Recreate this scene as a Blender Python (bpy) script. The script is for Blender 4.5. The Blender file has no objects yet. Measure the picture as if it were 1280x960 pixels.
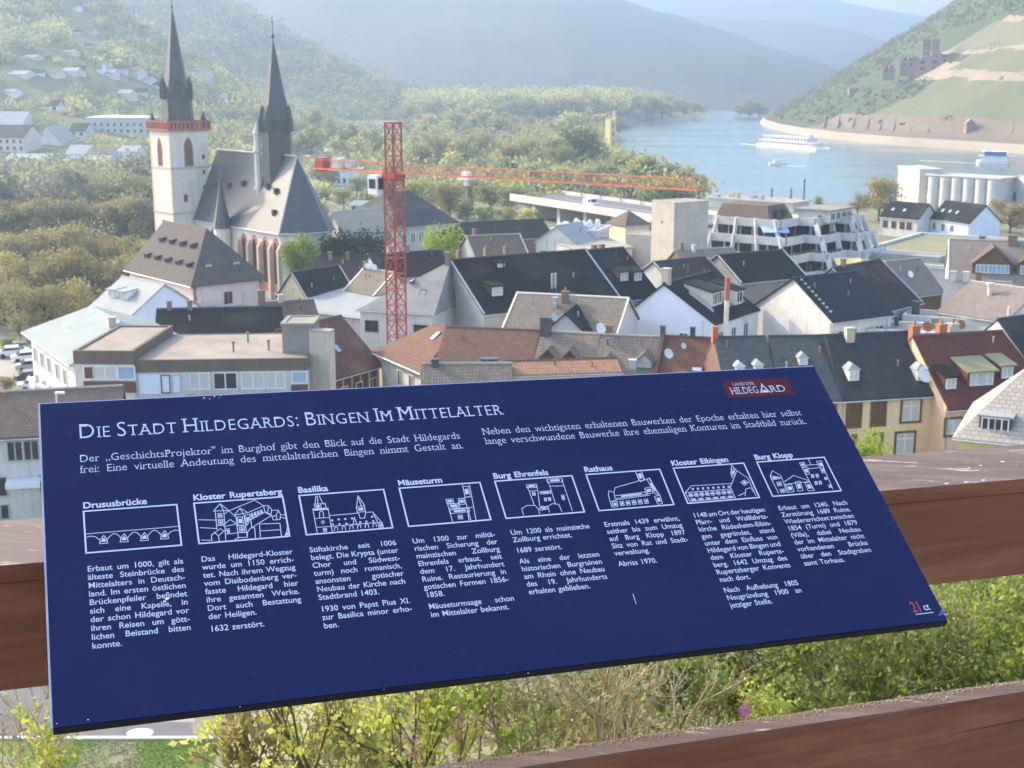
import bpy, math, random, string
from mathutils import Vector, Matrix, noise
R = math.radians
scene = bpy.context.scene
COL = scene.collection
# ------------------------------------------------------------------ camera, sky, sun, exposure
F = 1700.0                                   # focal length in pixels of the 1280 px wide photograph
TH = math.atan(385 / F)                      # downward pitch
CZ = 36.0                                    # eye height above the town's streets
cam = bpy.data.cameras.new("camera")
cam.sensor_width = 36.0
cam.lens = 36.0 * F / 1280
cam.clip_start = 0.1
cam.clip_end = 12000
cam.dof.use_dof = True
cam.dof.focus_distance = 1.6
cam.dof.aperture_fstop = 30
camo = bpy.data.objects.new("camera", cam)
camo.location = (0, 0, CZ)
camo.rotation_euler = (math.pi / 2 - TH, 0, 0)
COL.objects.link(camo)
scene.camera = camo
SUN_AZ = Vector((-0.83, 0.56, 0)).normalized()
SUN_EL = R(29)
S = Vector((SUN_AZ.x * math.cos(SUN_EL), SUN_AZ.y * math.cos(SUN_EL), math.sin(SUN_EL)))
sl = bpy.data.lights.new("sun", 'SUN')
sl.energy = 2.1
sl.angle = R(0.6)
sl.color = (1.0, 0.82, 0.58)
so = bpy.data.objects.new("sun", sl)
so.rotation_euler = S.to_track_quat('Z', 'Y').to_euler()
so.location = (-60, 60, 120)
COL.objects.link(so)
world = bpy.data.worlds.new("World")
scene.world = world
world.use_nodes = True
wn = world.node_tree
sky = wn.nodes.new('ShaderNodeTexSky')
sky.sky_type = 'NISHITA'
sky.sun_disc = False
sky.sun_elevation = SUN_EL
sky.sun_rotation = math.atan2(SUN_AZ.x, SUN_AZ.y)
sky.air_density = 1.0
sky.dust_density = 3.0
bg = next(n for n in wn.nodes if n.type == 'BACKGROUND')
bg.inputs['Strength'].default_value = 0.15
wn.links.new(sky.outputs[0], bg.inputs[0])
scene.view_settings.view_transform = 'Standard'
scene.view_settings.look = 'None'
scene.view_settings.gamma = 1
scene.view_settings.use_curve_mapping = False
scene.view_settings.exposure = 2.05
scene.render.engine = 'CYCLES'
scene.cycles.max_bounces = 5
scene.cycles.diffuse_bounces = 4
scene.cycles.volume_bounces = 0
scene.cycles.transparent_max_bounces = 8

# ------------------------------------------------------------------ measuring: photograph pixel -> point of the place
FWD = Vector((0, math.cos(TH), -math.sin(TH)))
UPV = Vector((0, math.sin(TH), math.cos(TH)))
EYE = Vector((0, 0, CZ))
def ray(x, y): return Vector((1, 0, 0)) * ((x - 640) / F) + UPV * ((480 - y) / F) + FWD
def PZ(x, y, z):
    d = ray(x, y); return EYE + d * ((z - CZ) / d.z)
def PY(x, y, Y):
    d = ray(x, y); return EYE + d * (Y / d.y)
def lerp(xs, ys, x):
    if x <= xs[0]: return ys[0]
    for i in range(1, len(xs)):
        if x <= xs[i]:
            t = (x - xs[i-1]) / (xs[i] - xs[i-1]); return ys[i-1] + t * (ys[i] - ys[i-1])
    return ys[-1]

# ------------------------------------------------------------------ materials
MATS = {}
def new_mat(name):
    m = bpy.data.materials.new(name); m.use_nodes = True
    b = next(n for n in m.node_tree.nodes if n.type == 'BSDF_PRINCIPLED')
    MATS[name] = m
    return m, m.node_tree, b
def nd(t, typ, **kw):
    n = t.nodes.new(typ)
    for k, v in kw.items():
        if hasattr(n, k): setattr(n, k, v)
    return n
def rgb(c): return (c[0], c[1], c[2], 1)
def mixc(t, fac, a, b, mode='MIX'):
    n = t.nodes.new('ShaderNodeMix'); n.data_type = 'RGBA'; n.blend_type = mode
    for sock, v in ((n.inputs[0], fac), (n.inputs[6], a), (n.inputs[7], b)):
        if isinstance(v, (int, float)): sock.default_value = v
        elif isinstance(v, tuple): sock.default_value = rgb(v)
        else: t.links.new(v, sock)
    return n.outputs[2]
def ramp(t, src, a, b):
    n = t.nodes.new('ShaderNodeMapRange'); n.inputs[1].default_value = a; n.inputs[2].default_value = b
    t.links.new(src, n.inputs[0]); return n.outputs[0]
def coords(t, kind, scale=(1, 1, 1)):
    tc = t.nodes.new('ShaderNodeTexCoord'); mp = t.nodes.new('ShaderNodeMapping')
    mp.inputs['Scale'].default_value = scale
    t.links.new(tc.outputs[kind], mp.inputs[0]); return mp.outputs[0]
def noise_tex(t, vec, scale, detail=4, rough=.6):
    n = t.nodes.new('ShaderNodeTexNoise'); n.inputs['Scale'].default_value = scale
    n.inputs['Detail'].default_value = detail; n.inputs['Roughness'].default_value = rough
    t.links.new(vec, n.inputs['Vector']); return n.outputs['Fac']
def bump(t, b, h, strength, dist):
    n = t.nodes.new('ShaderNodeBump'); n.inputs['Strength'].default_value = strength; n.inputs['Distance'].default_value = dist
    t.links.new(h, n.inputs['Height']); t.links.new(n.outputs[0], b.inputs['Normal'])

def plain(name, c1, c2=None, scale=.6, rough=.92, metal=0, streak=0, spec=.1, bmp=0):
    """painted or rendered surface: two tones of weathering, optional rain streaks"""
    m, t, b = new_mat(name)
    c2 = c2 or tuple(x * .78 for x in c1)
    v = coords(t, 'Object')
    f = ramp(t, noise_tex(t, v, scale, 6, .65), .32, .7)
    c = mixc(t, f, c1, c2)
    if streak:
        vs = coords(t, 'Object', (1.6, 1.6, .12))
        s = ramp(t, noise_tex(t, vs, 1.4, 5, .7), .5, .75)
        n = t.nodes.new('ShaderNodeMath'); n.operation = 'MULTIPLY'; n.inputs[1].default_value = streak
        t.links.new(s, n.inputs[0])
        c = mixc(t, n.outputs[0], c, tuple(x * .45 for x in c1))
    t.links.new(c, b.inputs['Base Color'])
    b.inputs['Roughness'].default_value = rough; b.inputs['Metallic'].default_value = metal
    b.inputs['Specular IOR Level'].default_value = spec
    if bmp: bump(t, b, noise_tex(t, v, scale * 12, 4), .4, bmp)
    return m
def tiles(name, c1, c2, mortar, tw=.30, th=.34, rough=.8, var=.55, deep=.05, patch=None, off=.5, spec=.12):
    """pan tiles or slates laid in courses, following each slope through its UVs (metres)"""
    m, t, b = new_mat(name)
    v = coords(t, 'UV')
    br = t.nodes.new('ShaderNodeTexBrick'); br.offset = off
    br.inputs['Scale'].default_value = 1.0
    br.inputs['Brick Width'].default_value = tw; br.inputs['Row Height'].default_value = th
    br.inputs['Mortar Size'].default_value = .028; br.inputs['Mortar Smooth'].default_value = .5
    br.inputs['Color1'].default_value = rgb(c1); br.inputs['Color2'].default_value = rgb(c2); br.inputs['Mortar'].default_value = rgb(mortar)
    br.inputs['Bias'].default_value = 0
    t.links.new(v, br.inputs['Vector'])
    vo = coords(t, 'Object')
    f = ramp(t, noise_tex(t, vo, .55, 7, .7), .35, .72)
    dark = tuple(x * .5 for x in c1)
    n = t.nodes.new('ShaderNodeMath'); n.operation = 'MULTIPLY'; n.inputs[1].default_value = var; t.links.new(f, n.inputs[0])
    c = mixc(t, n.outputs[0], br.outputs['Color'], dark)
    if patch:
        f2 = ramp(t, noise_tex(t, vo, .23, 3, .5), .5, .66)
        c = mixc(t, f2, c, patch)
    t.links.new(c, b.inputs['Base Color'])
    b.inputs['Roughness'].default_value = rough; b.inputs['Specular IOR Level'].default_value = spec
    if deep:
        sag = t.nodes.new('ShaderNodeMath'); sag.operation = 'MULTIPLY_ADD'; sag.inputs[1].default_value = -3.0
        t.links.new(noise_tex(t, vo, .35, 3, .5), sag.inputs[0]); t.links.new(br.outputs['Fac'], sag.inputs[2])
        bump(t, b, sag.outputs[0], .7, -deep)
    return m
def seam(name, c1, c2, pitch=.6, rough=.45, metal=.2):
    """sheet metal with standing seams running up the slope"""
    m, t, b = new_mat(name)
    v = coords(t, 'UV')
    br = t.nodes.new('ShaderNodeTexBrick'); br.offset = 0
    br.inputs['Scale'].default_value = 1
    br.inputs['Brick Width'].default_value = pitch; br.inputs['Row Height'].default_value = 40
    br.inputs['Mortar Size'].default_value = .03
    br.inputs['Color1'].default_value = rgb(c1); br.inputs['Color2'].default_value = rgb(c1); br.inputs['Mortar'].default_value = rgb(c2)
    t.links.new(v, br.inputs['Vector'])
    f = ramp(t, noise_tex(t, coords(t, 'Object'), .5, 6, .6), .35, .75)
    n = t.nodes.new('ShaderNodeMath'); n.operation = 'MULTIPLY'; n.inputs[1].default_value = .55; t.links.new(f, n.inputs[0])
    c = mixc(t, n.outputs[0], br.outputs['Color'], c2)
    t.links.new(c, b.inputs['Base Color'])
    b.inputs['Roughness'].default_value = rough; b.inputs['Metallic'].default_value = metal; b.inputs['Specular IOR Level'].default_value = .15
    return m
def leaf(name, c1, c2, trans=.35, scale=.5):
    m, t, b = new_mat(name)
    v = coords(t, 'Object')
    oi = t.nodes.new('ShaderNodeObjectInfo')
    f = ramp(t, noise_tex(t, v, scale, 4, .7), .3, .7)
    c = mixc(t, f, c1, c2)
    hs = t.nodes.new('ShaderNodeHueSaturation')
    mr = t.nodes.new('ShaderNodeMapRange'); mr.inputs[3].default_value = .8; mr.inputs[4].default_value = 1.25
    t.links.new(oi.outputs['Random'], mr.inputs[0]); t.links.new(mr.outputs[0], hs.inputs['Value'])
    t.links.new(c, hs.inputs['Color'])
    t.links.new(hs.outputs[0], b.inputs['Base Color'])
    b.inputs['Roughness'].default_value = .7; b.inputs['Specular IOR Level'].default_value = .25
    tr = t.nodes.new('ShaderNodeBsdfTranslucent'); t.links.new(hs.outputs[0], tr.inputs[0])
    mx = t.nodes.new('ShaderNodeMixShader'); mx.inputs[0].default_value = trans
    out = next(n for n in t.nodes if n.type == 'OUTPUT_MATERIAL')
    t.links.new(b.outputs[0], mx.inputs[1]); t.links.new(tr.outputs[0], mx.inputs[2]); t.links.new(mx.outputs[0], out.inputs[0])
    return m
def glass(name, c, rough=.12):
    m, t, b = new_mat(name)
    b.inputs['Base Color'].default_value = rgb(c); b.inputs['Roughness'].default_value = rough
    b.inputs['Specular IOR Level'].default_value = .6
    return m

# walls
plain('plaster_white', (.70, .67, .62), (.54, .52, .48), .5, streak=.5)
plain('plaster_blue_white', (.72, .77, .84), (.64, .70, .78), .35, streak=.2)
plain('plaster_cream', (.82, .66, .42), (.70, .55, .34), .5, streak=.4)
plain('plaster_peach', (.84, .56, .36), (.72, .47, .30), .5, streak=.3)
plain('plaster_yellow', (.78, .62, .28), None, .5, streak=.3)
plain('plaster_ochre', (.66, .42, .18), (.5, .3, .13), .5, streak=.3)
plain('plaster_grey', (.52, .51, .49), (.42, .41, .40), .5, streak=.45)
plain('plaster_pink', (.72, .58, .54), (.62, .48, .44), .5, streak=.3)
plain('concrete_tan', (.55, .48, .40), (.44, .38, .32), .35, streak=.5)
plain('concrete_pale', (.62, .60, .57), (.48, .46, .44), .4, streak=.5)
plain('concrete_white', (.62, .60, .565), (.47, .455, .43), .3, streak=.4)
plain('brick_brown', (.20, .13, .09), (.15, .10, .075), 1.2, streak=.3)
plain('fascia_brown', (.19, .145, .11), (.14, .11, .085), .5, streak=.4)
plain('panel_maroon', (.16, .085, .07), None, .7)
plain('sandstone_red', (.40, .165, .115), (.29, .12, .085), .5, streak=.3)
plain('church_white', (.74, .68, .60), (.62, .56, .49), .3, streak=.5)
plain('sandstone_pink', (.56, .22, .155), (.44, .17, .12), .5, streak=.3)
plain('church_cream', (.80, .60, .34), (.66, .48, .28), .25, streak=.35)
plain('planter_green', (.08, .13, .04), (.05, .08, .03), 2)
plain('stone_ruin', (.40, .275, .195), (.25, .18, .135), .15, streak=.4)
plain('gravel_roof', (.37, .305, .245), (.24, .20, .17), .28, streak=0, bmp=.02)
plain('felt_green', (.27, .245, .14), (.20, .19, .12), .12)
plain('felt_grey', (.30, .28, .26), (.20, .19, .18), .3)
plain('white_paint', (.82, .82, .80), (.70, .70, .68), .6, .5)
plain('cream_paint', (.80, .74, .60), (.66, .60, .48), .6, .6)
plain('lead_light', (.55, .56, .57), (.40, .41, .42), .9, .45, metal=.3)
plain('lead_dark', (.10, .105, .115), (.06, .065, .07), .9, .5)
plain('timber_dark', (.10, .06, .04), (.07, .045, .03), 1.2)
plain('timber_brown', (.20, .115, .06), (.14, .08, .045), 1.2)
plain('shutter_brown', (.17, .105, .06), (.12, .075, .045), 2.5)
plain('pot_clay', (.46, .17, .09), (.34, .13, .07), 2)
plain('chimney_brick', (.30, .20, .14), (.20, .14, .10), 3, streak=.4)
plain('chimney_red', (.46, .19, .12), (.34, .14, .09), 3, streak=.3)
plain('crane_red', (.52, .11, .07), (.32, .075, .055), 1.2, .5)
plain('crane_orange', (.72, .25, .14), (.58, .19, .11), 1.2, .5)
plain('bark', (.13, .10, .075), (.08, .06, .045), 2)
plain('twig', (.30, .24, .15), (.20, .155, .10), 4)
plain('twig_pale', (.44, .38, .26), (.32, .26, .17), 4)
plain('awning_yellow', (.80, .62, .25), None, 1)
plain('awning_blue', (.35, .52, .80), None, 1)
plain('car_white', (.80, .80, .80), None, .4, .25, spec=.5)
plain('car_silver', (.45, .46, .48), None, .4, .25, .5, spec=.5)
plain('car_dark', (.04, .045, .055), None, .4, .2, spec=.5)
plain('car_red', (.45, .04, .03), None, .4, .25, spec=.5)
plain('rubber', (.02, .02, .02), None, 2, .8)
plain('boat_blue', (.12, .18, .42), None, 1, .4)
plain('steel_grey', (.22, .23, .24), (.16, .16, .17), 1.5, .5, .4)
# roofs
tiles('tile_brown', (.235, .125, .085), (.17, .095, .066), (.10, .06, .045), .27, .42, var=.5, off=0)
tiles('tile_greybrown', (.27, .22, .17), (.20, .165, .13), (.085, .07, .06), .27, .42, var=.45, off=0)
tiles('tile_pale', (.46, .40, .335), (.38, .33, .28), (.24, .205, .17), .5, .4, .8, var=.3)
tiles('tile_red', (.215, .098, .068), (.16, .075, .055), (.10, .05, .04), .3, .36, var=.6, patch=(.22, .11, .08))
tiles('tile_darkred', (.19, .065, .05), (.14, .05, .04), (.06, .03, .025), .3, .36, var=.5)
tiles('tile_terracotta', (.42, .225, .145), (.34, .175, .11), (.22, .10, .06), .30, .60, var=.3, off=0)
tiles('slate_dark', (.023, .0225, .025), (.016, .016, .0175), (.007, .007, .008), .45, .36, .8, var=.75, deep=.02, patch=(.034, .032, .032))
tiles('slate_mid', (.062, .064, .068), (.045, .047, .05), (.02, .02, .022), .45, .36, .75, var=.7, deep=.02, patch=(.075, .074, .072))
tiles('slate_plum', (.06, .046, .045), (.042, .034, .034), (.018, .015, .015), .45, .36, .75, var=.7, deep=.02, patch=(.075, .06, .055))
tiles('slate_blue', (.034, .040, .052), (.023, .028, .038), (.012, .014, .018), .45, .36, .75, var=.75, deep=.015)
tiles('slate_weathered', (.13, .13, .125), (.085, .085, .085), (.035, .035, .035), .35, .3, .6, var=.7, deep=.015, patch=(.08, .085, .09))
tiles('slate_warm', (.135, .115, .105), (.105, .09, .083), (.05, .043, .038), .4, .3, .8, var=.5, deep=.012, spec=.1)
tiles('slate_church', (.072, .075, .082), (.053, .056, .063), (.03, .03, .034), .5, .4, .42, var=.4, deep=.01, spec=.5)
tiles('roof_brown', (.20, .145, .11), (.16, .12, .095), (.07, .05, .04), .35, .34, var=.5)
tiles('roof_taupe', (.30, .24, .20), (.25, .20, .17), (.12, .10, .08), .35, .34, var=.4)
seam('zinc_pale', (.27, .30, .29), (.18, .205, .20), .6, .8, 0)
seam('zinc_white', (.33, .34, .335), (.22, .23, .23), .6, .8, 0)
seam('zinc_tan', (.40, .35, .30), (.28, .245, .205), .5, .8, 0)
glass('glass_dark', (.025, .03, .038))
glass('glass_sky', (.30, .42, .52), .08)
glass('glass_curtain', (.52, .53, .52), .3)
# foliage
leaf('leaf_olive', (.37, .315, .125), (.25, .215, .09), .4)
leaf('leaf_bud', (.34, .28, .11), (.24, .20, .09), .3)
leaf('leaf_green', (.23, .27, .07), (.115, .155, .042), .45)
leaf('leaf_spring', (.50, .48, .18), (.37, .375, .135), .45, .05)
leaf('leaf_fresh', (.36, .44, .05), (.19, .27, .035), .45)
leaf('leaf_yellow', (.60, .62, .13), (.40, .47, .10), .45)
leaf('leaf_dark', (.045, .07, .028), (.025, .04, .02), .2)
leaf('leaf_far', (.32, .325, .135), (.235, .25, .105), .35, .05)
leaf('leaf_far_gold', (.38, .35, .14), (.27, .26, .105), .35, .05)
leaf('leaf_grey', (.23, .205, .15), (.155, .145, .11), .25, .15)
leaf('blossom_pink', (.62, .24, .42), (.45, .16, .32), .4)
leaf('ground_cover', (.20, .29, .06), (.12, .19, .04), .3, .4)
leaf('dry_litter', (.34, .27, .15), (.20, .16, .09), .3, 1)
# ------------------------------------------------------------------ mesh building
class MB:
    def __init__(s): s.v = []; s.f = []; s.m = []; s.sm = False
    def poly(s, pts, mi=0):
        i = len(s.v); s.v += [Vector(p) for p in pts]; s.f.append(tuple(range(i, i + len(pts)))); s.m.append(mi)
    def solid(s, verts, faces, mi=0):
        i = len(s.v); s.v += [Vector(p) for p in verts]
        for f in faces: s.f.append(tuple(i + k for k in f)); s.m.append(mi)
    def box8(s, b, t, mi=0):
        """b, t: four bottom and four top corners, counter-clockwise from above"""
        s.solid(list(b) + list(t), [(3, 2, 1, 0), (4, 5, 6, 7), (0, 1, 5, 4), (1, 2, 6, 5), (2, 3, 7, 6), (3, 0, 4, 7)], mi)
    def box(s, lo, hi, fr=None, mi=0):
        x0, y0, z0 = lo; x1, y1, z1 = hi
        P = fr or (lambda a, b, c: Vector((a, b, c)))
        s.box8([P(x0, y0, z0), P(x1, y0, z0), P(x1, y1, z0), P(x0, y1, z0)], [P(x0, y0, z1), P(x1, y0, z1), P(x1, y1, z1), P(x0, y1, z1)], mi)
    def prism(s, ring, vec, mi=0):
        n = len(ring); vec = Vector(vec); r = [Vector(p) for p in ring]
        s.solid(r + [p + vec for p in r], [tuple(range(n - 1, -1, -1)), tuple(range(n, 2 * n))] + [(k, (k + 1) % n, n + (k + 1) % n, n + k) for k in range(n)], mi)
    def tube(s, p0, p1, r0, r1=None, n=8, mi=0, cap=True):
        p0 = Vector(p0); p1 = Vector(p1); r1 = r0 if r1 is None else r1
        d = (p1 - p0).normalized()
        a = d.orthogonal().normalized(); b = d.cross(a)
        i = len(s.v)
        for p, r in ((p0, r0), (p1, r1)):
            for k in range(n):
                an = 2 * math.pi * k / n; s.v.append(p + a * (r * math.cos(an)) + b * (r * math.sin(an)))
        for k in range(n):
            s.f.append((i + k, i + (k + 1) % n, i + n + (k + 1) % n, i + n + k)); s.m.append(mi)
        if cap:
            s.f.append(tuple(range(i + n - 1, i - 1, -1))); s.m.append(mi); s.f.append(tuple(range(i + n, i + 2 * n))); s.m.append(mi)
    def bar(s, p0, p1, w, h=None, mi=0):
        """square bar"""
        s.tube(p0, p1, w * .707, (h or w) * .707, 4, mi)
    def lathe(s, c, prof, n=12, mi=0, ax=None):
        c = Vector(c); i = len(s.v)
        for r, z in prof:
            for k in range(n):
                an = 2 * math.pi * (k + .5) / n; s.v.append(c + Vector((r * math.cos(an), r * math.sin(an), z)))
        for j in range(len(prof) - 1):
            for k in range(n):
                s.f.append((i + j * n + k, i + j * n + (k + 1) % n, i + (j + 1) * n + (k + 1) % n, i + (j + 1) * n + k)); s.m.append(mi)
        s.f.append(tuple(range(i + n - 1, i - 1, -1))); s.m.append(mi)
        k0 = i + (len(prof) - 1) * n; s.f.append(tuple(range(k0, k0 + n))); s.m.append(mi)
    def mesh(s, name, mats, org=Vector((0, 0, 0)), smooth=False, uv=True):
        me = bpy.data.meshes.new(name)
        me.from_pydata([tuple(p - org) for p in s.v], [], s.f)
        for m in (mats if isinstance(mats, (list, tuple)) else [mats]): me.materials.append(MATS[m])
        if any(s.m): me.polygons.foreach_set('material_index', s.m)
        if smooth: me.polygons.foreach_set('use_smooth', [True] * len(s.f))
        if uv:
            me.update()
            l = me.uv_layers.new(name='UVMap'); data = [0.0] * (2 * len(me.loops))
            for p in me.polygons:
                nr = p.normal
                u = Vector((-nr.y, nr.x, 0)) if abs(nr.z) < .999 else Vector((1, 0, 0))
                if u.length < 1e-6: u = Vector((1, 0, 0))
                u.normalize()
                if u.dot(Vector((1, .02, 0))) < 0: u = -u
                w = nr.cross(u)
                for li in p.loop_indices:
                    co = me.vertices[me.loops[li].vertex_index].co
                    data[2 * li] = co.dot(u); data[2 * li + 1] = co.dot(w)
            l.data.foreach_set('uv', data)
        me.update()
        return me
    def build(s, name, mats, parent=None, label=None, smooth=False, uv=True):
        org = Vector(ORG.get(parent.name, (0, 0, 0))) if parent else Vector((0, 0, 0))
        o = bpy.data.objects.new(name, s.mesh(name, mats, org, smooth, uv)); COL.objects.link(o)
        if parent: o.parent = parent; ORG[o.name] = org
        if label: o['label'] = label
        return o
ORG = {}
def thing(name, label, cat, loc, group=None):
    o = bpy.data.objects.new(name, None); COL.objects.link(o); o.location = loc; o.empty_display_size = .5
    ORG[o.name] = Vector(loc); tag(o, label, cat, group); return o
def tag(o, label=None, cat=None, group=None, kind=None):
    if label: o['label'] = label
    if cat: o['category'] = cat
    if group: o['group'] = group
    if kind: o['kind'] = kind
    return o
def copy_thing(o, loc, rz=0, sc=1.0, label=None, group=None):
    c = o.copy(); COL.objects.link(c); c.location = loc; c.rotation_euler = (0, 0, rz); c.scale = (sc, sc, sc) if isinstance(sc, (int, float)) else sc
    if label: c['label'] = label
    if group: c['group'] = group
    for ch in list(o.children):
        k = ch.copy(); COL.objects.link(k); k.parent = c
        for g in list(ch.children):
            q = g.copy(); COL.objects.link(q); q.parent = k
    return c

# ------------------------------------------------------------------ house builder
HOUSES = []
class House:
    """Footprint from A to B (the eave line seen by the camera) and `depth` away from it; local u along A-B, w inward, z up."""
    def __init__(s, name, label, A, B, h, depth, rise, roof='gable', wall='plaster_white', roofm='slate_dark', base=0.0, ov=.35, og=.25,
                 cat='house', group=None, rf=.5, hf=None, verge=None, pz=True, gut='lead_light', par=.35, fasc=None, thick=.16):
        s.A = PZ(A[0], A[1], h) if pz else Vector((A[0], A[1], h))
        s.B = PZ(B[0], B[1], h) if pz else Vector((B[0], B[1], h))
        s.U = s.B - s.A; s.U.z = 0; s.L = s.U.length; s.U.normalize()
        s.W = Vector((-s.U.y, s.U.x, 0))
        s.h, s.d, s.rise, s.kind, s.base, s.rf = h, depth, rise, roof, base, rf
        s.O = Vector((s.A.x, s.A.y, 0))
        s.root = thing(name, label, cat, s.O + Vector((0, 0, base)), group)
        L, d, P = s.L, s.d, s.P
        m = MB(); t = thick
        m.box((0, 0, base), (L, d, h), P)
        if roof == 'gable':
            rw = d * rf
            for u0, u1 in ((0.0, .22), (L - .22, L)):
                m.prism([P(u0, 0, h), P(u0, rw, h + rise), P(u0, d, h)], s.U * (u1 - u0))
        elif roof == 'gfront':
            ru = L * rf
            for w0, w1 in ((0.0, .22), (d - .22, d)):
                m.prism([P(0, w0, h), P(L, w0, h), P(ru, w0, h + rise)], s.W * (w1 - w0))
        s.wall = m.build('wall', wall, s.root)
        r = MB()
        if roof in ('gable', 'gfront'):
            span = d if roof == 'gable' else L
            k = span * rf; s1 = rise / k; s2 = rise / (span - k)
            prof = [(-ov, h - ov * s1), (k, h + rise), (span + ov, h - ov * s2)]
            lo, hi = (-og, L + og) if roof == 'gable' else (-og, d + og)
            Q = (lambda a, b, z: P(a, b, z)) if roof == 'gable' else (lambda a, b, z: P(b, a, z))
            for (a0, z0), (a1, z1) in zip(prof, prof[1:]):
                bq = [Q(lo, a0, z0), Q(hi, a0, z0), Q(hi, a1, z1), Q(lo, a1, z1)]
                if roof == 'gfront': bq = bq[::-1]
                r.box8(bq, [p + Vector((0, 0, t * 1.25)) for p in bq])
            s.edges = (prof, lo, hi, Q)
        elif roof == 'hip':
            hf = hf if hf is not None else min(.5, d / 2 / L)
            hl, hr = hf if isinstance(hf, tuple) else (hf, hf)
            e = [P(-ov, -ov, h - .05), P(L + ov, -ov, h - .05), P(L + ov, d + ov, h - .05), P(-ov, d + ov, h - .05)]
            e2 = [p + Vector((0, 0, t)) for p in e]
            a, b = P(L * hl, d * rf, h + rise), P(L * (1 - hr), d * rf, h + rise)
            r.solid(e + e2 + [a, b], [(3, 2, 1, 0), (0, 1, 5, 4), (1, 2, 6, 5), (2, 3, 7, 6), (3, 0, 4, 7), (4, 5, 9, 8), (5, 6, 9), (6, 7, 8, 9), (7, 4, 8)])
            s.hl, s.hr = hl, hr
        elif roof == 'shed':
            sl = rise / d
            bq = [P(-og, -ov, h - ov * sl), P(L + og, -ov, h - ov * sl), P(L + og, d + ov, h + rise + ov * sl), P(-og, d + ov, h + rise + ov * sl)]
            r.box8(bq, [p + Vector((0, 0, t)) for p in bq])
            mm = MB()
            for u0, u1 in ((0.01, .22), (L - .22, L - .01)):
                mm.prism([P(u0, .01, h), P(u0, d - .01, h + rise), P(u0, d - .01, h)], s.U * (u1 - u0))
            mm.box((.22, d - .22, h), (L - .22, d - .01, h + rise - .02), P)
            mm.build('gable_wall', wall, s.root)
        elif roof == 'flat':
            r.box((.02, .02, h + .003), (L - .02, d - .02, h + .06), P)
            q = MB()
            for lo, hi in (((-ov, -ov), (L + ov, .28)), ((-ov, d - .28), (L + ov, d + ov)), ((-ov, .281), (.28, d - .281)), ((L - .28, .281), (L + ov, d - .281))):
                q.box((lo[0], lo[1], h - (fasc[1] if fasc else .1)), (hi[0], hi[1], h + par), P)
            q.build('parapet', fasc[0] if fasc else wall, s.root)
        s.roof = r.build('roof', roofm, s.root); HOUSES.append(s)
        if roof in ('gable', 'gfront') and gut:
            q = MB(); zr = h + rise + t * 1.3
            a, b = (P(-og, d * rf, zr), P(L + og, d * rf, zr)) if roof == 'gable' else (P(L * rf, -og, zr), P(L * rf, d + og, zr))
            n = max(3, int((b - a).length / .45))
            for k in range(n): q.tube(a.lerp(b, k / n), a.lerp(b, (k + .96) / n), .13, .115, 6)
            q.build('ridge_tile', 'brick_brown' if roofm in ('tile_brown', 'tile_red', 'tile_terracotta', 'tile_darkred') else ('lead_dark' if 'slate' in roofm else 'concrete_tan'), s.roof)
            for uu in ((.25, L - .25) if L > 6 else (.25,)):
                q = MB(); q.tube(P(uu, -.09, base + .1), P(uu, -.09, h - .25), .055, n=6); q.build('downpipe', gut, s.root)
        if verge and roof in ('gable', 'gfront'):
            prof, lo, hi, Q = s.edges
            for e in (lo, hi - .22):
                q = MB()
                for (a0, z0), (a1, z1) in zip(prof, prof[1:]):
                    q.box8([Q(e, a0, z0 + t * 1.26), Q(e + .22, a0, z0 + t * 1.26), Q(e + .22, a1, z1 + t * 1.26), Q(e, a1, z1 + t * 1.26)],
                           [Q(e, a0, z0 + t * 1.26 + .08), Q(e + .22, a0, z0 + t * 1.26 + .08), Q(e + .22, a1, z1 + t * 1.26 + .08), Q(e, a1, z1 + t * 1.26 + .08)])
                q.build('verge_board', verge, s.roof)
        if gut and roof in ('gable', 'hip', 'shed', 'gfront'):
            q = MB()
            if roof == 'gfront':
                for u, sg in ((-ov - .06, 1), (L + ov + .06, 2)):
                    z = h - ov * (rise / (L * rf) if sg == 1 else rise / (L * (1 - rf)))
                    q.tube(P(u, -og, z), P(u, d + og, z), .075, n=6)
            else:
                z = h - ov * (rise / (d * rf)) if roof == 'gable' else (h - .02 if roof == 'hip' else h - ov * rise / d)
                q.tube(P(-ov, -ov - .06, z), P(L + ov, -ov - .06, z), .075, n=6)
            q.build('gutter', gut, s.roof)
    def P(s, u, w, z): return s.O + s.U * u + s.W * w + Vector((0, 0, z))
    def rz(s, u, w):
        h, r, d, L = s.h, s.rise, s.d, s.L
        if s.kind == 'gable': k = d * s.rf; return h + r * (w / k if w < k else (d - w) / (d - k)) + .2
        if s.kind == 'gfront': k = L * s.rf; return h + r * (u / k if u < k else (L - u) / (L - k)) + .2
        if s.kind == 'shed': return h + r * w / d + .16
        if s.kind == 'hip':
            z = min(w / (d * s.rf), (d - w) / (d * (1 - s.rf)))
            if s.hl > 0: z = min(z, u / (L * s.hl))
            if s.hr > 0: z = min(z, (L - u) / (L * s.hr))
            return h + r * z + .1
        return h + .06
    def face(s, f):
        if f == 'F': return (lambda a, o, z: s.P(a, -o, z)), s.L
        if f == 'L': return (lambda a, o, z: s.P(-o, s.d - a, z)), s.d
        if f == 'R': return (lambda a, o, z: s.P(s.L + o, a, z)), s.d
        return (lambda a, o, z: s.P(s.L - a, s.d + o, z)), s.L
    def win(s, f, us, z0, w, hgt, style='white', glass='glass_dark', mull=1, trans=0, label=None):
        Q, _ = s.face(f)
        for u in (us if isinstance(us, (list, tuple)) else [us]):
            window(s.root, Q, u, z0, w, hgt, style, glass, mull, trans, label)
        return s
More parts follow.
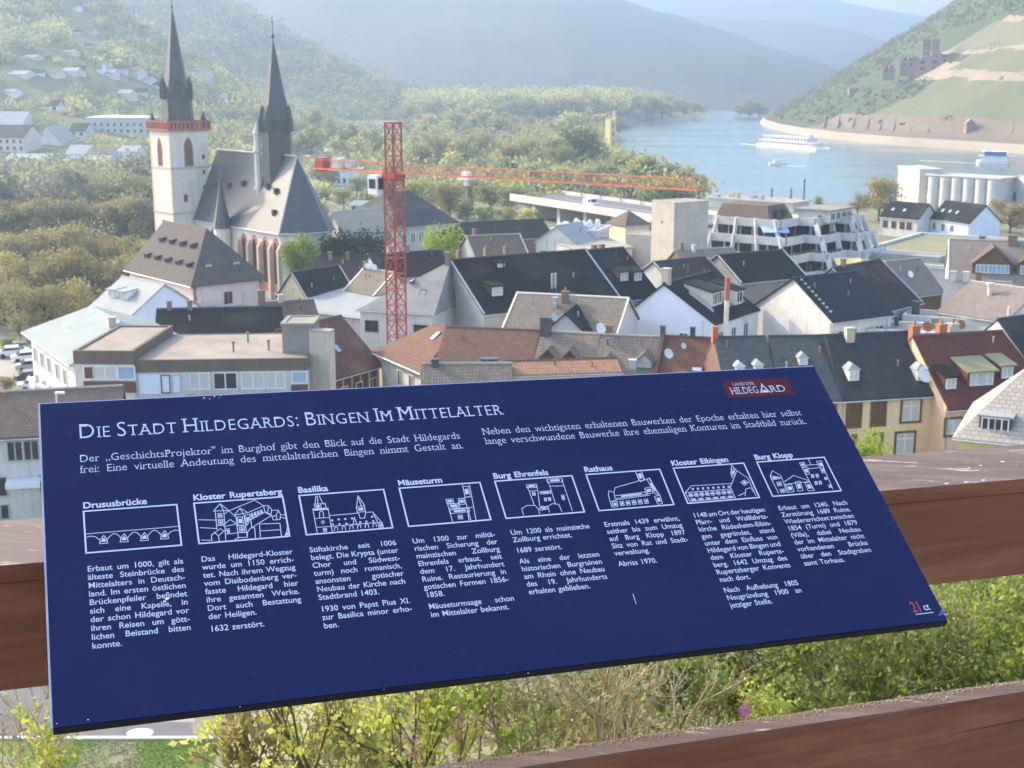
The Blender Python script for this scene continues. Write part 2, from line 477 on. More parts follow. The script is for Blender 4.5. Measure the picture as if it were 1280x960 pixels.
    def chim(s, u, w, sx=.6, sy=.6, up=1.2, m='chimney_brick', pots=0, cap=True, label=None):
        z = s.rz(u, w)
        q = MB(); q.box((u - sx/2, w - sy/2, z - .5 - s.rise * .12), (u + sx/2, w + sy/2, z + up), s.P)
        if cap: q.box((u - sx/2 - .07, w - sy/2 - .07, z + up + .002), (u + sx/2 + .07, w + sy/2 + .07, z + up + .1), s.P)
        c = q.build('chimney', m, s.roof, label)
        if pots:
            for k in range(pots):
                p = MB(); uu = u + (k - (pots - 1) / 2) * sx / max(1, pots) * 1.0
                p.tube(s.P(uu, w, z + up + .1), s.P(uu, w, z + up + .55), .13, .1, 8)
                p.build('chimney_pot', 'pot_clay', s.root)
        return s
    def slope(s, u, w, off=0.0):
        """frame on the roof at (u, w): origin, along-eave, up-slope, normal"""
        e = .05
        g_w = (s.rz(u, w + e) - s.rz(u, w - e)) / (2 * e); g_u = (s.rz(u + e, w) - s.rz(u - e, w)) / (2 * e)
        n = (Vector((0, 0, 1)) - s.U * g_u - s.W * g_w).normalized()
        up = (Vector((0, 0, 1)) - n * n.z).normalized(); al = up.cross(n)
        return s.P(u, w, s.rz(u, w)) + n * off, al, up, n
    def skyl(s, u, w, sw=.9, sh=1.2, glass='glass_sky', label=None):
        o, al, up, n = s.slope(u, w)
        T = lambda a, b, c: o + al * a + up * b + n * c
        q = MB()
        for lo, hi in (((-sw/2 - .08, -sh/2 - .08), (sw/2 + .08, -sh/2)), ((-sw/2 - .08, sh/2), (sw/2 + .08, sh/2 + .08)), ((-sw/2 - .08, -sh/2), (-sw/2, sh/2)), ((sw/2, -sh/2), (sw/2 + .08, sh/2))):
            q.box((lo[0], lo[1], -.05), (hi[0], hi[1], .12), T)
        f = q.build('skylight', 'lead_dark', s.root, label)
        g = MB(); g.box((-sw/2, -sh/2, -.05), (sw/2, sh/2, .08), T); g.build('pane', glass, f)
        return s
    def dish(s, u, w, r=.45, up=.6, az=(.5, -.8), m='white_paint'):
        b = s.P(u, w, s.rz(u, w) - .1); t = b + Vector((0, 0, up))
        dish_mesh(t, r, az).build('satellite_dish', m, s.root)
        q = MB(); q.tube(b, t, .03, n=6); q.build('dish_pole', 'steel_grey', s.root)
        return s
    def dormer(s, u, w, sw, sh, kind='gable', wallm='white_paint', roofm=None, depth=2.5, win='white', nwin=1, rise=.8, glass='glass_curtain', side='F', label=None, wh=.7):
        """box dormer whose front stands at depth w on the front slope"""
        P, UU, WW, z = s.P, s.U, s.W, s.rz(u, w) - .25
        if side == 'R': P, UU, WW, z = (lambda a, b, zz: s.P(s.L - b, a, zz)), s.W, -s.U, s.rz(s.L - w, u) - .25
        if side == 'L': P, UU, WW, z = (lambda a, b, zz: s.P(b, s.d - a, zz)), -s.W, s.U, s.rz(w, s.d - u) - .25
        roofm = roofm or s.roof.data.materials[0].name
        q = MB(); a0, a1 = u - sw/2, u + sw/2; zt = z + sh + .25
        q.box((a0, w, z), (a1, w + depth, zt), P, 0)
        if kind == 'gable':
            q.prism([P(a0, w, zt), P(a1, w, zt), P(u, w, zt + rise)], WW * .15, 0)
            for sa, sb in ((a0 - .18, u), (u, a1 + .18)):
                za, zb = (zt - .18 * rise / (sw / 2), zt + rise) if sa < u and sb == u else (zt + rise, zt - .18 * rise / (sw / 2))
                bq = [P(sa, w - .2, za), P(sb, w - .2, zb), P(sb, w + depth + rise, zb), P(sa, w + depth + rise, za)]
                q.box8(bq, [p + Vector((0, 0, .14)) for p in bq], 1)
        elif kind == 'shed':
            bq = [P(a0 - .2, w - .3, zt), P(a1 + .2, w - .3, zt), P(a1 + .2, w + depth, zt + rise), P(a0 - .2, w + depth, zt + rise)]
            q.box8(bq, [p + Vector((0, 0, .14)) for p in bq], 1)
            q.prism([P(a0 + .01, w + .01, zt), P(a0 + .01, w + depth, zt + rise - .01), P(a0 + .01, w + depth, zt)], UU * (sw - .02), 0)
        elif kind == 'hip':
            e = [P(a0 - .15, w - .15, zt), P(a1 + .15, w - .15, zt), P(a1 + .15, w + depth, zt), P(a0 - .15, w + depth, zt)]
            q.solid(e + [P(u, w + sw * .4, zt + rise), P(u, w + depth, zt + rise)], [(0, 1, 4), (1, 2, 5, 4), (3, 0, 4, 5), (2, 3, 5), (3, 2, 1, 0)], 1)
        else:
            q.box((a0 - .15, w - .2, zt + .003), (a1 + .15, w + depth, zt + .14), P, 1)
        d = q.build('dormer', [wallm, roofm], s.roof, label)
        Q = lambda a, o, zz: P(a, w - o, zz)
        nwin = max(1, nwin); ww = sw * .82 / nwin
        for k in range(nwin):
            window(s.root, Q, a0 + sw * .09 + ww * k + ww * .05, z + .25 + sh * (1 - wh) * .55, ww * .9, sh * wh, win, glass, 1 if ww > .7 else 0, 0, None)
        return s
def window(root, Q, u, z0, w, hgt, style='white', glass='glass_dark', mull=1, trans=0, label=None):
    fm = {'white': 'white_paint', 'brown': 'timber_brown', 'grey': 'lead_light', 'dark': 'timber_dark', 'red': 'sandstone_red', 'cream': 'cream_paint'}[style.split('+')[0]]
    t = .09 if style.split('+')[0] != 'brown' else .2
    q = MB()
    q.box((u - t, -.02, z0 - t), (u + w + t, .13, z0), Q); q.box((u - t, -.02, z0 + hgt), (u + w + t, .11, z0 + hgt + t), Q)
    q.box((u - t, -.02, z0), (u, .10, z0 + hgt), Q); q.box((u + w, -.02, z0), (u + w + t, .10, z0 + hgt), Q)
    f = None
    inner = fm
    if '+' in style: inner = {'w': 'white_paint', 'd': 'timber_dark', 's': 'shutter_brown'}[style.split('+')[1]]
    o = q.build('window', fm, root, label)
    if inner == 'shutter_brown':
        g = MB(); n = max(4, int(hgt / .12))
        for k in range(n):
            zz = z0 + hgt * k / n
            g.box((u, -.02, zz), (u + w, .05 if k % 2 else .035, zz + hgt / n - .004), Q)
        g.build('roller_shutter', 'shutter_brown', o); return o
    g = MB(); g.box((u, -.02, z0), (u + w, .018, z0 + hgt), Q); g.build('pane', glass, o)
    if mull or trans or '+' in style:
        q = MB(); b = .05
        if '+' in style:
            for lo, hi in (((u, z0), (u + w, z0 + .07)), ((u, z0 + hgt - .07), (u + w, z0 + hgt)), ((u, z0 + .07), (u + .07, z0 + hgt - .07)), ((u + w - .07, z0 + .07), (u + w, z0 + hgt - .07))):
                q.box((lo[0], .0, lo[1]), (hi[0], .05, hi[1]), Q)
        for k in range(mull):
            c = u + w * (k + 1) / (mull + 1); q.box((c - b, .0, z0 + .001), (c + b, .055, z0 + hgt - .001), Q)
        for k in range(trans):
            c = z0 + hgt * (.72 if trans == 1 else (k + 1) / (trans + 1)); q.box((u + .001, .0, c - .035), (u + w - .001, .06, c + .035), Q)
        q.build('mullion', inner, o)
    return o
def dish_mesh(t, r, az):
    q = MB(); n = Vector((az[0], az[1], .45)).normalized(); a = n.orthogonal().normalized(); b = n.cross(a); rings = [(.0, -.0), (.45, .05), (.8, .14), (1, .22)]
    pr = []
    for f, dpt in rings[1:]:
        pr.append([t + (a * math.cos(k * math.pi / 8) + b * math.sin(k * math.pi / 8)) * r * f + n * r * dpt for k in range(16)])
    c = t
    for k in range(16): q.poly([c, pr[0][k], pr[0][(k + 1) % 16]])
    for r0, r1 in zip(pr, pr[1:]):
        for k in range(16): q.poly([r0[k], r1[k], r1[(k + 1) % 16], r0[(k + 1) % 16]])
    q.tube(t, t + n * r * .9, .025, n=5)
    return q
# ------------------------------------------------------------------ lettering: outlines of the built-in typeface, one sheet per glyph
GL = {}
def glyph_tool():
    cu = bpy.data.curves.new('lettering', 'FONT'); ob = bpy.data.objects.new('lettering', cu); COL.objects.link(ob); cu.size = 1.0; cu.resolution_u = 3
    def shape(txt, off):
        cu.body = txt; cu.offset = off * (.4 if 'M' in txt or 'W' in txt else 1)
        bpy.context.view_layer.update()
        dg = bpy.context.evaluated_depsgraph_get(); ev = ob.evaluated_get(dg); me = ev.to_mesh()
        v = [(p.co.x, p.co.y) for p in me.vertices]; f = [tuple(p.vertices) for p in me.polygons]; ev.to_mesh_clear()
        return v, f
    hw = max(x for x, y in shape('HH', 0)[0])
    chars = sorted(set(string.ascii_letters) | set(string.digits) | set('äöüß') | set('.,:-()') | set('„"'))
    for st, off in (('body', .008), ('bold', .026), ('serif', -.010)):
        for c in chars:
            v, f = shape(c, off)
            adv = max(x for x, y in shape('H' + c + 'H', 0)[0]) - hw
            if st == 'serif' and v: v, f = add_serifs(c, v, f)
            GL[st, c] = (v, f, adv)
    bpy.data.objects.remove(ob); bpy.data.curves.remove(cu)
def add_serifs(c, v, f):
    cnt = {}
    for p in f:
        for a, b in zip(p, p[1:] + p[:1]): k = (min(a, b), max(a, b)); cnt[k] = cnt.get(k, 0) + 1
    v = list(v); f = list(f); ys = [y for x, y in v]; segs = []
    for (a, b), n in cnt.items():
        if n == 1 and abs(v[a][1] - v[b][1]) < .004: segs.append((min(v[a][0], v[b][0]), max(v[a][0], v[b][0]), v[a][1]))
    segs.sort(key=lambda t: (round(t[2], 2), t[0])); m = []
    for x0, x1, y in segs:
        if m and abs(m[-1][2] - y) < .01 and x0 - m[-1][1] < .005: m[-1] = (m[-1][0], max(m[-1][1], x1), y)
        else: m.append((x0, x1, y))
    for x0, x1, y in m:
        w = x1 - x0
        if .035 < w < .17 and (abs(y) < .03 or y > .45) and c not in '.:,-' and not (c in 'ij' and y > .6):
            s = .085; t = .05
            l, r = (x0 - s, x1 + s)
            if c.islower() and y > .3: r = x1
            y0, y1 = (y, y + t) if y < .1 else (y - t, y)
            k = len(v); v += [(l, y0), (r, y0), (r, y1), (l, y1)]; f.append((k, k + 1, k + 2, k + 3))
    if c in 'EFLTZz':
        pass
    return v, f
glyph_tool()
# ------------------------------------------------------------------ the setting: ground, river, hills, air
def ground_mat(name, cs, sc, rough=.9, bmp=0, tr=0):
    m, t, b = new_mat(name)
    v = coords(t, 'Object')
    f = ramp(t, noise_tex(t, v, sc, 8, .7), .35, .68)
    f2 = ramp(t, noise_tex(t, v, sc * 9, 5, .7), .35, .7)
    c = mixc(t, f, cs[0], cs[1])
    if len(cs) > 2: c = mixc(t, f2, c, cs[2])
    t.links.new(c, b.inputs['Base Color']); b.inputs['Roughness'].default_value = rough; b.inputs['Specular IOR Level'].default_value = .2
    if bmp: bump(t, b, noise_tex(t, v, sc * 9, 6, .7), .8, bmp)
    return m
ground_mat('earth', [(.19, .18, .11), (.13, .155, .065), (.24, .21, .15)], .05)
ground_mat('grass', [(.11, .20, .03), (.17, .24, .05), (.08, .14, .03)], .35, bmp=.05)
ground_mat('asphalt', [(.15, .145, .15), (.115, .112, .117), (.175, .165, .16)], .12)
ground_mat('paving', [(.33, .285, .235), (.26, .23, .195), (.37, .32, .265)], .3)
ground_mat('hill_wood', [(.15, .17, .07), (.24, .23, .10), (.10, .12, .055)], .012, bmp=6)
ground_mat('hill_far', [(.08, .10, .06), (.11, .11, .07), (.06, .07, .05)], .006, bmp=8)
ground_mat('vine_green', [(.135, .15, .06), (.11, .13, .052), (.165, .17, .075)], .03)
ground_mat('vine_grey', [(.17, .165, .08), (.135, .15, .065), (.195, .185, .10)], .03)
ground_mat('vine_scrub', [(.20, .14, .10), (.15, .125, .075), (.24, .185, .13)], .05)
ground_mat('terrace_stone', [(.31, .245, .175), (.23, .18, .125), (.36, .29, .215)], .06)
ground_mat('shore_stone', [(.36, .285, .22), (.28, .225, .17), (.42, .35, .28)], .08)
ground_mat('scrub', [(.11, .14, .05), (.17, .17, .07), (.07, .09, .035)], .04, bmp=3)
def water_mat():
    m, t, b = new_mat('river_water')
    b.inputs['Base Color'].default_value = (.09, .15, .155, 1); b.inputs['Roughness'].default_value = .2
    b.inputs['IOR'].default_value = 1.33
    v = coords(t, 'Object', (.35, .12, 1))
    bump(t, b, noise_tex(t, v, .6, 5, .6), .2, .2)
    rg = t.nodes.new('ShaderNodeMapRange'); rg.inputs[1].default_value = .35; rg.inputs[2].default_value = .65; rg.inputs[3].default_value = .12; rg.inputs[4].default_value = .26
    t.links.new(noise_tex(t, coords(t, 'Object', (.006, .025, 1)), 1.0, 5, .65), rg.inputs[0]); t.links.new(rg.outputs[0], b.inputs['Roughness'])
    return m
for vn in ('vine_green', 'vine_grey'):
    t = MATS[vn].node_tree; b = next(n for n in t.nodes if n.type == 'BSDF_PRINCIPLED')
    w = t.nodes.new('ShaderNodeTexWave'); w.wave_type = 'BANDS'; w.bands_direction = 'Y'; w.inputs['Scale'].default_value = .11; w.inputs['Distortion'].default_value = 2.5; w.inputs['Detail'].default_value = 3; w.inputs['Detail Scale'].default_value = .3
    t.links.new(coords(t, 'Object'), w.inputs['Vector'])
    src = b.inputs['Base Color'].links[0].from_socket; f = t.nodes.new('ShaderNodeMath'); f.operation = 'MULTIPLY'; f.inputs[1].default_value = .6; t.links.new(w.outputs['Fac'], f.inputs[0])
    t.links.new(mixc(t, f.outputs[0], src, (.19, .165, .10)), b.inputs['Base Color'])
water_mat()
BANK = [PZ(x, y, -6) for x, y in ((2400, 264), (1500, 262), (1280, 262), (1130, 268), (1000, 272), (880, 268), (850, 236), (806, 222), (780, 205), (771, 190), (771, 160), (800, 152), (880, 146), (892, 142))]
BANK = [(p.x, p.y) for p in BANK] + [(200, 1640), (0, 2400), (-1500, 2400), (-1500, -100), (900, -100), (900, 300)]
def inside(x, y, poly):
    c = False; j = len(poly) - 1
    for i in range(len(poly)):
        (xi, yi), (xj, yj) = poly[i], poly[j]
        if (yi > y) != (yj > y) and x < (xj - xi) * (y - yi) / (yj - yi) + xi: c = not c
        j = i
    return c
def bank_dist(x, y):
    best = 1e9
    for (x0, y0), (x1, y1) in zip(BANK[:15], BANK[1:16]):
        dx, dy = x1 - x0, y1 - y0; t = max(0, min(1, ((x - x0) * dx + (y - y0) * dy) / (dx * dx + dy * dy + 1e-9)))
        best = min(best, math.hypot(x - x0 - t * dx, y - y0 - t * dy))
    return best if inside(x, y, BANK) else -best
def gz(x, y):
    if y < 76:
        lo = lerp([2.55, 2.6, 3.0, 8, 50, 58], [34.35, 34.3, 31.6, 28.4, 1.6, 0], y)
        hi = lerp([2.55, 2.6, 3.0, 10, 34, 60, 75], [34.35, 34.3, 31.6, 29.0, 18.9, 7.5, 0], y)
        k = lerp([-.235, -.15], [0, 1], x / max(y, 4)); k = k * lerp([.42, .6], [1, .35], x / max(y, 4))
        z = lo + (hi - lo) * k
        if 3.2 < y < 70: z += .6 * noise.noise(Vector((x * .25, y * .25, 3))) * min(1, (70 - y) / 15)
        return z
    if y < 330: return 0
    d = bank_dist(x, y)
    return lerp([-14, -4, 5, 16], [-10, -7.5, -2.5, 0], d)
def build_ground():
    ys = [-12, -4, 2.5, 2.62, 3.0, 3.6]
    while ys[-1] < 78: ys.append(ys[-1] + 1.4)
    while ys[-1] < 330: ys.append(ys[-1] + 15)
    while ys[-1] < 1700: ys.append(ys[-1] * 1.012)
    ys += [1900, 2400]
    q = MB(); nx = 110
    xs = [-1.0 + 2.0 * i / nx for i in range(nx + 1)]
    for y in ys:
        w = 60 + .75 * max(0, y)
        for a in xs: q.v.append(Vector((a * w, y, gz(a * w, y))))
    n = nx + 1
    for j in range(len(ys) - 1):
        for i in range(nx):
            a = j * n + i; q.f.append((a, a + 1, a + n + 1, a + n)); q.m.append(0)
    return tag(q.build('ground', 'earth', smooth=True, uv=False), kind='structure')
build_ground()
q = MB(); q.poly([(-700, 330, -6), (1400, 330, -6), (1400, 3200, -6), (-700, 3200, -6)])
tag(q.build('river', 'river_water', uv=False), kind='structure')

class Hill:
    def __init__(s, crest, Yb, Yc, zb, pw, amp, fr):
        s.Yb, s.Yc, s.zb, s.pw, s.amp, s.fr = Yb, Yc, zb, pw, amp, fr
        s.az = []; s.zc = []
        for x, y in crest:
            d = ray(x, y); s.az.append(d.x / d.y); s.zc.append(PY(x, y, Yc).z)
    def z(s, X, Y):
        t = (Y - s.Yb) / (s.Yc - s.Yb); zc = lerp(s.az, s.zc, X / Y)
        nz = noise.fractal(Vector((X * s.fr, Y * s.fr, s.Yb * .01)), 1.0, 2.0, 6)
        if t <= 0: return s.zb - 3 + t * 20
        if t > 1: return zc - (zc - s.zb) * .6 * (t - 1) + s.amp * nz * .5
        return s.zb + (zc - s.zb) * t ** s.pw + s.amp * nz * min(1, t * 3) * (1 - .6 * t)
    def build(s, name, matn, nx=150, ny=70, over=1.5):
        q = MB(); a0, a1 = s.az[0], s.az[-1]
        for j in range(ny + 1):
            Y = s.Yb - 20 + (s.Yc * over - s.Yb) * (j / ny) ** 1.2
            for i in range(nx + 1):
                X = (a0 + (a1 - a0) * i / nx) * Y; q.v.append(Vector((X, Y, s.z(X, Y))))
        n = nx + 1
        for j in range(ny):
            for i in range(nx): a = j * n + i; q.f.append((a, a + 1, a + n + 1, a + n)); q.m.append(0)
        return tag(q.build(name, matn, smooth=True, uv=False), kind='structure')
    def hit(s, x, y):
        d = ray(x, y); Y = s.Yb
        while Y < s.Yc * 1.2:
            p = EYE + d * (Y / d.y)
            if p.z < s.z(p.x, Y): return p
            Y += 4
        return EYE + d * (s.Yc / d.y)
HILL_TOWN = Hill([(-500, -300), (-200, -150), (0, -75), (60, -45), (120, -10), (160, 22), (210, 57), (260, 87), (330, 120), (390, 144), (430, 160), (470, 172), (520, 182), (560, 190)], 560, 1000, 0, 1.35, 9, .008)
HILL_TOWN.build('town_hillside', 'hill_wood')
HILL_SPUR = Hill([(-400, -300), (100, -85), (230, -32), (290, 5), (330, 28), (380, 55), (430, 80), (480, 100), (540, 122), (580, 135), (640, 143)], 1150, 1500, -4, 1.0, 22, .005)
HILL_SPUR.build('wooded_spur_hill', 'hill_wood')
HILL_MAIN = Hill([(-500, -260), (-200, -170), (300, -100), (500, -68), (700, -38), (770, -6), (820, 14), (880, 38), (940, 61), (1000, 80), (1040, 95), (1060, 110), (1085, 130), (1110, 142)], 1750, 2600, -6, 1.0, 45, .0022)
HILL_MAIN.build('forest_hill', 'hill_far', 180, 80)
HILL_BACK = Hill([(500, -40), (700, 4), (850, 20), (920, 23), (1000, 24), (1060, 32), (1110, 46), (1180, 70), (1300, 90)], 2700, 3600, -6, .9, 40, .0018)
HILL_BACK.build('rear_hill', 'hill_far', 120, 50)
HILL_FAR = Hill([(600, -90), (900, -40), (1000, -20), (1060, -2), (1100, 6), (1140, 12), (1180, 17), (1230, 22), (1320, 40), (1500, 60)], 3700, 5200, -6, .9, 40, .0012)
HILL_FAR.build('farthest_hill', 'hill_far', 120, 40)

# vineyard hill on the far bank: terraces that follow the contours
SHY = [300, 600, 752, 802, 860, 940, 1020, 1100, 1200, 1300, 1500, 1700, 2400]; SHX = [345, 303, 284, 264, 236, 217, 209, 209, 216, 232, 275, 340, 620]
VZ = [-30, 0, 4, 14, 20, 250, 420, 700]; VH = [-12, -6.4, -1, .6, 2.6, 144, 215, 240]
def vz(X, Y):
    d = X - lerp(SHY, SHX, Y)
    z = lerp(VZ, VH, d)
    if d > 20:
        z += 2.2 * noise.fractal(Vector((X * .02, Y * .02, 7)), 1, 2, 4)
        z += .018 * (1 + 0) * 0
    return z
def vhit(x, y):
    d = ray(x, y); Y = 500.
    while Y < 2200:
        p = EYE + d * (Y / d.y)
        if p.z < vz(p.x, Y): return p
        Y += 2
    return None
def vzone(X, Y, z):
    w = 6 * noise.noise(Vector((X * .02, Y * .02, 1)))
    zz = z + w * .5 + (Y - 850) * .012
    lim = 958 + w * 4
    if z < -3.4: return 5
    if z < -2.0 + w * .1: return 4
    if zz < 11: return 3 if Y < 1015 + w * 3 else 6
    if zz < 34: return 0 if Y < lim - (34 - zz) * 0.2 else 6
    if zz < 39.8: return 2 if Y < 985 + w else 6
    if zz < 53: return 0 if Y < 952 + w else (2 if zz < 47 and Y < 1010 else 6)
    if zz < 55.5: return 2 if Y < 1040 + w else 6
    if zz < 76: return 1 if Y < 1010 + w * 2 else 6
    if zz < 79.5: return 2 if Y < 1000 else 6
    return 6
def build_vine():
    q = MB(); ds = [-30, -14, 0, 4, 9, 14, 17, 20]
    while ds[-1] < 330: ds.append(ds[-1] + 2.6)
    ds += [380, 450, 600, 900]
    ys = [300, 450, 560]
    while ys[-1] < 1250: ys.append(ys[-1] + 7)
    while ys[-1] < 2300: ys.append(ys[-1] + 40)
    for y in ys:
        for d in ds:
            X = lerp(SHY, SHX, y) + d; q.v.append(Vector((X, y, vz(X, y))))
    n = len(ds)
    for j in range(len(ys) - 1):
        for i in range(n - 1):
            a = j * n + i; q.f.append((a, a + 1, a + n + 1, a + n))
            c = (q.v[a] + q.v[a + n + 1]) / 2; q.m.append(vzone(c.x, c.y, c.z))
    tag(q.build('vineyard_hill', ['vine_green', 'vine_grey', 'terrace_stone', 'vine_scrub', 'shore_stone', 'shore_stone', 'scrub'], uv=False), kind='structure')
build_vine()
# dark masonry ribs that divide the terraced scrub above the river road
for k, x in enumerate((1030, 1047, 1066, 1084, 1100, 1117, 1139, 1161, 1186, 1212, 1240, 1266)):
    a = vhit(x + 3, 145 + k * .6); b = vhit(x - 1, 160 + k * .8)
    if a and b:
        q = MB()
        q.box8([b + Vector((-.3, 0, -2)), b + Vector((.3, 0, -2)), a + Vector((.3, 0, -2)), a + Vector((-.3, 0, -2))],
               [b + Vector((-.3, 0, .7)), b + Vector((.3, 0, .7)), a + Vector((.3, 0, .7)), a + Vector((-.3, 0, .7))])
        tag(q.build('terrace_wall', 'stone_ruin'), 'dark stone rib running down the terraced scrub above the river road', 'wall', 'stone ribs of the terraced slope')

# the air: one closed box of thin haze
hm = bpy.data.materials.new('haze_air'); hm.use_nodes = True; MATS['haze_air'] = hm
ht = hm.node_tree
for n in list(ht.nodes):
    if n.type == 'BSDF_PRINCIPLED': ht.nodes.remove(n)
pv = ht.nodes.new('ShaderNodeVolumePrincipled')
pv.inputs['Color'].default_value = (.54, .74, 1.0, 1); pv.inputs['Density'].default_value = 4.0e-4; pv.inputs['Anisotropy'].default_value = .47
ht.links.new(pv.outputs[0], next(n for n in ht.nodes if n.type == 'OUTPUT_MATERIAL').inputs['Volume'])
q = MB(); q.box((-3600, -60, -40), (3600, 7200, 620))
tag(q.build('haze', 'haze_air', uv=False), kind='stuff')

# ------------------------------------------------------------------ trees
def rnd_unit(r):
    while True:
        v = Vector((r.uniform(-1, 1), r.uniform(-1, 1), r.uniform(-1, 1)))
        if .05 < v.length <= 1: return v
def leaf_quad(q, c, sz, r, mi=0):
    n = rnd_unit(r).normalized(); a = n.orthogonal().normalized(); b = n.cross(a)
    an = r.uniform(0, 6.28); a, b = a * math.cos(an) + b * math.sin(an), b * math.cos(an) - a * math.sin(an)
    s = sz * r.uniform(.6, 1.3)
    q.poly([c - a * s, c - b * s * .6, c + a * s, c + b * s * .6], mi)
TM = {}
def tree_mesh(kind, seed, mat):
    """unit-height tree: (wood mesh, crown mesh)"""
    k = (kind, seed, mat)
    if k in TM: return TM[k]
    r = random.Random(seed * 77 + len(kind))
    P = dict(round=(2400, .028, .44, 10, .30, .60), dense=(4200, .022, .44, 14, .27, .58), wide=(3400, .026, .60, 16, .27, .55), tall=(1700, .026, .24, 12, .16, .55), loose=(1500, .017, .40, 14, .24, .58),
             far=(700, .058, .46, 10, .29, .55), farwide=(900, .055, .62, 14, .27, .52), bush=(1500, .045, .60, 10, .30, .50))[kind]
    n, lz, rad, nl, lr, cz = P
    lobes = []
    for i in range(nl):
        d = rnd_unit(r); zz = cz + d.z * (.95 - cz) * .95
        lobes.append((Vector((d.x * rad * .72, d.y * rad * .72, zz)), lr * r.uniform(.55, 1.05) * (1 if kind != 'tall' else .9)))
    w = MB()
    base = .012 if kind in ('loose',) else .022
    w.tube((0, 0, -.03), (0.01, 0, .32), base * 1.3, base, 7)
    for c, lr_ in lobes:
        s0 = Vector((0.01, 0, r.uniform(.2, .45))); mid = s0.lerp(c, .5) + Vector((r.uniform(-.03, .03), r.uniform(-.03, .03), .03))
        w.tube(s0, mid, base * .6, base * .4, 5, cap=False); w.tube(mid, c, base * .4, base * .12, 5, cap=False)
        for j in range(5 if kind != 'loose' else 14):
            e = c + rnd_unit(r) * lr_ * .95; w.tube(mid.lerp(c, r.uniform(.2, 1)), e, base * .18, base * .05, 3, cap=False)
    w.tube((0.01, 0, .32), (0, 0, cz + .15), base, base * .25, 6)
    q = MB()
    for i in range(n):
        c, lr_ = lobes[r.randrange(nl)]
        d = rnd_unit(r); d = d.normalized() * (r.random() ** .45)
        p = c + Vector((d.x * lr_, d.y * lr_, d.z * lr_ * .8))
        if p.z < .12: p.z = .12 + r.random() * .1
        leaf_quad(q, p, lz, r)
    TM[k] = (w.mesh('trunk', 'bark', uv=False), q.mesh('crown', mat, uv=False))
    return TM[k]
def tree(name, label, loc, h, kind, mat, seed=1, group=None, wid=1.0, cat='tree', rz=None):
    t = thing(name, label, cat, loc, group)
    r = random.Random(int(loc[0] * 31 + loc[1] * 17))
    t.rotation_euler = (0, 0, rz if rz is not None else r.uniform(0, 6.28)); t.scale = (h * wid, h * wid, h)
    tm, cm = tree_mesh(kind, seed, mat)
    for nme, me in (('trunk', tm), ('crown', cm)):
        o = bpy.data.objects.new(nme, me); COL.objects.link(o); o.parent = t
    return t
def tree_px(name, label, x, ytop, ybase, kind, mat, seed=1, group=None, wid=1.0, z=0.0, cat='tree'):
    """tree whose foot is at pixel (x, ybase) on level z and whose top reaches ytop"""
    p = PZ(x, ybase, z); top = PY(x, ytop, p.y).z
    return tree(name, label, p, max(1.0, top - z), kind, mat, seed, group, wid, cat)
# ------------------------------------------------------------------ the town
H = House
def px_u(h, x, y=None):
    """local u on the facade plane of a pixel column x"""
    d = ray(x, 400); n = h.W
    t = (h.O - EYE).dot(Vector((n.x, n.y, 0))) / (d.x * n.x + d.y * n.y)
    return (EYE + d * t - h.O).dot(h.U)
def px_uw(h, x, y):
    """(u, w) of the roof point of the front slope seen at pixel (x, y)"""
    d = ray(x, y); best = None
    for k in range(400):
        w = h.d * k / 400
        o = h.O + h.W * w; t = (o - EYE).dot(Vector((h.W.x, h.W.y, 0))) / (d.x * h.W.x + d.y * h.W.y)
        p = EYE + d * t; u = (p - h.O).dot(h.U); e = abs(p.z - h.rz(u, w)) + (0 if -.5 < u < h.L + .5 else 5)
        if best is None or e < best[0]: best = (e, u, w)
    return best[1], best[2]
def pw(h, xs, ztop, hgt, w, **k):
    for x in xs: h.win('F', px_u(h, x) - w / 2, ztop - hgt, w, hgt, **k)
def ridge(h, m, r=.13):
    q = MB(); z = h.h + h.rise + .2
    if h.kind == 'gable': q.tube(h.P(-.2, h.d * h.rf, z), h.P(h.L + .2, h.d * h.rf, z), r, n=6)
    elif h.kind == 'gfront': q.tube(h.P(h.L * h.rf, -.2, z), h.P(h.L * h.rf, h.d + .2, z), r, n=6)
    else: q.tube(h.P(h.L * h.hl, h.d * h.rf, z - .05), h.P(h.L * (1 - h.hr), h.d * h.rf, z - .05), r, n=6)
    q.build('ridge_cap', m, h.roof)
# --- lower left corner
h = H('town_house', 'white house with a plain dark roof at the lower left edge, beside the board', (-80, 551), (150, 538), 8.2, 9, 2.5, roofm='roof_brown')
pw(h, [5, 26, 52, -30], 7.75, 1.5, 1.05, style='grey'); pw(h, [44, 62, -20], 4.9, 1.5, 1.2, style='grey'); pw(h, [46, -20], 2.6, 1.1, 1.2, style='grey')
q = MB(); u0 = px_u(h, -8); q.box((u0, -1.5, 4.6), (u0 + 2.6, -.03, 4.75), h.P); q.box((u0, -1.5, 4.3), (u0 + 2.6, -1.4, 4.6), h.P); q.build('canopy', 'white_paint', h.root)
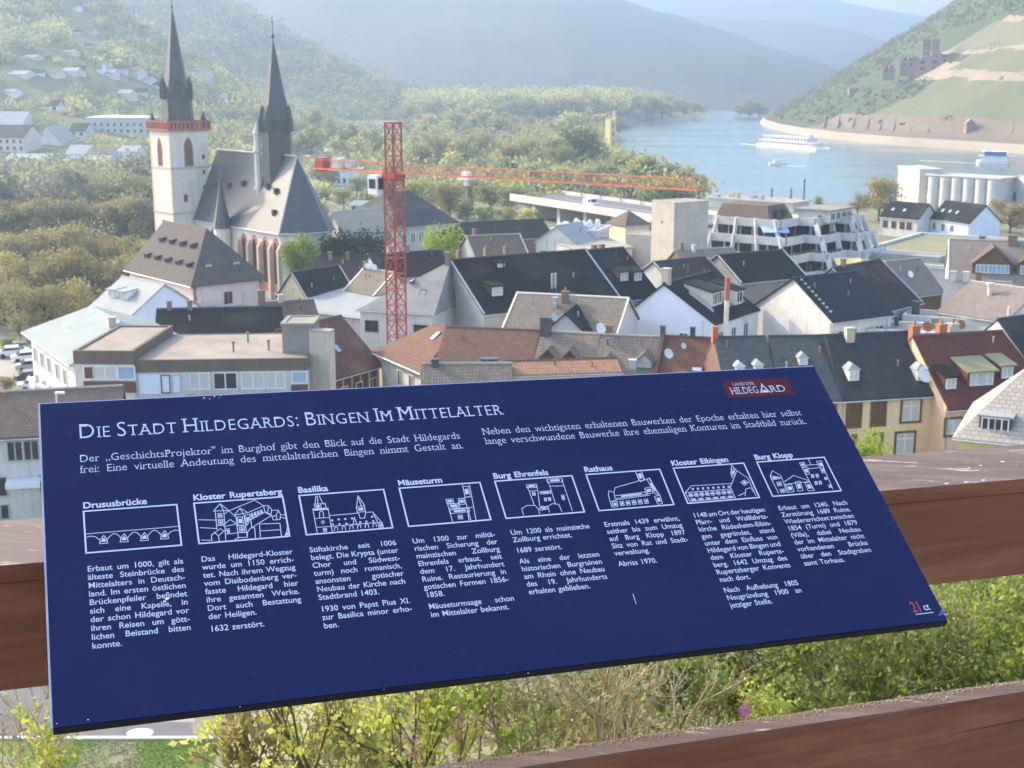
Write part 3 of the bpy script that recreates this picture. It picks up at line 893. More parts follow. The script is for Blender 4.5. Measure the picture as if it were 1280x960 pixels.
# --- flat roofed modern building
h = H('flat_roofed_block', 'taller flat roofed block with brown fascia at the left end of the modern building', (92, 441), (166, 441.5), 12.3, 12.5, 0, 'flat', 'concrete_pale', 'gravel_roof', fasc=('fascia_brown', 1.0), par=.2, ov=.05)
h.win('F', px_u(h, 101), 10.0, .75, 1.05, style='white', glass='panel_maroon', mull=0); h.win('F', px_u(h, 113), 10.0, 2.0, 1.05, glass='glass_curtain'); h.win('F', px_u(h, 144), 10.0, 1.4, 1.05, glass='glass_sky', mull=0)
q = MB(); q.box((px_u(h, 99), -.06, 8.75), (px_u(h, 165), -.003, 9.75), h.P); q.build('spandrel_panel', 'panel_maroon', h.root)
q = MB(); q.box((px_u(h, 99), -.06, 5.55), (px_u(h, 165), -.003, 6.6), h.P); q.build('spandrel_panel', 'panel_maroon', h.root)
h = H('flat_roofed_block', 'long low flat roofed block with a row of white windows and pale gravel roof', (166.5, 452), (384, 449), 11.5, 12.3, 0, 'flat', 'concrete_pale', 'gravel_roof', fasc=('fascia_brown', 1.0), par=.12, ov=.05)
q = MB(); q.box((px_u(h, 169), -.05, 8.55), (px_u(h, 222), -.003, 10.3), h.P); q.build('balcony_wall', 'plaster_blue_white', h.root)
h.win('F', px_u(h, 198), 8.7, .65, 1.5, style='dark', mull=0); h.win('F', px_u(h, 212), 8.7, .6, 1.5, style='grey', mull=0)
for x, w in ((234, 1.6), (264, 1.95), (299, 1.9), (331, 1.5)): h.win('F', px_u(h, x), 8.95, w, 1.4, style='white', glass='glass_curtain' if x != 264 else 'glass_dark')
h.win('F', px_u(h, 363), 9.4, 1.2, .95, style='white', glass='glass_sky', mull=0)
q = MB(); q.box((px_u(h, 361), -.06, 7.9), (px_u(h, 382), -.003, 9.2), h.P); q.build('spandrel_panel', 'panel_maroon', h.root)
q = MB(); q.box((px_u(h, 226), -.06, 7.4), (px_u(h, 355), -.003, 8.6), h.P); q.build('spandrel_panel', 'concrete_tan', h.root)
for x, y in ((310, 428), (336, 438), (292, 440)):
    u, w = px_uw(h, x, y); q = MB(); q.tube(h.P(u, w, 11.5), h.P(u, w, 12.4), .09, n=8); q.tube(h.P(u, w, 12.4), h.P(u, w, 12.55), .17, n=8); q.build('vent_pipe', 'steel_grey', h.root)
h = H('stair_tower', 'grey lift house with a dark front standing on the long flat roof', (352, 406), (391, 406), 14.2, 4, 0, 'flat', 'felt_grey', 'gravel_roof', base=11.57, par=.15, ov=.12)
h = H('wall_tower', 'tall tan concrete wall slab at the right end of the flat roofed building', (386, 413), (411, 415), 13.7, 1.0, 0, 'flat', 'concrete_tan', 'gravel_roof', par=.1, ov=0)
# --- pale metal roofed buildings
h = H('apartment_house', 'cream apartment house under a pale greenish metal roof with two skylights', (38, 416), (94, 455), 10, 12, 2.6, 'hip', 'plaster_white', 'zinc_pale', hf=(.1, .32), ov=.7)
for z in (7.2, 4.4, 1.8):
    for u in (1.2, 4.2, 7.2, 10.6, 13.6): h.win('F', u, z, 1.1, 1.5, style='white')
for z in (6.1, 3.3):
    for u in (3.6, 10):
        q = MB(); q.box((u, -1.3, z - .9), (u + 2.8, -.02, z - .75), h.P); q.box((u, -1.3, z - .75), (u + 2.8, -1.22, z + .2), h.P); q.build('balcony', 'concrete_white', h.root)
u, w = px_uw(h, 66, 409); h.skyl(u, w, .8, 1.5); u, w = px_uw(h, 80, 416); h.skyl(u, w, .8, 1.5); h.chim(13, 5, .7, .7, .8, 'concrete_tan')
h = H('town_house', 'white gabled house with pale blue gable and a white metal roof behind the flat block', (165, 394), (247, 382), 8, 9, 3.1, 'gfront', 'plaster_blue_white', 'zinc_white', ov=.4)
for u in (2, 3.4, 4.8): h.win('L', u, 5.4, .9, 1.4, style='grey')
for u in (1.2, 3.6): h.dormer(u + 1.2, 1.5, 1.5, 1.0, 'shed', 'white_paint', 'zinc_white', 1.6, 'grey', 1, .25, side='L')
h = H('annex', 'low white annex with a rounded glass roof light beside the white gabled house', (236, 391), (300, 379), 5.6, 9, 0, 'flat', 'plaster_white', 'zinc_white', par=.15)
q = MB()
for k in range(8):
    a, b = math.pi * k / 8, math.pi * (k + 1) / 8; c = h.L - 1.6
    q.poly([h.P(c - 1.3 * math.cos(a), 1, 5.7 + 1.0 * math.sin(a)), h.P(c - 1.3 * math.cos(b), 1, 5.7 + 1.0 * math.sin(b)), h.P(c - 1.3 * math.cos(b), 6, 5.7 + 1.0 * math.sin(b)), h.P(c - 1.3 * math.cos(a), 6, 5.7 + 1.0 * math.sin(a))])
for w_ in (1, 6): q.poly([h.P(h.L - 1.6 - 1.3 * math.cos(math.pi * k / 8), w_, 5.7 + math.sin(math.pi * k / 8)) for k in range(9)])
q.build('roof_light', 'glass_sky', h.root)
h = H('long_shed', 'long low shed with a dark slate roof just behind the flat roofed building', (196, 417), (350, 413), 8.6, 6, 2.0, roofm='slate_dark', wall='plaster_grey')
h.chim(px_u(h, 326), 4.6, .8, .8, 2.6, 'chimney_brick', 1); h.chim(px_u(h, 235), 3, .5, .5, .8); h.chim(px_u(h, 209), 3, .5, .5, .8)
# --- big hipped house below the church
h = H('manor_house', 'large old house with taupe hipped roof and two rows of small dormers', (162, 338.5), (241, 358), 8.6, 10.5, 7.0, 'hip', 'plaster_pink', 'slate_warm', hf=(.06, .28), ov=.6)
for k in range(5): h.dormer(h.L * (.17 + .165 * k), 1.15, 1.1, 1.0, 'shed', 'timber_dark', None, 1.4, 'dark', 1, .25, glass='glass_dark')
for k in range(4): h.dormer(h.L * (.23 + .16 * k), 3.0, .95, .75, 'shed', 'timber_dark', None, 1.2, 'dark', 1, .25, glass='glass_dark')
h.win('R', h.d * .44, 5.3, 1.1, 2.0, 'red'); h.win('R', h.d * .14, 2.4, 1, 1.7, 'red'); h.win('R', h.d * .75, 2.4, 1, 1.7, 'red')
h.win('F', [2, 5, 8, 11, 14], 5.4, 1, 1.8, 'red')
for k in (.3, .7): h.dormer(h.d * k, 1.3, .9, .8, 'shed', 'lead_light', None, 1.0, 'white', 0, .2, side='R', glass='glass_sky')
for f, a in (('R', 0), ('R', h.d - .5)):
    Q, _ = h.face(f); q = MB()
    for k in range(12): q.box((a, -.0, .3 + k * .7), (a + (.5 if k % 2 else .38), .05, .95 + k * .7), Q)
    q.build('corner_quoin', 'sandstone_red', h.root)
# --- red roofed house, white house with brown hip
h = H('town_house', 'ochre house with a dark red tiled roof right of the tan wall slab', (398, 477), (474, 455), 7, 10, 4.4, 'gable', 'plaster_ochre', 'tile_red', rf=.5)
pw(h, [421, 432, 443, 454, 465], 6.3, 1.7, .55, style='brown+s'); h.chim(px_u(h, 419), 2.8, .55, .55, 1.6, 'concrete_pale'); u, w = px_uw(h, 421, 436); h.skyl(u, w, .7, 1.0)
h = H('town_house', 'white walled house with a hipped brown roof standing in front of the crane', (471, 441), (529, 466), 8, 9, 3.3, 'hip', 'plaster_white', 'tile_brown', hf=(.38, .2), ov=.5)
for x in (499, 513): h.win('F', px_u(h, x) - .45, 5.7, .9, 1.5, 'white')
for x in (484, 507): h.win('F', px_u(h, x) - .45, 2.6, .9, 1.5, 'white')
h.skyl(h.L * .62, 3.4, .8, 1.1); ridge(h, 'brick_brown', .1)
# --- the long row in front
def row(x0, x1, y0, y1, hh, d, rise, roofm, wall, label, **k): return H('row_house', label, (x0, y0), (x1, y1), hh, d, rise, 'gable', wall, roofm, og=.03, ov=.4, **k)
r1 = row(540, 661, 468, 474, 8, 10.5, 3.55, 'tile_brown', 'plaster_white', 'row house with brown tiled roof and two skylights above the middle of the board')
for x, y in ((599, 429), (640, 431)): u, w = px_uw(r1, x, y); r1.skyl(u, w, 1.0, 1.15)
r2 = row(661.5, 737, 474, 478, 8, 10.5, 3.50, 'tile_greybrown', 'plaster_white', 'row house with grey brown tiles and a large dark chimney, right of the skylight roof')
r2.chim(.5, 5.0, 1.0, .8, 1.5, 'lead_dark', label='large dark chimney'); r2.dish(5.9, 4.9, .55, .9)
for x in (680, 708): r2.dormer(px_u(r2, x), 1.9, 1.5, .35, 'gable', 'timber_dark', None, 1.6, 'dark', 0, .75, glass='glass_dark')
r3 = row(737.5, 817, 478, 482, 8, 10.5, 3.45, 'tile_greybrown', 'plaster_cream', 'row house with grey brown tiles and a round capped chimney at its ridge')
r3.chim(.8, 5.6, .7, .7, 1.0, 'chimney_brick'); r3.dish(.1, 5.0, .5, .8)
r3.dormer(px_u(r3, 803), 1.7, 1.6, .5, 'gable', 'lead_light', None, 1.8, 'grey', 0, .8); r3.chim(px_u(r3, 789), 1.6, .7, .5, .7, 'concrete_white'); r3.dormer(px_u(r3, 757), 1.6, 1.4, .3, 'gable', 'plaster_pink', None, 1.4, 'dark', 0, .7)
r4 = row(817.5, 908, 482, 487, 8, 10.5, 3.55, 'tile_red', 'plaster_peach', 'row house with a rusty red tiled roof carrying a white satellite dish')
u, w = px_uw(r4, 835, 448); r4.dish(u, w, .5, .55); u, w = px_uw(r4, 854, 437); r4.dish(u, w, .3, .45)
for x in (819, 858): r4.chim(px_u(r4, x), 5.3, .45, .45, .9, 'lead_dark')
for x, y in ((871, 462), (892, 454)): u, w = px_uw(r4, x, y); r4.skyl(u, w, .9, .5, 'glass_curtain')
q = MB(); q.box8([r4.P(-.16, -.45, 7.95), r4.P(.16, -.45, 7.95), r4.P(.16, 5.25, 11.9), r4.P(-.16, 5.25, 11.9)], [r4.P(-.16, -.45, 8.2), r4.P(.16, -.45, 8.2), r4.P(.16, 5.25, 12.15), r4.P(-.16, 5.25, 12.15)]); q.build('party_wall_cap', 'panel_maroon', r4.roof)
r5 = row(909, 976, 500, 498.5, 8.5, 11, 4.31, 'slate_weathered', 'brick_brown', 'row house with a mottled weathered grey slate roof, right of the rusty red roof')
for x, y in ((925, 465), (948, 463)): u, w = px_uw(r5, x, y); r5.dormer(u, w, .8, .5, 'hip', 'lead_light', 'lead_light', 1.0, 'white', 0, .4)
q = MB(); q.box((-.15, 5.3, 12.5), (.35, 5.9, 14.0), r5.P); q.build('fire_wall', 'pot_clay', r5.roof)
r6 = row(976.5, 1051, 498.5, 497.5, 8.5, 11, 4.33, 'slate_weathered', 'plaster_cream', 'row house with streaked dark slate roof directly behind the top right corner of the board')
u, w = px_uw(r6, 1004, 456); r6.dormer(u, w, .8, .6, 'hip', 'cream_paint', 'zinc_white', 1.0, 'white', 0, .5)
r7 = row(1051.5, 1182, 497.5, 490, 8.5, 11, 4.35, 'slate_mid', 'plaster_cream', 'yellow plastered house with a dark slate roof and two small hooded dormers')
for x in (1067, 1152): u, w = px_uw(r7, x, 476); r7.dormer(u, w, 1.0, 1.0, 'hip', 'cream_paint', 'zinc_white', 1.2, 'white', 1, .55, label='small cream dormer with a pale hood')
u, w = px_uw(r7, 1146, 474); r7.dish(u + .5, w - .4, .75, .9, (.3, -.9)); u, w = px_uw(r7, 1099, 443); r7.skyl(u, w, .7, .5, 'glass_curtain')
r7.chim(px_u(r7, 1097), 5.0, .8, .6, 1.0, 'concrete_tan')
pw(r7, [1074, 1105], 7.9, 2.0, 1.15, style='brown+s'); pw(r7, [1146], 7.95, 1.9, 1.7, style='brown+w', glass='glass_curtain', trans=1); pw(r7, [1043.], 7.9, 2.0, .9, style='brown+s')
pw(r7, [1103], 4.95, 1.9, 1.15, style='brown+d', glass='glass_curtain'); pw(r7, [1141], 4.95, 1.9, 1.7, style='brown+w', glass='glass_curtain', trans=1); pw(r7, [1070], 4.95, 1.9, 1.1, style='brown+s')
pw(r7, [1070, 1103, 1141], 2.3, 1.8, 1.2, style='brown+w')
q = MB(); q.tube(r7.P(r7.L - .2, -.1, 0.1), r7.P(r7.L - .2, -.1, 8.3), .06, n=6); q.build('downpipe', 'lead_light', r7.root)
r8 = H('town_house', 'peach plastered house with a deep maroon roof and three shed dormers', (1183, 508), (1306, 499), 7.8, 12, 5.0, 'gable', 'plaster_peach', 'tile_darkred', og=.03, ov=.45)
u, w = px_uw(r8, 1188, 487); r8.dormer(u, w, 1.1, 1.1, 'shed', 'timber_dark', 'slate_dark', 2.2, 'white', 1, .6)
u, w = px_uw(r8, 1226, 482); r8.dormer(u, w, 2.8, 1.25, 'shed', 'panel_maroon', 'felt_green', 2.6, 'white', 2, .8, label='wide dormer with an olive grey roof', wh=.8)
u, w = px_uw(r8, 1258, 474); r8.dormer(u, w, 1.3, 1.2, 'shed', 'panel_maroon', 'felt_green', 2.4, 'white', 1, .6)
pw(r8, [1201], 6.6, 1.4, 1.45, style='brown+w', glass='glass_curtain'); pw(r8, [1196], 3.6, 1.4, 1.4, style='brown+w'); pw(r8, [1243], 6.6, 1.4, 1.4, style='brown+w')
for x, m in ((1147, 'chimney_red'), (1190, 'chimney_red'), (1206, 'chimney_brick')): pass
for u, m in ((.4, 'chimney_red'), (3.2, 'chimney_red'), (4.4, 'concrete_tan')): r8.chim(u, 6.4, .8, .7, 1.1, m, 1)
r8.dish(1.8, 6.6, .5, 1.2, (.2, -.9), 'pot_clay'); r8.dish(5.4, 6.7, .45, 1.3, (.2, -.9), 'pot_clay')
r9 = H('town_house', 'house with a blackish slate roof at the right edge beside the maroon roof', (1309, 485), (1440, 462), 8.6, 12, 5.2, 'gable', 'plaster_white', 'slate_plum', og=.03)
g = H('gate_house', 'small yellow house under a pale hipped roof just behind the rail', (1200, 548), (1370, 566), 10.5, 11, 4.6, 'hip', 'plaster_yellow', 'tile_pale', hf=(.42, .42), ov=.5)
u, w = px_uw(g, 1243, 542); g.dormer(u, w, 2.2, 1.2, 'box', 'lead_dark', 'zinc_white', 2.0, 'white', 2, .3, glass='glass_dark', wh=.8, label='flat roofed dormer with white framed windows')
# --- front roofs behind the board's upper edge
h = H('town_house', 'low house with grey brown tiles and a squat dark chimney above the board', (526, 517), (642, 516), 7.4, 10, 3.2, 'gable', 'plaster_cream', 'tile_greybrown', og=.05)
u, w = px_uw(h, 612, 466); h.chim(u, w, 1.5, 1.0, 1.3, 'lead_dark', 0); h.chim(px_u(h, 542), 4.8, .6, .6, .5, 'lead_dark'); u, w = px_uw(h, 573, 477); h.skyl(u, w, .6, .5)
h = H('lean_to', 'narrow pinkish building with a bright terracotta roof just above the edge of the board', (634, 470), (776, 465.5), 9.7, 4, .75, 'gable', 'plaster_pink', 'tile_terracotta', og=.05, ov=.2)
# --- middle of the town
h = H('town_house', 'house with a pale edged brown grey roof behind the tiled row', (630, 411), (770, 419), 8, 11, 3.1, 'gable', 'plaster_white', 'tile_greybrown', verge='cream_paint'); ridge(h, 'cream_paint', .16); h.chim(6, 4.4, .8, .6, 1.2, 'chimney_brick', 1); h.chim(5, 3.6, .5, .5, 1.0, 'lead_light')
h = H('town_house', 'narrow cross gable with a black roof in front of the pale edged brown roof', (672, 424), (742, 427), 7.6, 6, 2.9, 'gfront', 'plaster_grey', 'slate_dark'); h.chim(h.L * .2, 3, .5, .5, 1, 'chimney_brick'); h.dish(h.L * .25, 1.4, .45, .7); h.skyl(h.L * .2, 2.2, .6, .6)
m3 = H('town_house', 'grey roofed house with a white end wall directly right of the crane mast', (450, 388), (541, 393), 9, 14, 5.0, 'hip', 'plaster_white', 'felt_grey', hf=(.9, .04), ov=.35)
m3.win('F', px_u(m3, 527) - .9, 6.4, 1.7, 1.2, 'dark', mull=1); m3.win('F', px_u(m3, 465) - .8, 6.6, 1.5, 1.2, 'dark', mull=1); u, w = px_uw(m3, 528, 369); m3.skyl(u, w, .7, 1.5, 'glass_curtain'); m3.chim(m3.L * .93, 7, .6, .6, 1.2); u, w = px_uw(m3, 515, 350); m3.skyl(u, w, 1.4, .5, 'glass_curtain')
m2 = H('hall', 'big house with a long steep black slate roof edged with pale metal', (605, 392), (775, 375), 9, 16, 5.2, 'gable', 'plaster_grey', 'slate_dark', verge='lead_light', ov=.3)
for x, y in ((619, 372), (548 + 60, 378)): pass
u, w = px_uw(m2, 617, 371); m2.dormer(u + .5, w, 1.6, 1.2, 'shed', 'timber_dark', None, 1.8, 'white', 2, .3, glass='glass_curtain')
u, w = px_uw(m2, 625, 334); m2.dormer(u, w, .6, .5, 'shed', 'timber_dark', None, .9, 'white', 0, .2)
for u in (1.2, 5.0, 7.8): m2.chim(u, 8.2, .55, .55, 1.1, 'chimney_brick', 1)
u, w = px_uw(m2, 690, 360)
q = MB()
for k in (0, .5): q.tube(m2.P(u + k, w, m2.rz(u, w) - .2), m2.P(u + k, w, m2.rz(u, w) + 1.8), .14, n=8)
q.build('flue_pipe', 'lead_light', m2.root)
m2b = H('town_house', 'black slate roofed house with two white dormer windows beside the long black roof', (776, 375), (824, 370), 9, 16, 5.1, 'gable', 'plaster_grey', 'slate_dark', ov=.3)
for x in (780, 797): u, w = px_uw(m2b, x, 352); m2b.dormer(u, w, 1.3, 1.2, 'shed', 'timber_dark', None, 1.8, 'white', 1, .4)
for u in (2.2, 3.4): m2b.chim(u, 9, .6, .6, 1, 'chimney_brick')
m4 = H('town_house', 'house with a large pale blue gable wall and a black roof', (783, 393), (893, 405), 8.2, 12, 4.0, 'gfront', 'plaster_blue_white', 'slate_dark', rf=.43, ov=.3); ridge(m4, 'lead_dark', .1)
m4.dormer(4.4, 1.9, 3.0, 1.7, 'shed', 'plaster_white', 'slate_dark', 3.6, 'white', 2, .9, side='R', label='wide white dormer under a black lean roof', glass='glass_dark')
m4.dormer(9.2, 1.2, 2.0, 1.7, 'shed', 'plaster_white', 'slate_dark', 3.6, 'white', 1, .9, side='R', glass='glass_dark')
for a in (2.1, 6.6, 7.6, 10.6):
    q = MB(); q.box8([m4.P(m4.L - 1.2, a, m4.rz(m4.L - 1.2, a) + .02), m4.P(m4.L - 1.2, a + .16, m4.rz(m4.L - 1.2, a) + .02), m4.P(m4.L - 4.4, a + .16, m4.rz(m4.L - 4.4, a) + .02), m4.P(m4.L - 4.4, a, m4.rz(m4.L - 4.4, a) + .02)][::-1],
                         [m4.P(m4.L - 1.2, a, m4.rz(m4.L - 1.2, a) + .28), m4.P(m4.L - 1.2, a + .16, m4.rz(m4.L - 1.2, a) + .28), m4.P(m4.L - 4.4, a + .16, m4.rz(m4.L - 4.4, a) + .28), m4.P(m4.L - 4.4, a, m4.rz(m4.L - 4.4, a) + .28)][::-1]); q.build('fire_wall_strip', 'concrete_white', m4.roof)
m4.chim(m4.L * .43, .5, .9, .8, 1.6, 'concrete_tan'); m4.win('R', [1.0, 4.6, 8], 5.4, 1.2, 1.6, 'white'); m4.win('F', [7.2], 5.2, 1, 1.5, 'white')
fl = m4.P(m4.L + 1.0, 1.0, 0); q = MB(); q.tube(fl, fl + Vector((0, 0, 10.9)), .28, n=12); fo = q.build('flue', 'cream_paint', m4.root, 'tall round flue, cream below and orange at its top'); q = MB(); q.tube(fl + Vector((0, 0, 10.9)), fl + Vector((0, 0, 13.6)), .30, n=12); q.build('flue_top', 'pot_clay', fo)
m5 = H('town_house', 'white gabled house with a smooth blue black slate roof right of the pale blue gable', (944, 382), (1041, 402), 8.5, 9.5, 4.1, 'gfront', 'plaster_white', 'slate_blue', ov=.3)
m5.win('R', [1, 2.6, 5.4, 7], 5.8, 1.2, 1.4, 'grey'); ridge(m5, 'lead_dark', .1)
for k in range(9):
    q = MB(); b = m5.P(m5.L * .5 + .5 + k * .62, .7, 0); b.z = m5.rz(m5.L * .5 + .5 + k * .62, .7); q.box((-.12, -.12, -.05), (.12, .12, .16), lambda a, c, d: b + m5.U * a + m5.W * c + Vector((0, 0, d))); q.build('snow_guard', 'lead_light', m5.roof)
h = H('town_house', 'house with a tall dark brown black roof right of the blue black slate roof', (1092, 391), (1150, 377), 8, 12, 4.7, 'gable', 'plaster_grey', 'slate_plum', verge='lead_light'); h.chim(2.6, 6, .5, .5, .8)
h = H('town_house', 'small house with a reddish brown roof beside the large flat roof', (1138, 369), (1178, 364), 7.2, 9, 3.9, 'gable', 'timber_brown', 'roof_taupe'); h.dish(2, 2, .5, .6)
h = H('town_house', 'brown roofed house with broad white glazed gable dormers at the right edge', (1186, 348), (1345, 354), 8, 14, 4.6, 'gable', 'plaster_white', 'roof_taupe', verge='cream_paint', ov=.5)
for x in (1236, 1292): u = px_u(h, x); h.dormer(u, .8, 5.4, 1.4, 'gable', 'timber_brown', 'roof_brown', 4, 'white', 4, 2.3, glass='glass_sky', wh=.75)
h.chim(8.6, 6.4, 1.3, .8, 1.2, 'chimney_brick'); h.chim(4.5, 7.4, .9, .6, .7, 'chimney_brick')
m9 = H('town_house', 'house with a low grey roof and several chimneys in front of the gable dormer house', (1180, 389), (1262, 393), 7.4, 10, 3.1, 'gable', 'plaster_grey', 'felt_grey')
for u, m in ((.8, 'concrete_pale'), (2.4, 'concrete_pale'), (3.9, 'chimney_brick')): m9.chim(u, 5, .7, .6, 1.0, m)
m9.win('F', [1.0, 4.4], 5.3, .8, 1.2, 'white'); q = MB(); q.tube(m9.P(5.2, -.3, 3), m9.P(5.2, -.3, 11.0), .3, n=12); q.tube(m9.P(5.2, -.3, 11.0), m9.P(5.2, -.3, 11.25), .5, n=12); q.build('flue', 'concrete_white', m9.root, 'thick round pale flue with a broad cap')
h = H('town_house', 'white house with a taupe roof at the right edge behind the maroon roof', (1256, 402), (1330, 388), 7.6, 9, 3.0, 'gfront', 'plaster_white', 'roof_taupe'); h.win('F', [1.2, 3.6], 5.6, .7, 1.3, 'dark'); q = MB(); q.tube(h.P(.3, -.3, 2), h.P(.3, -.3, 9.4), .22, n=10); q.build('flue', 'concrete_pale', h.root)
h = H('low_building', 'low white walled building with a roof terrace in front of the grey roofed house', (1128, 400), (1222, 407), 6.6, 5, 0, 'flat', 'plaster_white', 'gravel_roof', par=.7, ov=.05)
h.chim(1.2, 2, .9, .8, 2.0, 'lead_dark'); h = H('low_building', 'low building with a tan flat roof and white parapet behind the dark slate roof', (1084, 413), (1186, 419), 6.9, 6, 0, 'flat', 'plaster_white', 'gravel_roof', par=.25); h.chim(7.4, 3.5, .8, .7, 1.2, 'felt_green'); h.chim(3, 4, .5, .5, 1, 'lead_dark')
# --- jumble right of the church
h = H('town_house', 'small cream gabled house with a steep black roof below the round tree', (348, 369), (384, 374), 6.2, 9, 3.3, 'gfront', 'plaster_cream', 'slate_dark', verge='concrete_white'); h.win('F', [1.6], 3.4, .7, 1.4, 'dark')
h = H('workshop', 'wide low workshop with a shining pale metal roof left of the crane', (352, 384), (466, 399), 5.8, 12.5, .9, 'shed', 'plaster_grey', 'zinc_white')
h = H('town_house', 'dark roofed house behind the shining metal roof', (398, 352), (476, 350), 6.4, 9, 2.9, 'gable', 'plaster_grey', 'slate_plum'); h.chim(2, 4, .6, .5, 1); h.chim(4.6, 4, .5, .5, .9)
h = H('town_house', 'small house with a tan tiled roof and pale edge left of the crane mast', (432, 363), (468, 369), 6.8, 7, 2.6, 'gable', 'plaster_cream', 'tile_greybrown', verge='cream_paint'); h.dish(1, 3.2, .45, .7); h.dish(2.4, 3.2, .45, .7); h.chim(.3, 3.4, .4, .4, 1)
h = H('town_house', 'narrow brown roofed building behind the lift house', (336, 400), (396, 396), 7.4, 4.5, 1.7, 'gable', 'brick_brown', 'roof_brown'); h.chim(2, 2.2, .6, .5, .7, 'concrete_tan')
h = H('chapel_house', 'small building with a steep sunlit roof at the right foot of the church', (404, 301), (432, 305), 6, 11, 5.4, 'gfront', 'church_white', 'zinc_tan')
h = H('town_house', 'black roofed house below the bright round tree', (478, 348), (566, 342), 7, 10, 2.8, 'gable', 'plaster_grey', 'slate_dark'); h.chim(3, 5, .6, .5, 1.1, 'concrete_tan', 1); h.chim(6, 5, .6, .5, 1.0)
h = H('town_house', 'small house with a greyish brown gable roof behind the long black roof', (594, 323), (660, 320), 7, 9, 3.0, 'gable', 'plaster_grey', 'roof_brown', verge='concrete_pale'); h.chim(1.5, 5, .6, .6, 1.3)
h = H('town_house', 'house with a plum black roof left of the terraced building', (843, 357), (908, 350), 8, 9, 2.6, 'gable', 'plaster_grey', 'slate_plum', verge='concrete_white')
h = H('town_house', 'house with a pinkish tan roof at the foot of the terraced building', (862, 346), (934, 342), 5.6, 10, 3.4, 'gable', 'brick_brown', 'roof_taupe'); h.chim(1, 5, .6, .6, 1.0); h.chim(3, 4.6, .5, .5, .9, 'concrete_pale')
h = H('town_house', 'house with a black roof between the tall flue and the terraced building', (926, 353), (1006, 345), 8, 10, 3.1, 'gable', 'felt_grey', 'slate_dark', verge='concrete_white')
h = H('villa', 'large pale building with a hipped slate roof behind the crane mast', (497, 285), (570, 279), 7.6, 20, 6.0, 'hip', 'plaster_grey', 'slate_mid', hf=(.3, .3), ov=.7); h.win('F', [1, 3, 5, 7, 9], 4.6, 1, 1.8, 'white'); h.win('L', [2, 5, 8, 11, 14], 4.6, 1, 1.8, 'white')
h = H('shop_hall', 'white gabled hall roof beside the rooftop machinery', (670, 302), (722, 306), 6, 9, 3.0, 'gfront', 'plaster_white', 'zinc_white'); h.win('F', [1, 3.4, 5.6], 3, 1.4, 1.4, 'grey')
h = H('shop_hall', 'white flat hall crowded with rooftop air units in front of the bridge', (690, 288), (748, 290), 7.6, 9, 0, 'flat', 'plaster_white', 'zinc_white', par=.4)
rr = random.Random(4)
for k in range(9):
    u, w = .4 + k * .85, rr.uniform(.6, 5); z = 7.7; s1 = rr.uniform(.9, 1.6)
    q = MB(); q.box((u, w, z), (u + .75, w + 1.6, z + s1), h.P); q.tube(h.P(u + .37, w + .8, z + s1), h.P(u + .37, w + .8, z + s1 + .3), .3, n=8); q.build('air_unit', 'white_paint', h.root)
h = H('shop_hall', 'low hall with a broad cream flat roof left of the concrete block', (720, 313), (790, 309), 5.6, 10, .6, 'shed', 'concrete_pale', 'zinc_tan')
h = H('low_building', 'tan walled low building against the concrete block', (784, 293), (826, 296), 7.6, 6, 0, 'flat', 'concrete_tan', 'gravel_roof', par=.15, ov=.05)
h = H('town_house', 'small cream house with a dark brown roof by the end of the bridge', (782, 283), (812, 281), 4.5, 7, 3.0, 'hip', 'plaster_cream', 'roof_brown')
h = H('long_shed', 'long low dark roofed hall below the bridge', (556, 302), (690, 296), 4.6, 11, 2.8, 'gable', 'brick_brown', 'slate_dark')
h = H('long_shed', 'low reddish brown roofed shed in front of the dark hall', (585, 305), (668, 300), 3.2, 6, 1.2, 'gable', 'brick_brown', 'tile_darkred')

for h_ in (r1, r2, r3, r4, r5, r6):
    for z in (5.0, 1.9): h_.win('F', [h_.L * k - .5 for k in (.2, .5, .8)], z, 1.0, 1.6, 'white')
for h_ in HOUSES:
    if h_.root['label'].startswith(('low house with grey brown', 'narrow pinkish', 'ochre house', 'house with a pale edged')):
        for z in (4.2, 1.2): h_.win('F', [h_.L * k - .5 for k in (.15, .4, .65, .88)], z, .95, 1.5, 'white')
# small roof fittings: aerials, soil pipes, snow rails
ra_ = random.Random(77)
for h in list(HOUSES):
    if h.kind not in ('gable', 'gfront') or h.L < 4: continue
    if ra_.random() < .55:
        u, w = (h.L * ra_.uniform(.25, .8), h.d * h.rf) if h.kind == 'gable' else (h.L * h.rf, h.d * ra_.uniform(.2, .8))
        b = h.P(u, w, h.rz(u, w) - .1); t = b + Vector((0, 0, ra_.uniform(1.2, 2.2))); q = MB(); q.tube(b, t, .025, n=5)
        a = Vector((math.cos(u), math.sin(u), 0))
        for k in range(4): q.tube(t - Vector((0, 0, .18 * k)) - a * (.45 - .07 * k), t - Vector((0, 0, .18 * k)) + a * (.45 - .07 * k), .014, n=4)
        q.build('aerial', 'steel_grey', h.root)
    for k in range(ra_.choice((1, 2, 3))):
        u, w = (h.L * ra_.uniform(.12, .88), h.d * h.rf * ra_.uniform(.3, .85)) if h.kind == 'gable' else (h.L * (h.rf + (1 - h.rf) * ra_.uniform(.25, .7)), h.d * ra_.uniform(.15, .85))
        b = h.P(u, w, h.rz(u, w) - .1); q = MB(); q.tube(b, b + Vector((0, 0, .55)), .07, n=8); q.tube(b + Vector((0, 0, .55)), b + Vector((0, 0, .65)), .11, n=8); q.build('vent_pipe', ra_.choice(('lead_light', 'lead_dark', 'pot_clay')), h.roof)
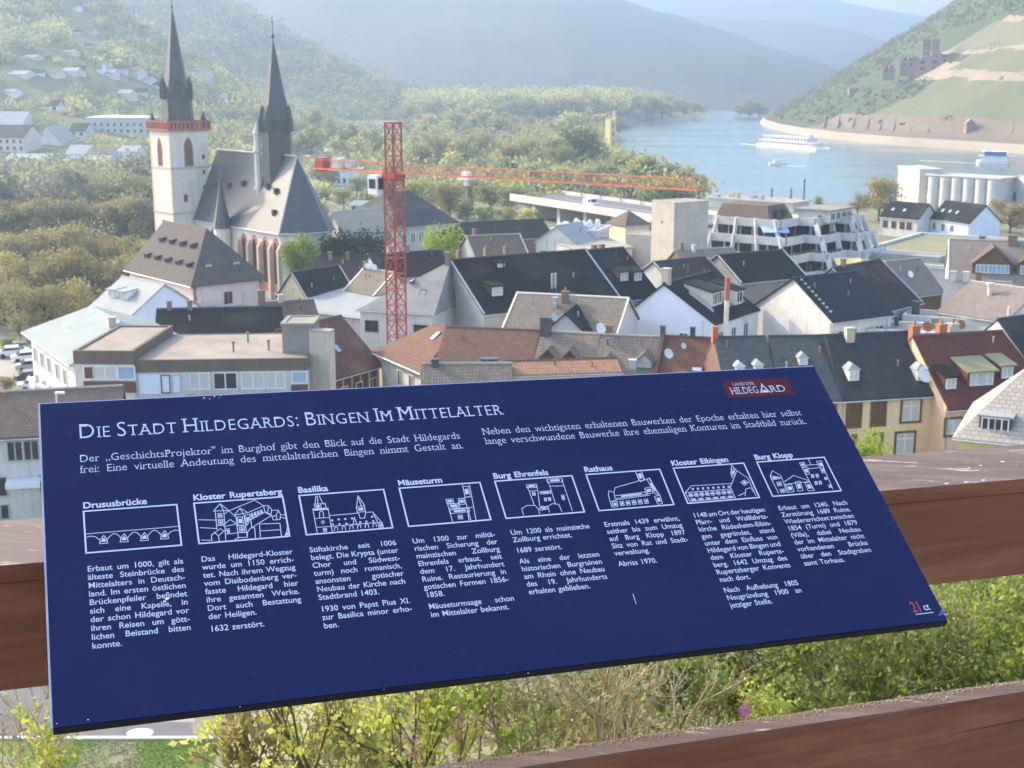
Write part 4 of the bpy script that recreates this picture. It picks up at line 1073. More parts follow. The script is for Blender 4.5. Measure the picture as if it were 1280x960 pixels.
# ------------------------------------------------------------------ the church
Zv = Vector((0, 0, 1))
ax = Vector((.65, -.76, 0)).normalized(); sd = Vector((-ax.y * -1, 0, 0))
sd = Vector((ax.y, -ax.x, 0))                      # (-.76, -.65): towards the viewer's left
K = PY(213, 200, 240); K.z = 0
ch = thing('church', 'tall Gothic church with a white tower, two dark pointed spires and a steep slate roof', 'church', K)
TW = 7.4
def TP(a, b, z): return K - ax * a - sd * b + Zv * z       # a: along the left face, b: along the right face
def arch(Q, u, z0, w, hgt, o0=-.03, o1=.05, n=6):
    pts = [Q(u, o0, z0), Q(u + w, o0, z0)]
    zs = z0 + hgt - w * .9
    for k in range(n + 1):
        t = k / n; pts.append(Q(u + w - w * .5 * t, o0, zs + (w * .9) * math.sin(t * math.pi / 2) ** .8))
    for k in range(1, n + 1):
        t = 1 - k / n; pts.append(Q(u + w * .5 * t, o0, zs + (w * .9) * math.sin(t * math.pi / 2) ** .8))
    q = MB(); d = Q(u, o1, z0) - Q(u, o0, z0); q.prism(pts, d); return q
q = MB(); q.box((0, 0, 0), (TW, TW, 26.6), TP); tower = q.build('tower', 'church_white', ch)
for z in (20.1, 12.2): q = MB(); q.box((-.1, -.1, z), (TW + .1, TW + .1, z + .28), TP); q.build('string_course', 'concrete_tan', tower)
q = MB(); q.box((-.45, -.45, 26.6), (TW + .45, TW + .45, 27.0), TP)
for k in range(11):
    for a0, b0, da, db in ((-.45, 0, .25, 0), (TW + .2, 0, .25, 0), (0, -.45, 0, .25), (0, TW + .2, 0, .25)):
        t = k * (TW + .4) / 10 - .2
        q.box((a0 if da else t, b0 if db else t, 27.0), ((a0 + .25) if da else t + .3, (b0 + .25) if db else t + .3, 28.1), TP)
for lo, hi in (((-.47, -.47), (-.18, TW + .47)), ((TW + .18, -.47), (TW + .47, TW + .47)), ((-.17, -.47), (TW + .17, -.18)), ((-.17, TW + .18), (TW + .17, TW + .47))): q.box((lo[0], lo[1], 28.1), (hi[0], hi[1], 28.35), TP)
q.build('gallery', 'sandstone_red', tower)
FL = lambda u, o, z: K - ax * (TW - u) + sd * o + Zv * z
FR = lambda u, o, z: K - sd * u + ax * o + Zv * z
for Q in (FL, FR):
    f = arch(Q, TW * .36, 20.5, 1.75, 5.0).build('belfry_window', 'sandstone_red', tower); arch(Q, TW * .36 + .25, 20.6, 1.25, 4.5, -.02, .07).build('louvre', 'timber_brown', f)
for u, z, w, hh in ((6.1, 21.6, .5, .8), (6.1, 19.0, .5, .7), (6.1, 16.3, .5, .7), (2.2, 14.3, .7, 1.3)): 
    q = MB(); q.box((u, -.02, z), (u + w, .03, z + hh), FR); q.build('slit_window', 'timber_dark', tower)
q = MB(); q.box((TW * .42, -.02, 9.2), (TW * .42 + .8, .03, 11), FL); q.build('slit_window', 'timber_dark', tower)
q = MB()
for k in range(16): q.box((TW - (.62 if k % 2 else .42), -.01, 1 + k * 1.55), (TW - .002, .03, 2.4 + k * 1.55), FL)
q.build('corner_quoin', 'church_cream', tower)
q = MB()
for k in range(16): q.box((.0, -.01, 1 + k * 1.55), (.62 if k % 2 else .42, .03, 2.4 + k * 1.55), FL)
q.build('corner_quoin', 'church_cream', tower)
C = TP(TW / 2, TW / 2, 0)
q = MB(); q.lathe(C, [(3.0, 26.9), (2.75, 29.5), (2.55, 33.9), (2.1, 34.3)], 8); q.lathe(C, [(2.05, 34.3), (1.2, 40), (.42, 45.4), (.06, 47.6)], 8); sp = q.build('spire', 'slate_church', ch)
for k in range(8):
    an = 2 * math.pi * k / 8; c = C + Vector((2.5 * math.cos(an), 2.5 * math.sin(an), 0)); q = MB(); q.lathe(c, [(.55, 32), (.5, 34.4), (.02, 36.0)], 4); q.build('spire_gable', 'slate_church', sp)
for a, b in ((.4, .4), (TW - .4, .4), (.4, TW - .4), (TW - .4, TW - .4)):
    q = MB(); q.lathe(TP(a, b, 0), [(.6, 27), (.55, 28.5), (.04, 29.9)], 6); q.build('corner_turret', 'slate_church', sp)
q = MB(); q.tube(C + Zv * 47.5, C + Zv * 49.8, .06, n=6); q.bar(C + ax * .5 + Zv * 49.1, C - ax * .5 + Zv * 49.1, .1); q.lathe(C, [(.1, 47.5), (.25, 47.75), (.1, 48)], 8); q.build('finial_cross', 'lead_dark', sp)
# nave and choir: t along the axis from the tower corner, s towards the viewer
HW = 5.0
def NP(t, s_, z): return K + ax * t + sd * (s_ - 4.0) + Zv * z
ZE, ZR, T0, T1 = 11.3, 23.2, .3, 29.3
q = MB(); q.prism([NP(T0, 0, 0), NP(T1, 0, 0), NP(T1 + 2.2, -HW * .55, 0), NP(T1 + 2.2, -HW * 1.45, 0), NP(T1, -2 * HW, 0), NP(T0, -2 * HW, 0)][::-1], Zv * ZE)
q.prism([NP(T0 + .4, 0, ZE), NP(T0 + .4, -HW, ZR - .3), NP(T0 + .4, -2 * HW, ZE)], ax * .4)
nave = q.build('nave_wall', 'church_white', ch)
q = MB(); o = .45
A, B, C2, D2 = NP(T0, o, ZE - .3), NP(T1 + .2, o, ZE - .3), NP(T1 + 2.8, -HW * .5, ZE - .3), NP(T1 + 2.8, -HW * 1.5, ZE - .3)
E2, G2 = NP(T1 + .2, -2 * HW - o, ZE - .3), NP(T0, -2 * HW - o, ZE - .3)
ra, rb = NP(T0, -HW, ZR), NP(T1 - 2.4, -HW, ZR)
q.solid([A, B, C2, D2, E2, G2, ra, rb], [(0, 1, 7, 6), (1, 2, 7), (2, 3, 7), (3, 4, 7), (4, 5, 6, 7), (0, 6, 5), (5, 4, 3, 2, 1, 0)])
nr = q.build('nave_roof', 'slate_church', ch)
q = MB(); q.tube(A + Zv * -.05, B + Zv * -.05, .16, n=6); q.tube(B, C2, .16, n=6); q.tube(C2, D2, .16, n=6); q.build('gutter', 'lead_light', nr)
q = MB(); q.tube(ra, rb, .18, n=6); q.tube(rb, B, .14, n=6); q.build('ridge_cap', 'lead_light', nr)
for t, f in ((5, .5), (9, .5), (13.5, .55), (21.5, .55), (24.5, .5), (26, .22)):
    p = NP(t, 0, ZE).lerp(NP(t, -HW, ZR), f); q = MB(); q.box((-.35, -.3, -.2), (.35, .5, .75), lambda a, b, c, p=p: p + ax * a + sd * b + Zv * c); q.build('roof_hatch', 'timber_dark', nr)
NF = lambda u, oo, z: NP(u, oo, z)
for t in (16.5, 20, 23.4, 26.8):
    f = arch(NF, t - .62, 1.2, 3.0, 9.0, -.03, .12).build('choir_window', 'sandstone_pink', nave); arch(NF, t + .35, 2.6, 1.1, 7.0, -.02, .16).build('pane', 'glass_dark', f)
for t in (2, 4, 6): arch(NF, t, 7.6, .9, 2.4, -.03, .05).build('slit_window', 'timber_dark', nave)
for t in (15.7, 19.2, 22.7, 26.2, 29.0): q = MB(); q.box((t - .28, .0, 0), (t + .28, .6, 8.3), NF); q.prism([NF(t - .28, 0, 8.3), NF(t - .28, .6, 8.3), NF(t - .28, 0, 9.3)], ax * .56); q.build('buttress', 'concrete_tan', ch)
st = NP(12.4, 1.3, 0); q = MB(); q.lathe(st, [(1.4, 0), (1.4, 10.6), (1.6, 10.7)], 10); tu = q.build('stair_turret', 'church_white', ch); q = MB(); q.lathe(st, [(1.65, 10.7), (.62, 15.6), (.04, 19.6)], 10); q.tube(st + Zv * 19.5, st + Zv * 20.6, .07, n=5); q.build('turret_roof', 'slate_church', tu)
fc = NP(20.8, -HW, 0)
q = MB(); q.lathe(fc, [(2.5, 15), (2.5, 28.6)], 8); q.lathe(fc, [(2.62, 28.6), (1.35, 34.8), (.06, 42)], 8); rs = q.build('ridge_spire', 'slate_church', ch)
for k in range(8):
    an = 2 * math.pi * (k + .5) / 8; c = fc + Vector((2.3 * math.cos(an), 2.3 * math.sin(an), 0)); q = MB(); q.lathe(c, [(.8, 27), (.75, 29), (.03, 31.4)], 4); q.build('spire_gable', 'slate_church', rs)
q = MB(); q.tube(fc + Zv * 41.8, fc + Zv * 45.6, .07, n=6); q.bar(fc + ax * .55 + Zv * 44.7, fc - ax * .55 + Zv * 44.7, .12); q.lathe(fc, [(.1, 42), (.33, 42.4), (.1, 42.8)], 8); q.build('finial_cross', 'lead_dark', rs)
sc = NP(18.6, -2.6, 0); q = MB(); q.lathe(sc, [(.62, 13), (.62, 23.5), (.85, 23.6), (.85, 24.0), (.6, 24.1), (.6, 26.5), (.8, 26.6), (.04, 28.8)], 8); q.build('stone_turret', 'concrete_white', rs)

# ------------------------------------------------------------------ tower crane
cb = PY(494.5, 330, 145); cb.z = 0
cr = thing('tower_crane', 'red and orange lattice tower crane rising from the old town roofs', 'crane', cb)
jd = Vector((.79, -.61, 0)).normalized(); jn = Vector((-jd.y, jd.x, 0))
def lattice(q, o, up, a, b, w, L, n, r=.05, d=.035):
    """square lattice: corner legs, rungs and zigzags"""
    cs = [o + a * (w/2) * i + b * (w/2) * j for i, j in ((1, 1), (1, -1), (-1, -1), (-1, 1))]
    for c in cs: q.bar(c, c + up * L, r * 1.6)
    for k in range(n):
        z0, z1 = up * (L * k / n), up * (L * (k + 1) / n)
        for i in range(4):
            p, s2 = cs[i], cs[(i + 1) % 4]
            q.bar(p + z0, s2 + z0, d * 1.3); q.bar((p if k % 2 else s2) + z0, (s2 if k % 2 else p) + z1, d * 1.3)
zj = 26.1
q = MB(); lattice(q, cb, Zv, jd, jn, 1.45, zj - .6, 15, .115, .075); q.build('mast', 'crane_red', cr)
q = MB(); q.box((-.9, -.9, zj - .6), (.9, .9, zj - .05), lambda a, b, c: cb + jd * a + jn * b + Zv * c); q.lathe(cb, [(.85, zj - .9), (.85, zj - .6)], 14); q.build('slewing_ring', 'crane_red', cr)
q = MB(); lattice(q, cb + Zv * zj, Zv, jd, jn, 1.2, 5.1, 3, .11, .07); q.bar(cb + jd * .6 + Zv * (zj + 5.1), cb - jd * .6 + Zv * (zj + 5.1), .2); q.box((-.7, -.7, zj + 5.0), (.7, .7, zj + 5.2), lambda a, b, c: cb + jd * a + jn * b + Zv * c); q.build('tower_head', 'crane_red', cr)
q = MB(); n = 30; L = 36.0; p0 = cb + jd * .9 + Zv * (zj - .05)
ch1 = [p0 + jd * (L * k / n) + jn * .55 for k in range(n + 1)]; ch2 = [p - jn * 1.1 for p in ch1]; top = [p0 + jd * (L * (k + .5) / n) + Zv * .95 for k in range(n)]
q.bar(ch1[0], ch1[-1], .10); q.bar(ch2[0], ch2[-1], .10); q.bar(top[0], top[-1], .10)
for k in range(n):
    for c in (ch1, ch2): q.bar(c[k], top[k], .04); q.bar(top[k], c[k + 1], .04)
    q.bar(ch1[k], ch2[k], .04)
q.build('jib', 'crane_orange', cr)
q = MB(); c0 = cb - jd * .9 + Zv * (zj - .05); n = 8; L2 = 10.5
for s_ in (.6, -.6):
    q.bar(c0 + jn * s_, c0 - jd * L2 + jn * s_, .2); q.bar(c0 + jn * s_ + Zv * 1.0, c0 - jd * L2 + jn * s_ + Zv * 1.0, .06)
    for k in range(n + 1): q.bar(c0 - jd * (L2 * k / n) + jn * s_, c0 - jd * (L2 * k / n) + jn * s_ + Zv * 1.0, .06)
for k in range(n + 1): q.bar(c0 - jd * (L2 * k / n) + jn * .6, c0 - jd * (L2 * k / n) - jn * .6, .08)
q.build('counter_jib', 'crane_orange', cr)
q = MB(); q.box((-11.2, -.6, zj - .35), (-10.1, .6, zj + 1.15), lambda a, b, c: cb + jd * a + jn * b + Zv * c); q.build('counterweight', 'crane_red', cr)
q = MB(); q.box((-8.6, -.5, zj + .1), (-7.2, .5, zj + 1.2), lambda a, b, c: cb + jd * a + jn * b + Zv * c); q.tube(cb - jd * 6.2 + jn * .5 + Zv * (zj + .6), cb - jd * 6.2 - jn * .5 + Zv * (zj + .6), .45, n=10); q.build('winch', 'concrete_white', cr)
q = MB(); q.box((-2.3, -1.6, zj - 2.3), (-1.0, -.3, zj - .3), lambda a, b, c: cb + jd * a + jn * b + Zv * c); cbn = q.build('cab', 'white_paint', cr)
q = MB(); q.box((-2.1, -1.64, zj - 1.7), (-1.2, -1.6, zj - .7), lambda a, b, c: cb + jd * a + jn * b + Zv * c); q.box((-1.0, -1.4, zj - 1.8), (-.96, -.5, zj - .6), lambda a, b, c: cb + jd * a + jn * b + Zv * c); q.build('pane', 'glass_dark', cbn)
tq = p0 + jd * 9.0; q = MB(); q.box((-.7, -.6, -.3), (.7, .6, -.1), lambda a, b, c: tq + jd * a + jn * b + Zv * c); q.box((-.2, -.2, -.9), (.2, .2, -.3), lambda a, b, c: tq + jd * a + jn * b + Zv * c); q.tube(tq + Zv * -1.1, tq + Zv * -2.4, .03, n=5); q.box((-.5, -.3, .1), (.5, .3, .5), lambda a, b, c: tq + jd * a + jn * b + Zv * c); q.build('trolley', 'white_paint', cr)
q = MB(); hd = cb + Zv * (zj + 5.1)
for s_ in (.4, -.4): q.tube(hd + jn * s_, c0 - jd * 10 + jn * s_, .035, n=5); q.tube(hd + jn * s_, p0 + jd * 14 + Zv * .95, .035, n=5)
q.tube(hd, p0 + jd * 27 + Zv * .95, .03, n=5); q.build('tie_cable', 'steel_grey', cr)

# ------------------------------------------------------------------ terraced concrete building
def xy(x, Y): d = ray(x, 300); p = EYE + d * (Y / d.y); return Vector((p.x, p.y, 0))
def prism_up(ring, z0, z1):
    m = MB(); m.prism([Vector((p.x, p.y, z0)) for p in ring], Zv * (z1 - z0)); return m
E1 = (xy(1000, 216.5) - xy(866, 229)).normalized(); E2 = Vector((-E1.y, E1.x, 0))
TA = xy(866, 229); TL1 = (xy(1000, 216.5) - TA).length
tb = thing('terraced_building', 'stepped concrete apartment building with white terraces, sloping fins and a brown mansard top', 'apartment building', TA)
def at(u, v): return TA + E1 * u + E2 * v          # u along the sunlit front, v back along the shaded side
LVZ = (3.9, 6.5, 9.1, 11.7)
def front(i):
    """ground plan of storey i: sunlit front, corner, then three blocks that each jut out a little more"""
    s_ = 2.3 * i; f = 2.1 * i
    e = TL1 - s_
    return [at(0, f), at(e, f), at(e, f + 6.5), at(e + 3.0, f + 6.5), at(e + 3.0, f + 13.5), at(e + 6.0, f + 13.5), at(e + 6.0, 24 + .3 * f), at(0, 24)]
for i, z in enumerate(LVZ):
    ring = front(i); zb = 0 if i == 0 else LVZ[i - 1] + .02
    bk = -E1 * 1.5 + E2 * 1.6
    wr = [p + bk for p in ring[:6]] + [ring[6] - E1 * 1.5, ring[7]]; wr[0] = ring[0] + E2 * 1.6
    prism_up(wr, zb, z + .02).build('storey_wall', 'concrete_white' if i % 2 else 'concrete_pale', tb)
    prism_up(ring, z - .28, z).build('terrace_slab', 'concrete_white', tb)
    for a, b in zip(ring[:6], ring[1:7]):
        e = (b - a).normalized(); nn = Vector((e.y, -e.x, 0)); m = MB()
        q0, q1, q2, q3 = a + nn * .03 - e * .03, b + nn * .03 + e * .03, b - nn * .2 + e * .03, a - nn * .2 - e * .03
        m.box8([Vector((p.x, p.y, z - .4)) for p in (q0, q1, q2, q3)], [Vector((p.x, p.y, z + .95)) for p in (q0, q1, q2, q3)]); m.build('terrace_parapet', 'concrete_white', tb)
    for a, b, n in ((wr[0], wr[1], 5), (wr[1], wr[2], 2), (wr[2], wr[3], 1), (wr[3], wr[4], 2), (wr[4], wr[5], 1), (wr[5], wr[6], 2)):
        Ls = (b - a).length; e = (b - a).normalized(); nn = Vector((e.y, -e.x, 0))
        for k in range(n):
            Q = lambda u, o, zz, a=a, e=e, nn=nn: a + e * u + nn * o + Zv * zz
            window(tb, Q, Ls * (k + .12) / n, max(.3, zb + .3), Ls / n * .76, min(1.9, z - zb - .75), 'dark', 'glass_dark', 2)
    m = MB(); rr = random.Random(i)
    for k in range(150):
        sg = rr.choice((1, 2, 3, 4, 5)); p = ring[sg].lerp(ring[sg + 1], rr.random()) + bk * rr.uniform(.2, .5)
        if noise.noise(p * .3) < .05: continue
        leaf_quad(m, Vector((p.x, p.y, z + rr.uniform(.7, 1.25))), .3, rr)
    m.build('planter_greenery', 'leaf_green', tb, uv=False)['kind'] = 'stuff'
    if i < 3:      # sloping fins from this terrace up to the next
        z2 = LVZ[i + 1]; r2 = front(i + 1)
        for a, b, a2, b2, ks, dep in ((ring[0], ring[1], r2[0], r2[1], (.06, .34, .62, .9), E2 * .9), (ring[3], ring[4], r2[3], r2[4], (.1, .9), -E1 * .9), (ring[5], ring[6], r2[5], r2[6], (.12, .5, .85), -E1 * .9)):
            e = (b - a).normalized() * .16
            for k in ks:
                p, t = a.lerp(b, k), a2.lerp(b2, k); m = MB()
                bq = [Vector((v.x, v.y, zz)) for v, zz in ((p - e, z - .35), (p + e, z - .35), (t + e, z2 + 1.0), (t - e, z2 + 1.0))]
                m.box8(bq, [v + dep for v in bq]); m.build('sloping_fin', 'concrete_white', tb)
LV = [None] * 3 + [front(3)]
rg = [at(-.3, 7.2), at(TL1 - 9.3, 7.2), at(TL1 - 9.3, 16), at(-.3, 16)]; tp = [at(.2, 9.0), at(TL1 - 11, 9.0), at(TL1 - 11, 15.2), at(.2, 15.2)]
m = MB(); m.box8([Vector((p.x, p.y, 11.75)) for p in rg], [Vector((p.x, p.y, 14.6)) for p in tp]); m.build('mansard_roof', 'roof_brown', tb)
for k in range(2):
    m = MB(); c = at(TL1 - 10.0, 9.6 + 2.4 * k) + E1 * .1; m.box8([c + Zv * 12.4, c + E1 * .5 + Zv * 12.4, c + E1 * .5 + E2 * 1.6 + Zv * 12.4, c + E2 * 1.6 + Zv * 12.4], [c + Zv * 13.9, c + E1 * .5 + Zv * 13.9, c + E1 * .5 + E2 * 1.6 + Zv * 13.9, c + E2 * 1.6 + Zv * 13.9]); m.build('dormer', 'glass_dark', tb)
ph = [at(TL1 - 8.4, 15.4), at(TL1 - 2.6, 15.4), at(TL1 - 2.6, 24), at(TL1 - 8.4, 24)]
prism_up(ph, 11.72, 13.7).build('penthouse', 'concrete_pale', tb); prism_up([at(TL1 - 9, 14.9), at(TL1 - 2.1, 14.9), at(TL1 - 2.1, 24.4), at(TL1 - 9, 24.4)], 13.7, 13.95).build('penthouse_roof', 'felt_grey', tb)
for k in range(4): window(tb, lambda u, o, zz: ph[1] + E2 * u + E1 * o + Zv * zz, .4 + k * 2.1, 12.2, 1.5, 1.1, 'white', 'glass_dark', 1)
for (x, Y, z, mt) in ((1062, 222, 6.4, 'awning_yellow'), (968, 226.5, 11.2, 'awning_blue')):
    p = xy(x, Y); m = MB(); m.box8([p + Vector((-2.2, -1.4, z - .5)), p + Vector((2.2, -1.6, z - .5)), p + Vector((2.2, 1.2, z + .3)), p + Vector((-2.2, 1.4, z + .3))], [p + Vector((-2.2, -1.4, z - .42)), p + Vector((2.2, -1.6, z - .42)), p + Vector((2.2, 1.2, z + .38)), p + Vector((-2.2, 1.4, z + .38))]); m.build('awning', mt, tb)
h = House('concrete_block', 'windowless tan concrete block with a grey side at the left end of the terraced building', (815, 250.6), (843, 254), 16, 7.2, 0, 'flat', 'concrete_tan', 'gravel_roof', par=.1, ov=0, cat='building')
q = MB(); q.box((2.6, -.03, 12.5), (2.9, .02, 12.9), h.P); q.build('vent', 'timber_dark', h.root)
h = House('flat_hall', 'very large low hall with an olive green flat roof edged in white', (1040, 325), (1330, 348), 6.0, 45, 0, 'flat', 'concrete_pale', 'felt_green', par=.5, ov=.3, cat='hall')
q = MB(); q.box((3, 17, 6.07), (h.L - 3, 17.5, 6.2), h.P); q.build('roof_strip', 'concrete_white', h.roof)
q = MB(); q.box((4, 6, 6.07), (16, 9, 7.0), h.P); q.build('roof_light', 'zinc_white', h.roof)

# ------------------------------------------------------------------ silos, quay, pole, bridge
h = House('silo_building', 'white riverside silo tower with flat roof, tallest part of the silo row', (1123, 207.5), (1150, 212), 10.6, 6, 0, 'flat', 'concrete_white', 'lead_light', base=-1, par=.2, ov=.3, cat='silo')
for u in (2.4, 4.6): q = MB(); q.box((u, -.03, 1), (u + .7, .03, 9.6), h.P); q.build('window_strip', 'cream_paint', h.root)
h = House('silo_building', 'row of white rounded grain silo cells under one flat grey roof', (1161, 219), (1250, 224), 9.3, 8, 0, 'flat', 'concrete_pale', 'lead_light', base=-1, par=.35, ov=.7, cat='silo')
n = 6
for k in range(n):
    w = h.L / n; q = MB(); c = h.P(w * (k + .5), .3, -.5); q.tube(c, c + Zv * 9.4, w * .47, n=20); q.build('silo_cell', 'concrete_white', h.root)
h = House('silo_building', 'pale storehouse with a low gable at the right end of the silo row', (1252, 226), (1300, 232), 8.0, 12, 2.0, 'gfront', 'concrete_white', 'lead_light', base=-1, cat='silo'); h.win('F', [3, 6], 3, 1.2, 2.4, 'grey')
h = House('town_house', 'white house with a dark slate roof below the left end of the silos', (1101, 270), (1148, 274), 4.4, 8, 3.0, 'gable', 'plaster_white', 'slate_dark'); h.win('F', [.8, 3, 5.2, 7], 1.9, 1.1, 1.5, 'red'); h.skyl(2, 1.8, .7, .9); h.skyl(5, 1.8, .7, .9)
h = House('town_house', 'white gabled house with dark roof and three skylights below the silos', (1163, 272), (1212, 279), 4.4, 8.5, 3.6, 'gable', 'plaster_blue_white', 'slate_dark'); h.skyl(2, 1.8, .7, .9); h.skyl(4.4, 1.8, .7, .9); h.skyl(6.8, 1.8, .7, .9); h.win('F', [1, 4, 7], 1.9, 1.1, 1.5, 'white')
h = House('quay_terrace', 'pale flat quay building on the river bank behind the terraced building', (884, 247), (992, 254), 2.4, 9, 0, 'flat', 'concrete_white', 'shore_stone', par=.3, cat='quay')
for k, u in enumerate((1, 4, 7.4, 11, 15)): q = MB(); q.box((u, 2 + k % 2 * 3, 2.5), (u + 1.3, 3.5 + k % 2 * 3, 3.4 + .4 * (k % 3)), h.P); q.build('roof_block', 'concrete_tan', h.root)
for x, yt, yb, lab in ((1004, 226, 262, 'tall dark pole standing on the river bank behind the terraced building'), (964, 238, 256, 'short dark post on the quay, left of the tall pole'), (988, 238, 256, 'short dark post on the quay, right beside the tall pole')):
    p = PZ(x, yb, 0); t = PY(x, yt, p.y); q = MB(); q.tube(p, Vector((p.x, p.y, t.z)), .35 if yt < 230 else .5, .25, 8); q.lathe(Vector((p.x, p.y, t.z)), [(.3, 0), (.45, .2), (.1, .8)], 8); tag(q.build('mooring_pole', 'steel_grey'), lab, 'pole')
ba, bb = PZ(652, 247, 5.5), PZ(826, 273, 5.5); bd = (bb - ba).normalized(); bn = Vector((-bd.y, bd.x, 0)); bl = (bb - ba).length
br = thing('road_bridge', 'long grey road bridge with a pale concrete edge, left of the concrete block', 'bridge', Vector((ba.x, ba.y, 0)))
BP = lambda u, w, z: Vector((ba.x, ba.y, 0)) + bd * u + bn * w + Zv * z
q = MB(); q.box((-6, .31, 4.5), (bl + 14, 15.9, 5.3), BP); q.build('deck', 'asphalt', br)
q = MB(); q.box((-6, -.1, 4.3), (bl + 14, .3, 6.1), BP); q.build('parapet', 'concrete_pale', br)
q = MB(); q.box((-6, 15.95, 4.3), (bl + 14, 16.3, 6.2), BP); q.build('parapet', 'concrete_pale', br)
for k in range(5): q = MB(); q.box((2 + k * bl / 5, 2, 0), (3.2 + k * bl / 5, 14, 4.5), BP); q.build('pier', 'concrete_pale', br)
q = MB(); q.box((8, 7.9, 5.304), (bl + 14, 8.1, 5.31), BP); q.build('centre_line', 'white_paint', br)
for k in range(5):
    q = MB(); b = BP(4 + k * 9, 15.6, 5.3); q.tube(b, b + Zv * 6.5, .12, .08, 6); q.bar(b + Zv * 6.4, b + Zv * 6.6 - bn * 2.2, .1); tag(q.build('lamp_post', 'steel_grey'), 'thin grey lamp post along the far edge of the road bridge', 'lamp post', 'lamp posts on the bridge')

# ------------------------------------------------------------------ cars
def make_car(name, label, loc, rz, m, group=None, kind='car'):
    t = thing(name, label, 'car', loc, group); O = Vector(loc)
    L, W = 4.3, 1.76
    q = MB(); prof = [(-2.12, .35), (-2.15, .75), (-2.0, .92), (-1.45, .98), (-.95, 1.42), (.7, 1.46), (1.35, 1.05), (2.08, .92), (2.15, .6), (2.1, .32)]
    if kind == 'van': prof = [(-2.2, .35), (-2.25, 1.85), (-2.1, 1.95), (1.0, 1.95), (1.6, 1.2), (2.15, 1.05), (2.25, .6), (2.2, .32)]
    q.prism([O + Vector((x, -W / 2, z)) for x, z in prof][::-1], (0, W, 0)); q.build('body', m, t, uv=False)
    g = MB()
    if kind == 'van': gp = [(.2, 1.2), (.2, 1.8), (.95, 1.82), (1.45, 1.22)]
    else: gp = [(-1.35, 1.0), (-.92, 1.36), (.66, 1.39), (1.2, 1.05)]
    for y in (-W / 2 - .01, W / 2 - .01): g.prism([O + Vector((x, y, z)) for x, z in gp][::-1], (0, .02, 0))
    if kind == 'car': g.poly([O + Vector(v) for v in ((.74, -.75, 1.45), (1.36, -.8, 1.075), (1.36, .8, 1.075), (.74, .75, 1.45))]); g.poly([O + Vector(v) for v in ((-.99, -.75, 1.42), (-1.45, -.8, 1.0), (-1.45, .8, 1.0), (-.99, .75, 1.42))][::-1])
    else: g.poly([O + Vector(v) for v in ((1.03, -.8, 1.94), (1.61, -.8, 1.22), (1.61, .8, 1.22), (1.03, .8, 1.94))])
    g.build('window', 'glass_dark', t, uv=False)
    for x in (-1.32, 1.35):
        for y in (-W / 2 + .08, W / 2 - .08): q = MB(); q.tube(O + Vector((x, y - .1, .32)), O + Vector((x, y + .1, .32)), .32, n=12); q.build('wheel', 'rubber', t, uv=False)
    t.rotation_euler = (0, 0, rz); return t
cg = 'cars parked beside the lawn at the left'
for x, y, m, lab in ((17, 446, 'car_white', 'white car in the parking row nearest the lawn at the left edge'), (27, 440, 'car_silver', 'silver car parked second from the lawn at the left'), (36, 452, 'car_white', 'white car in the middle of the parking row beside the cream apartment house'), (42, 463, 'car_silver', 'silver car near the lower end of the parking row'), (40, 477, 'car_dark', 'dark car at the lower end of the parking row'), (46, 487, 'car_white', 'white car parked closest to the grey roof at the left')):
    make_car('parked_car', lab, PZ(x, y, .02), .35, m, cg)
p = BP(bl * .47, 2.6, 5.32); make_car('van', 'white van driving along the road bridge', p, math.atan2(bd.y, bd.x), 'car_white', None, 'van')

# ------------------------------------------------------------------ river boats
def ship(label, a, b, w, m2, decks=2, hgt=2.6):
    d = (b - a); L = d.length; d = d.normalized(); n = Vector((-d.y, d.x, 0)); o = a.lerp(b, .5)
    t = thing('passenger_ship', label, 'ship', o); P = lambda u, v, z: a + d * u + n * v + Zv * z
    q = MB(); q.prism([P(0, -w * .3, 0), P(L * .04, -w / 2, 0), P(L * .9, -w / 2, 0), P(L, 0, 0), P(L * .9, w / 2, 0), P(L * .04, w / 2, 0), P(0, w * .3, 0)], Zv * 1.6); q.build('hull', 'white_paint', t, uv=False)
    for k in range(decks):
        u0, u1 = L * (.07 + .05 * k), L * (.84 - .09 * k)
        q = MB(); q.box((u0, -w * .42, 1.62 + k * hgt), (u1, w * .42, 1.6 + (k + 1) * hgt - .15), P); dk = q.build('deck_house', m2 if k == decks - 1 and m2 else 'white_paint', t, uv=False)
        q = MB()
        nn = max(4, int((u1 - u0) / 3))
        for j in range(nn):
            u = u0 + (u1 - u0) * (j + .2) / nn
            q.box((u, -w * .42 - .04, 2.3 + k * hgt), (u + (u1 - u0) / nn * .62, -w * .42 + .01, 3.4 + k * hgt), P)
        q.build('window_band', 'glass_dark', dk, uv=False)
        q = MB(); q.box((u0 - 1, -w * .47, 1.6 + (k + 1) * hgt - .14), (u1 + 1.5, w * .47, 1.6 + (k + 1) * hgt), P); q.build('deck_roof', 'white_paint', dk, uv=False)
    q = MB(); zt = 1.6 + decks * hgt; q.box((L * .68, -w * .2, zt), (L * .74, w * .2, zt + 1.8), P); q.build('wheelhouse', 'white_paint', t, uv=False); q = MB(); q.tube(P(L * .6, 0, zt), P(L * .6, 0, zt + 4), .1, n=6); q.build('mast', 'white_paint', t, uv=False)
    return t
ship('long white passenger ship with two decks near the far shore of the river', PZ(950, 182, -6), PZ(1037, 189, -6), 9, None)
ship('shorter white and blue passenger ship near the right edge of the river', PZ(1262, 205, -6), PZ(1220, 204, -6), 7, 'boat_blue', 2, 2.2)
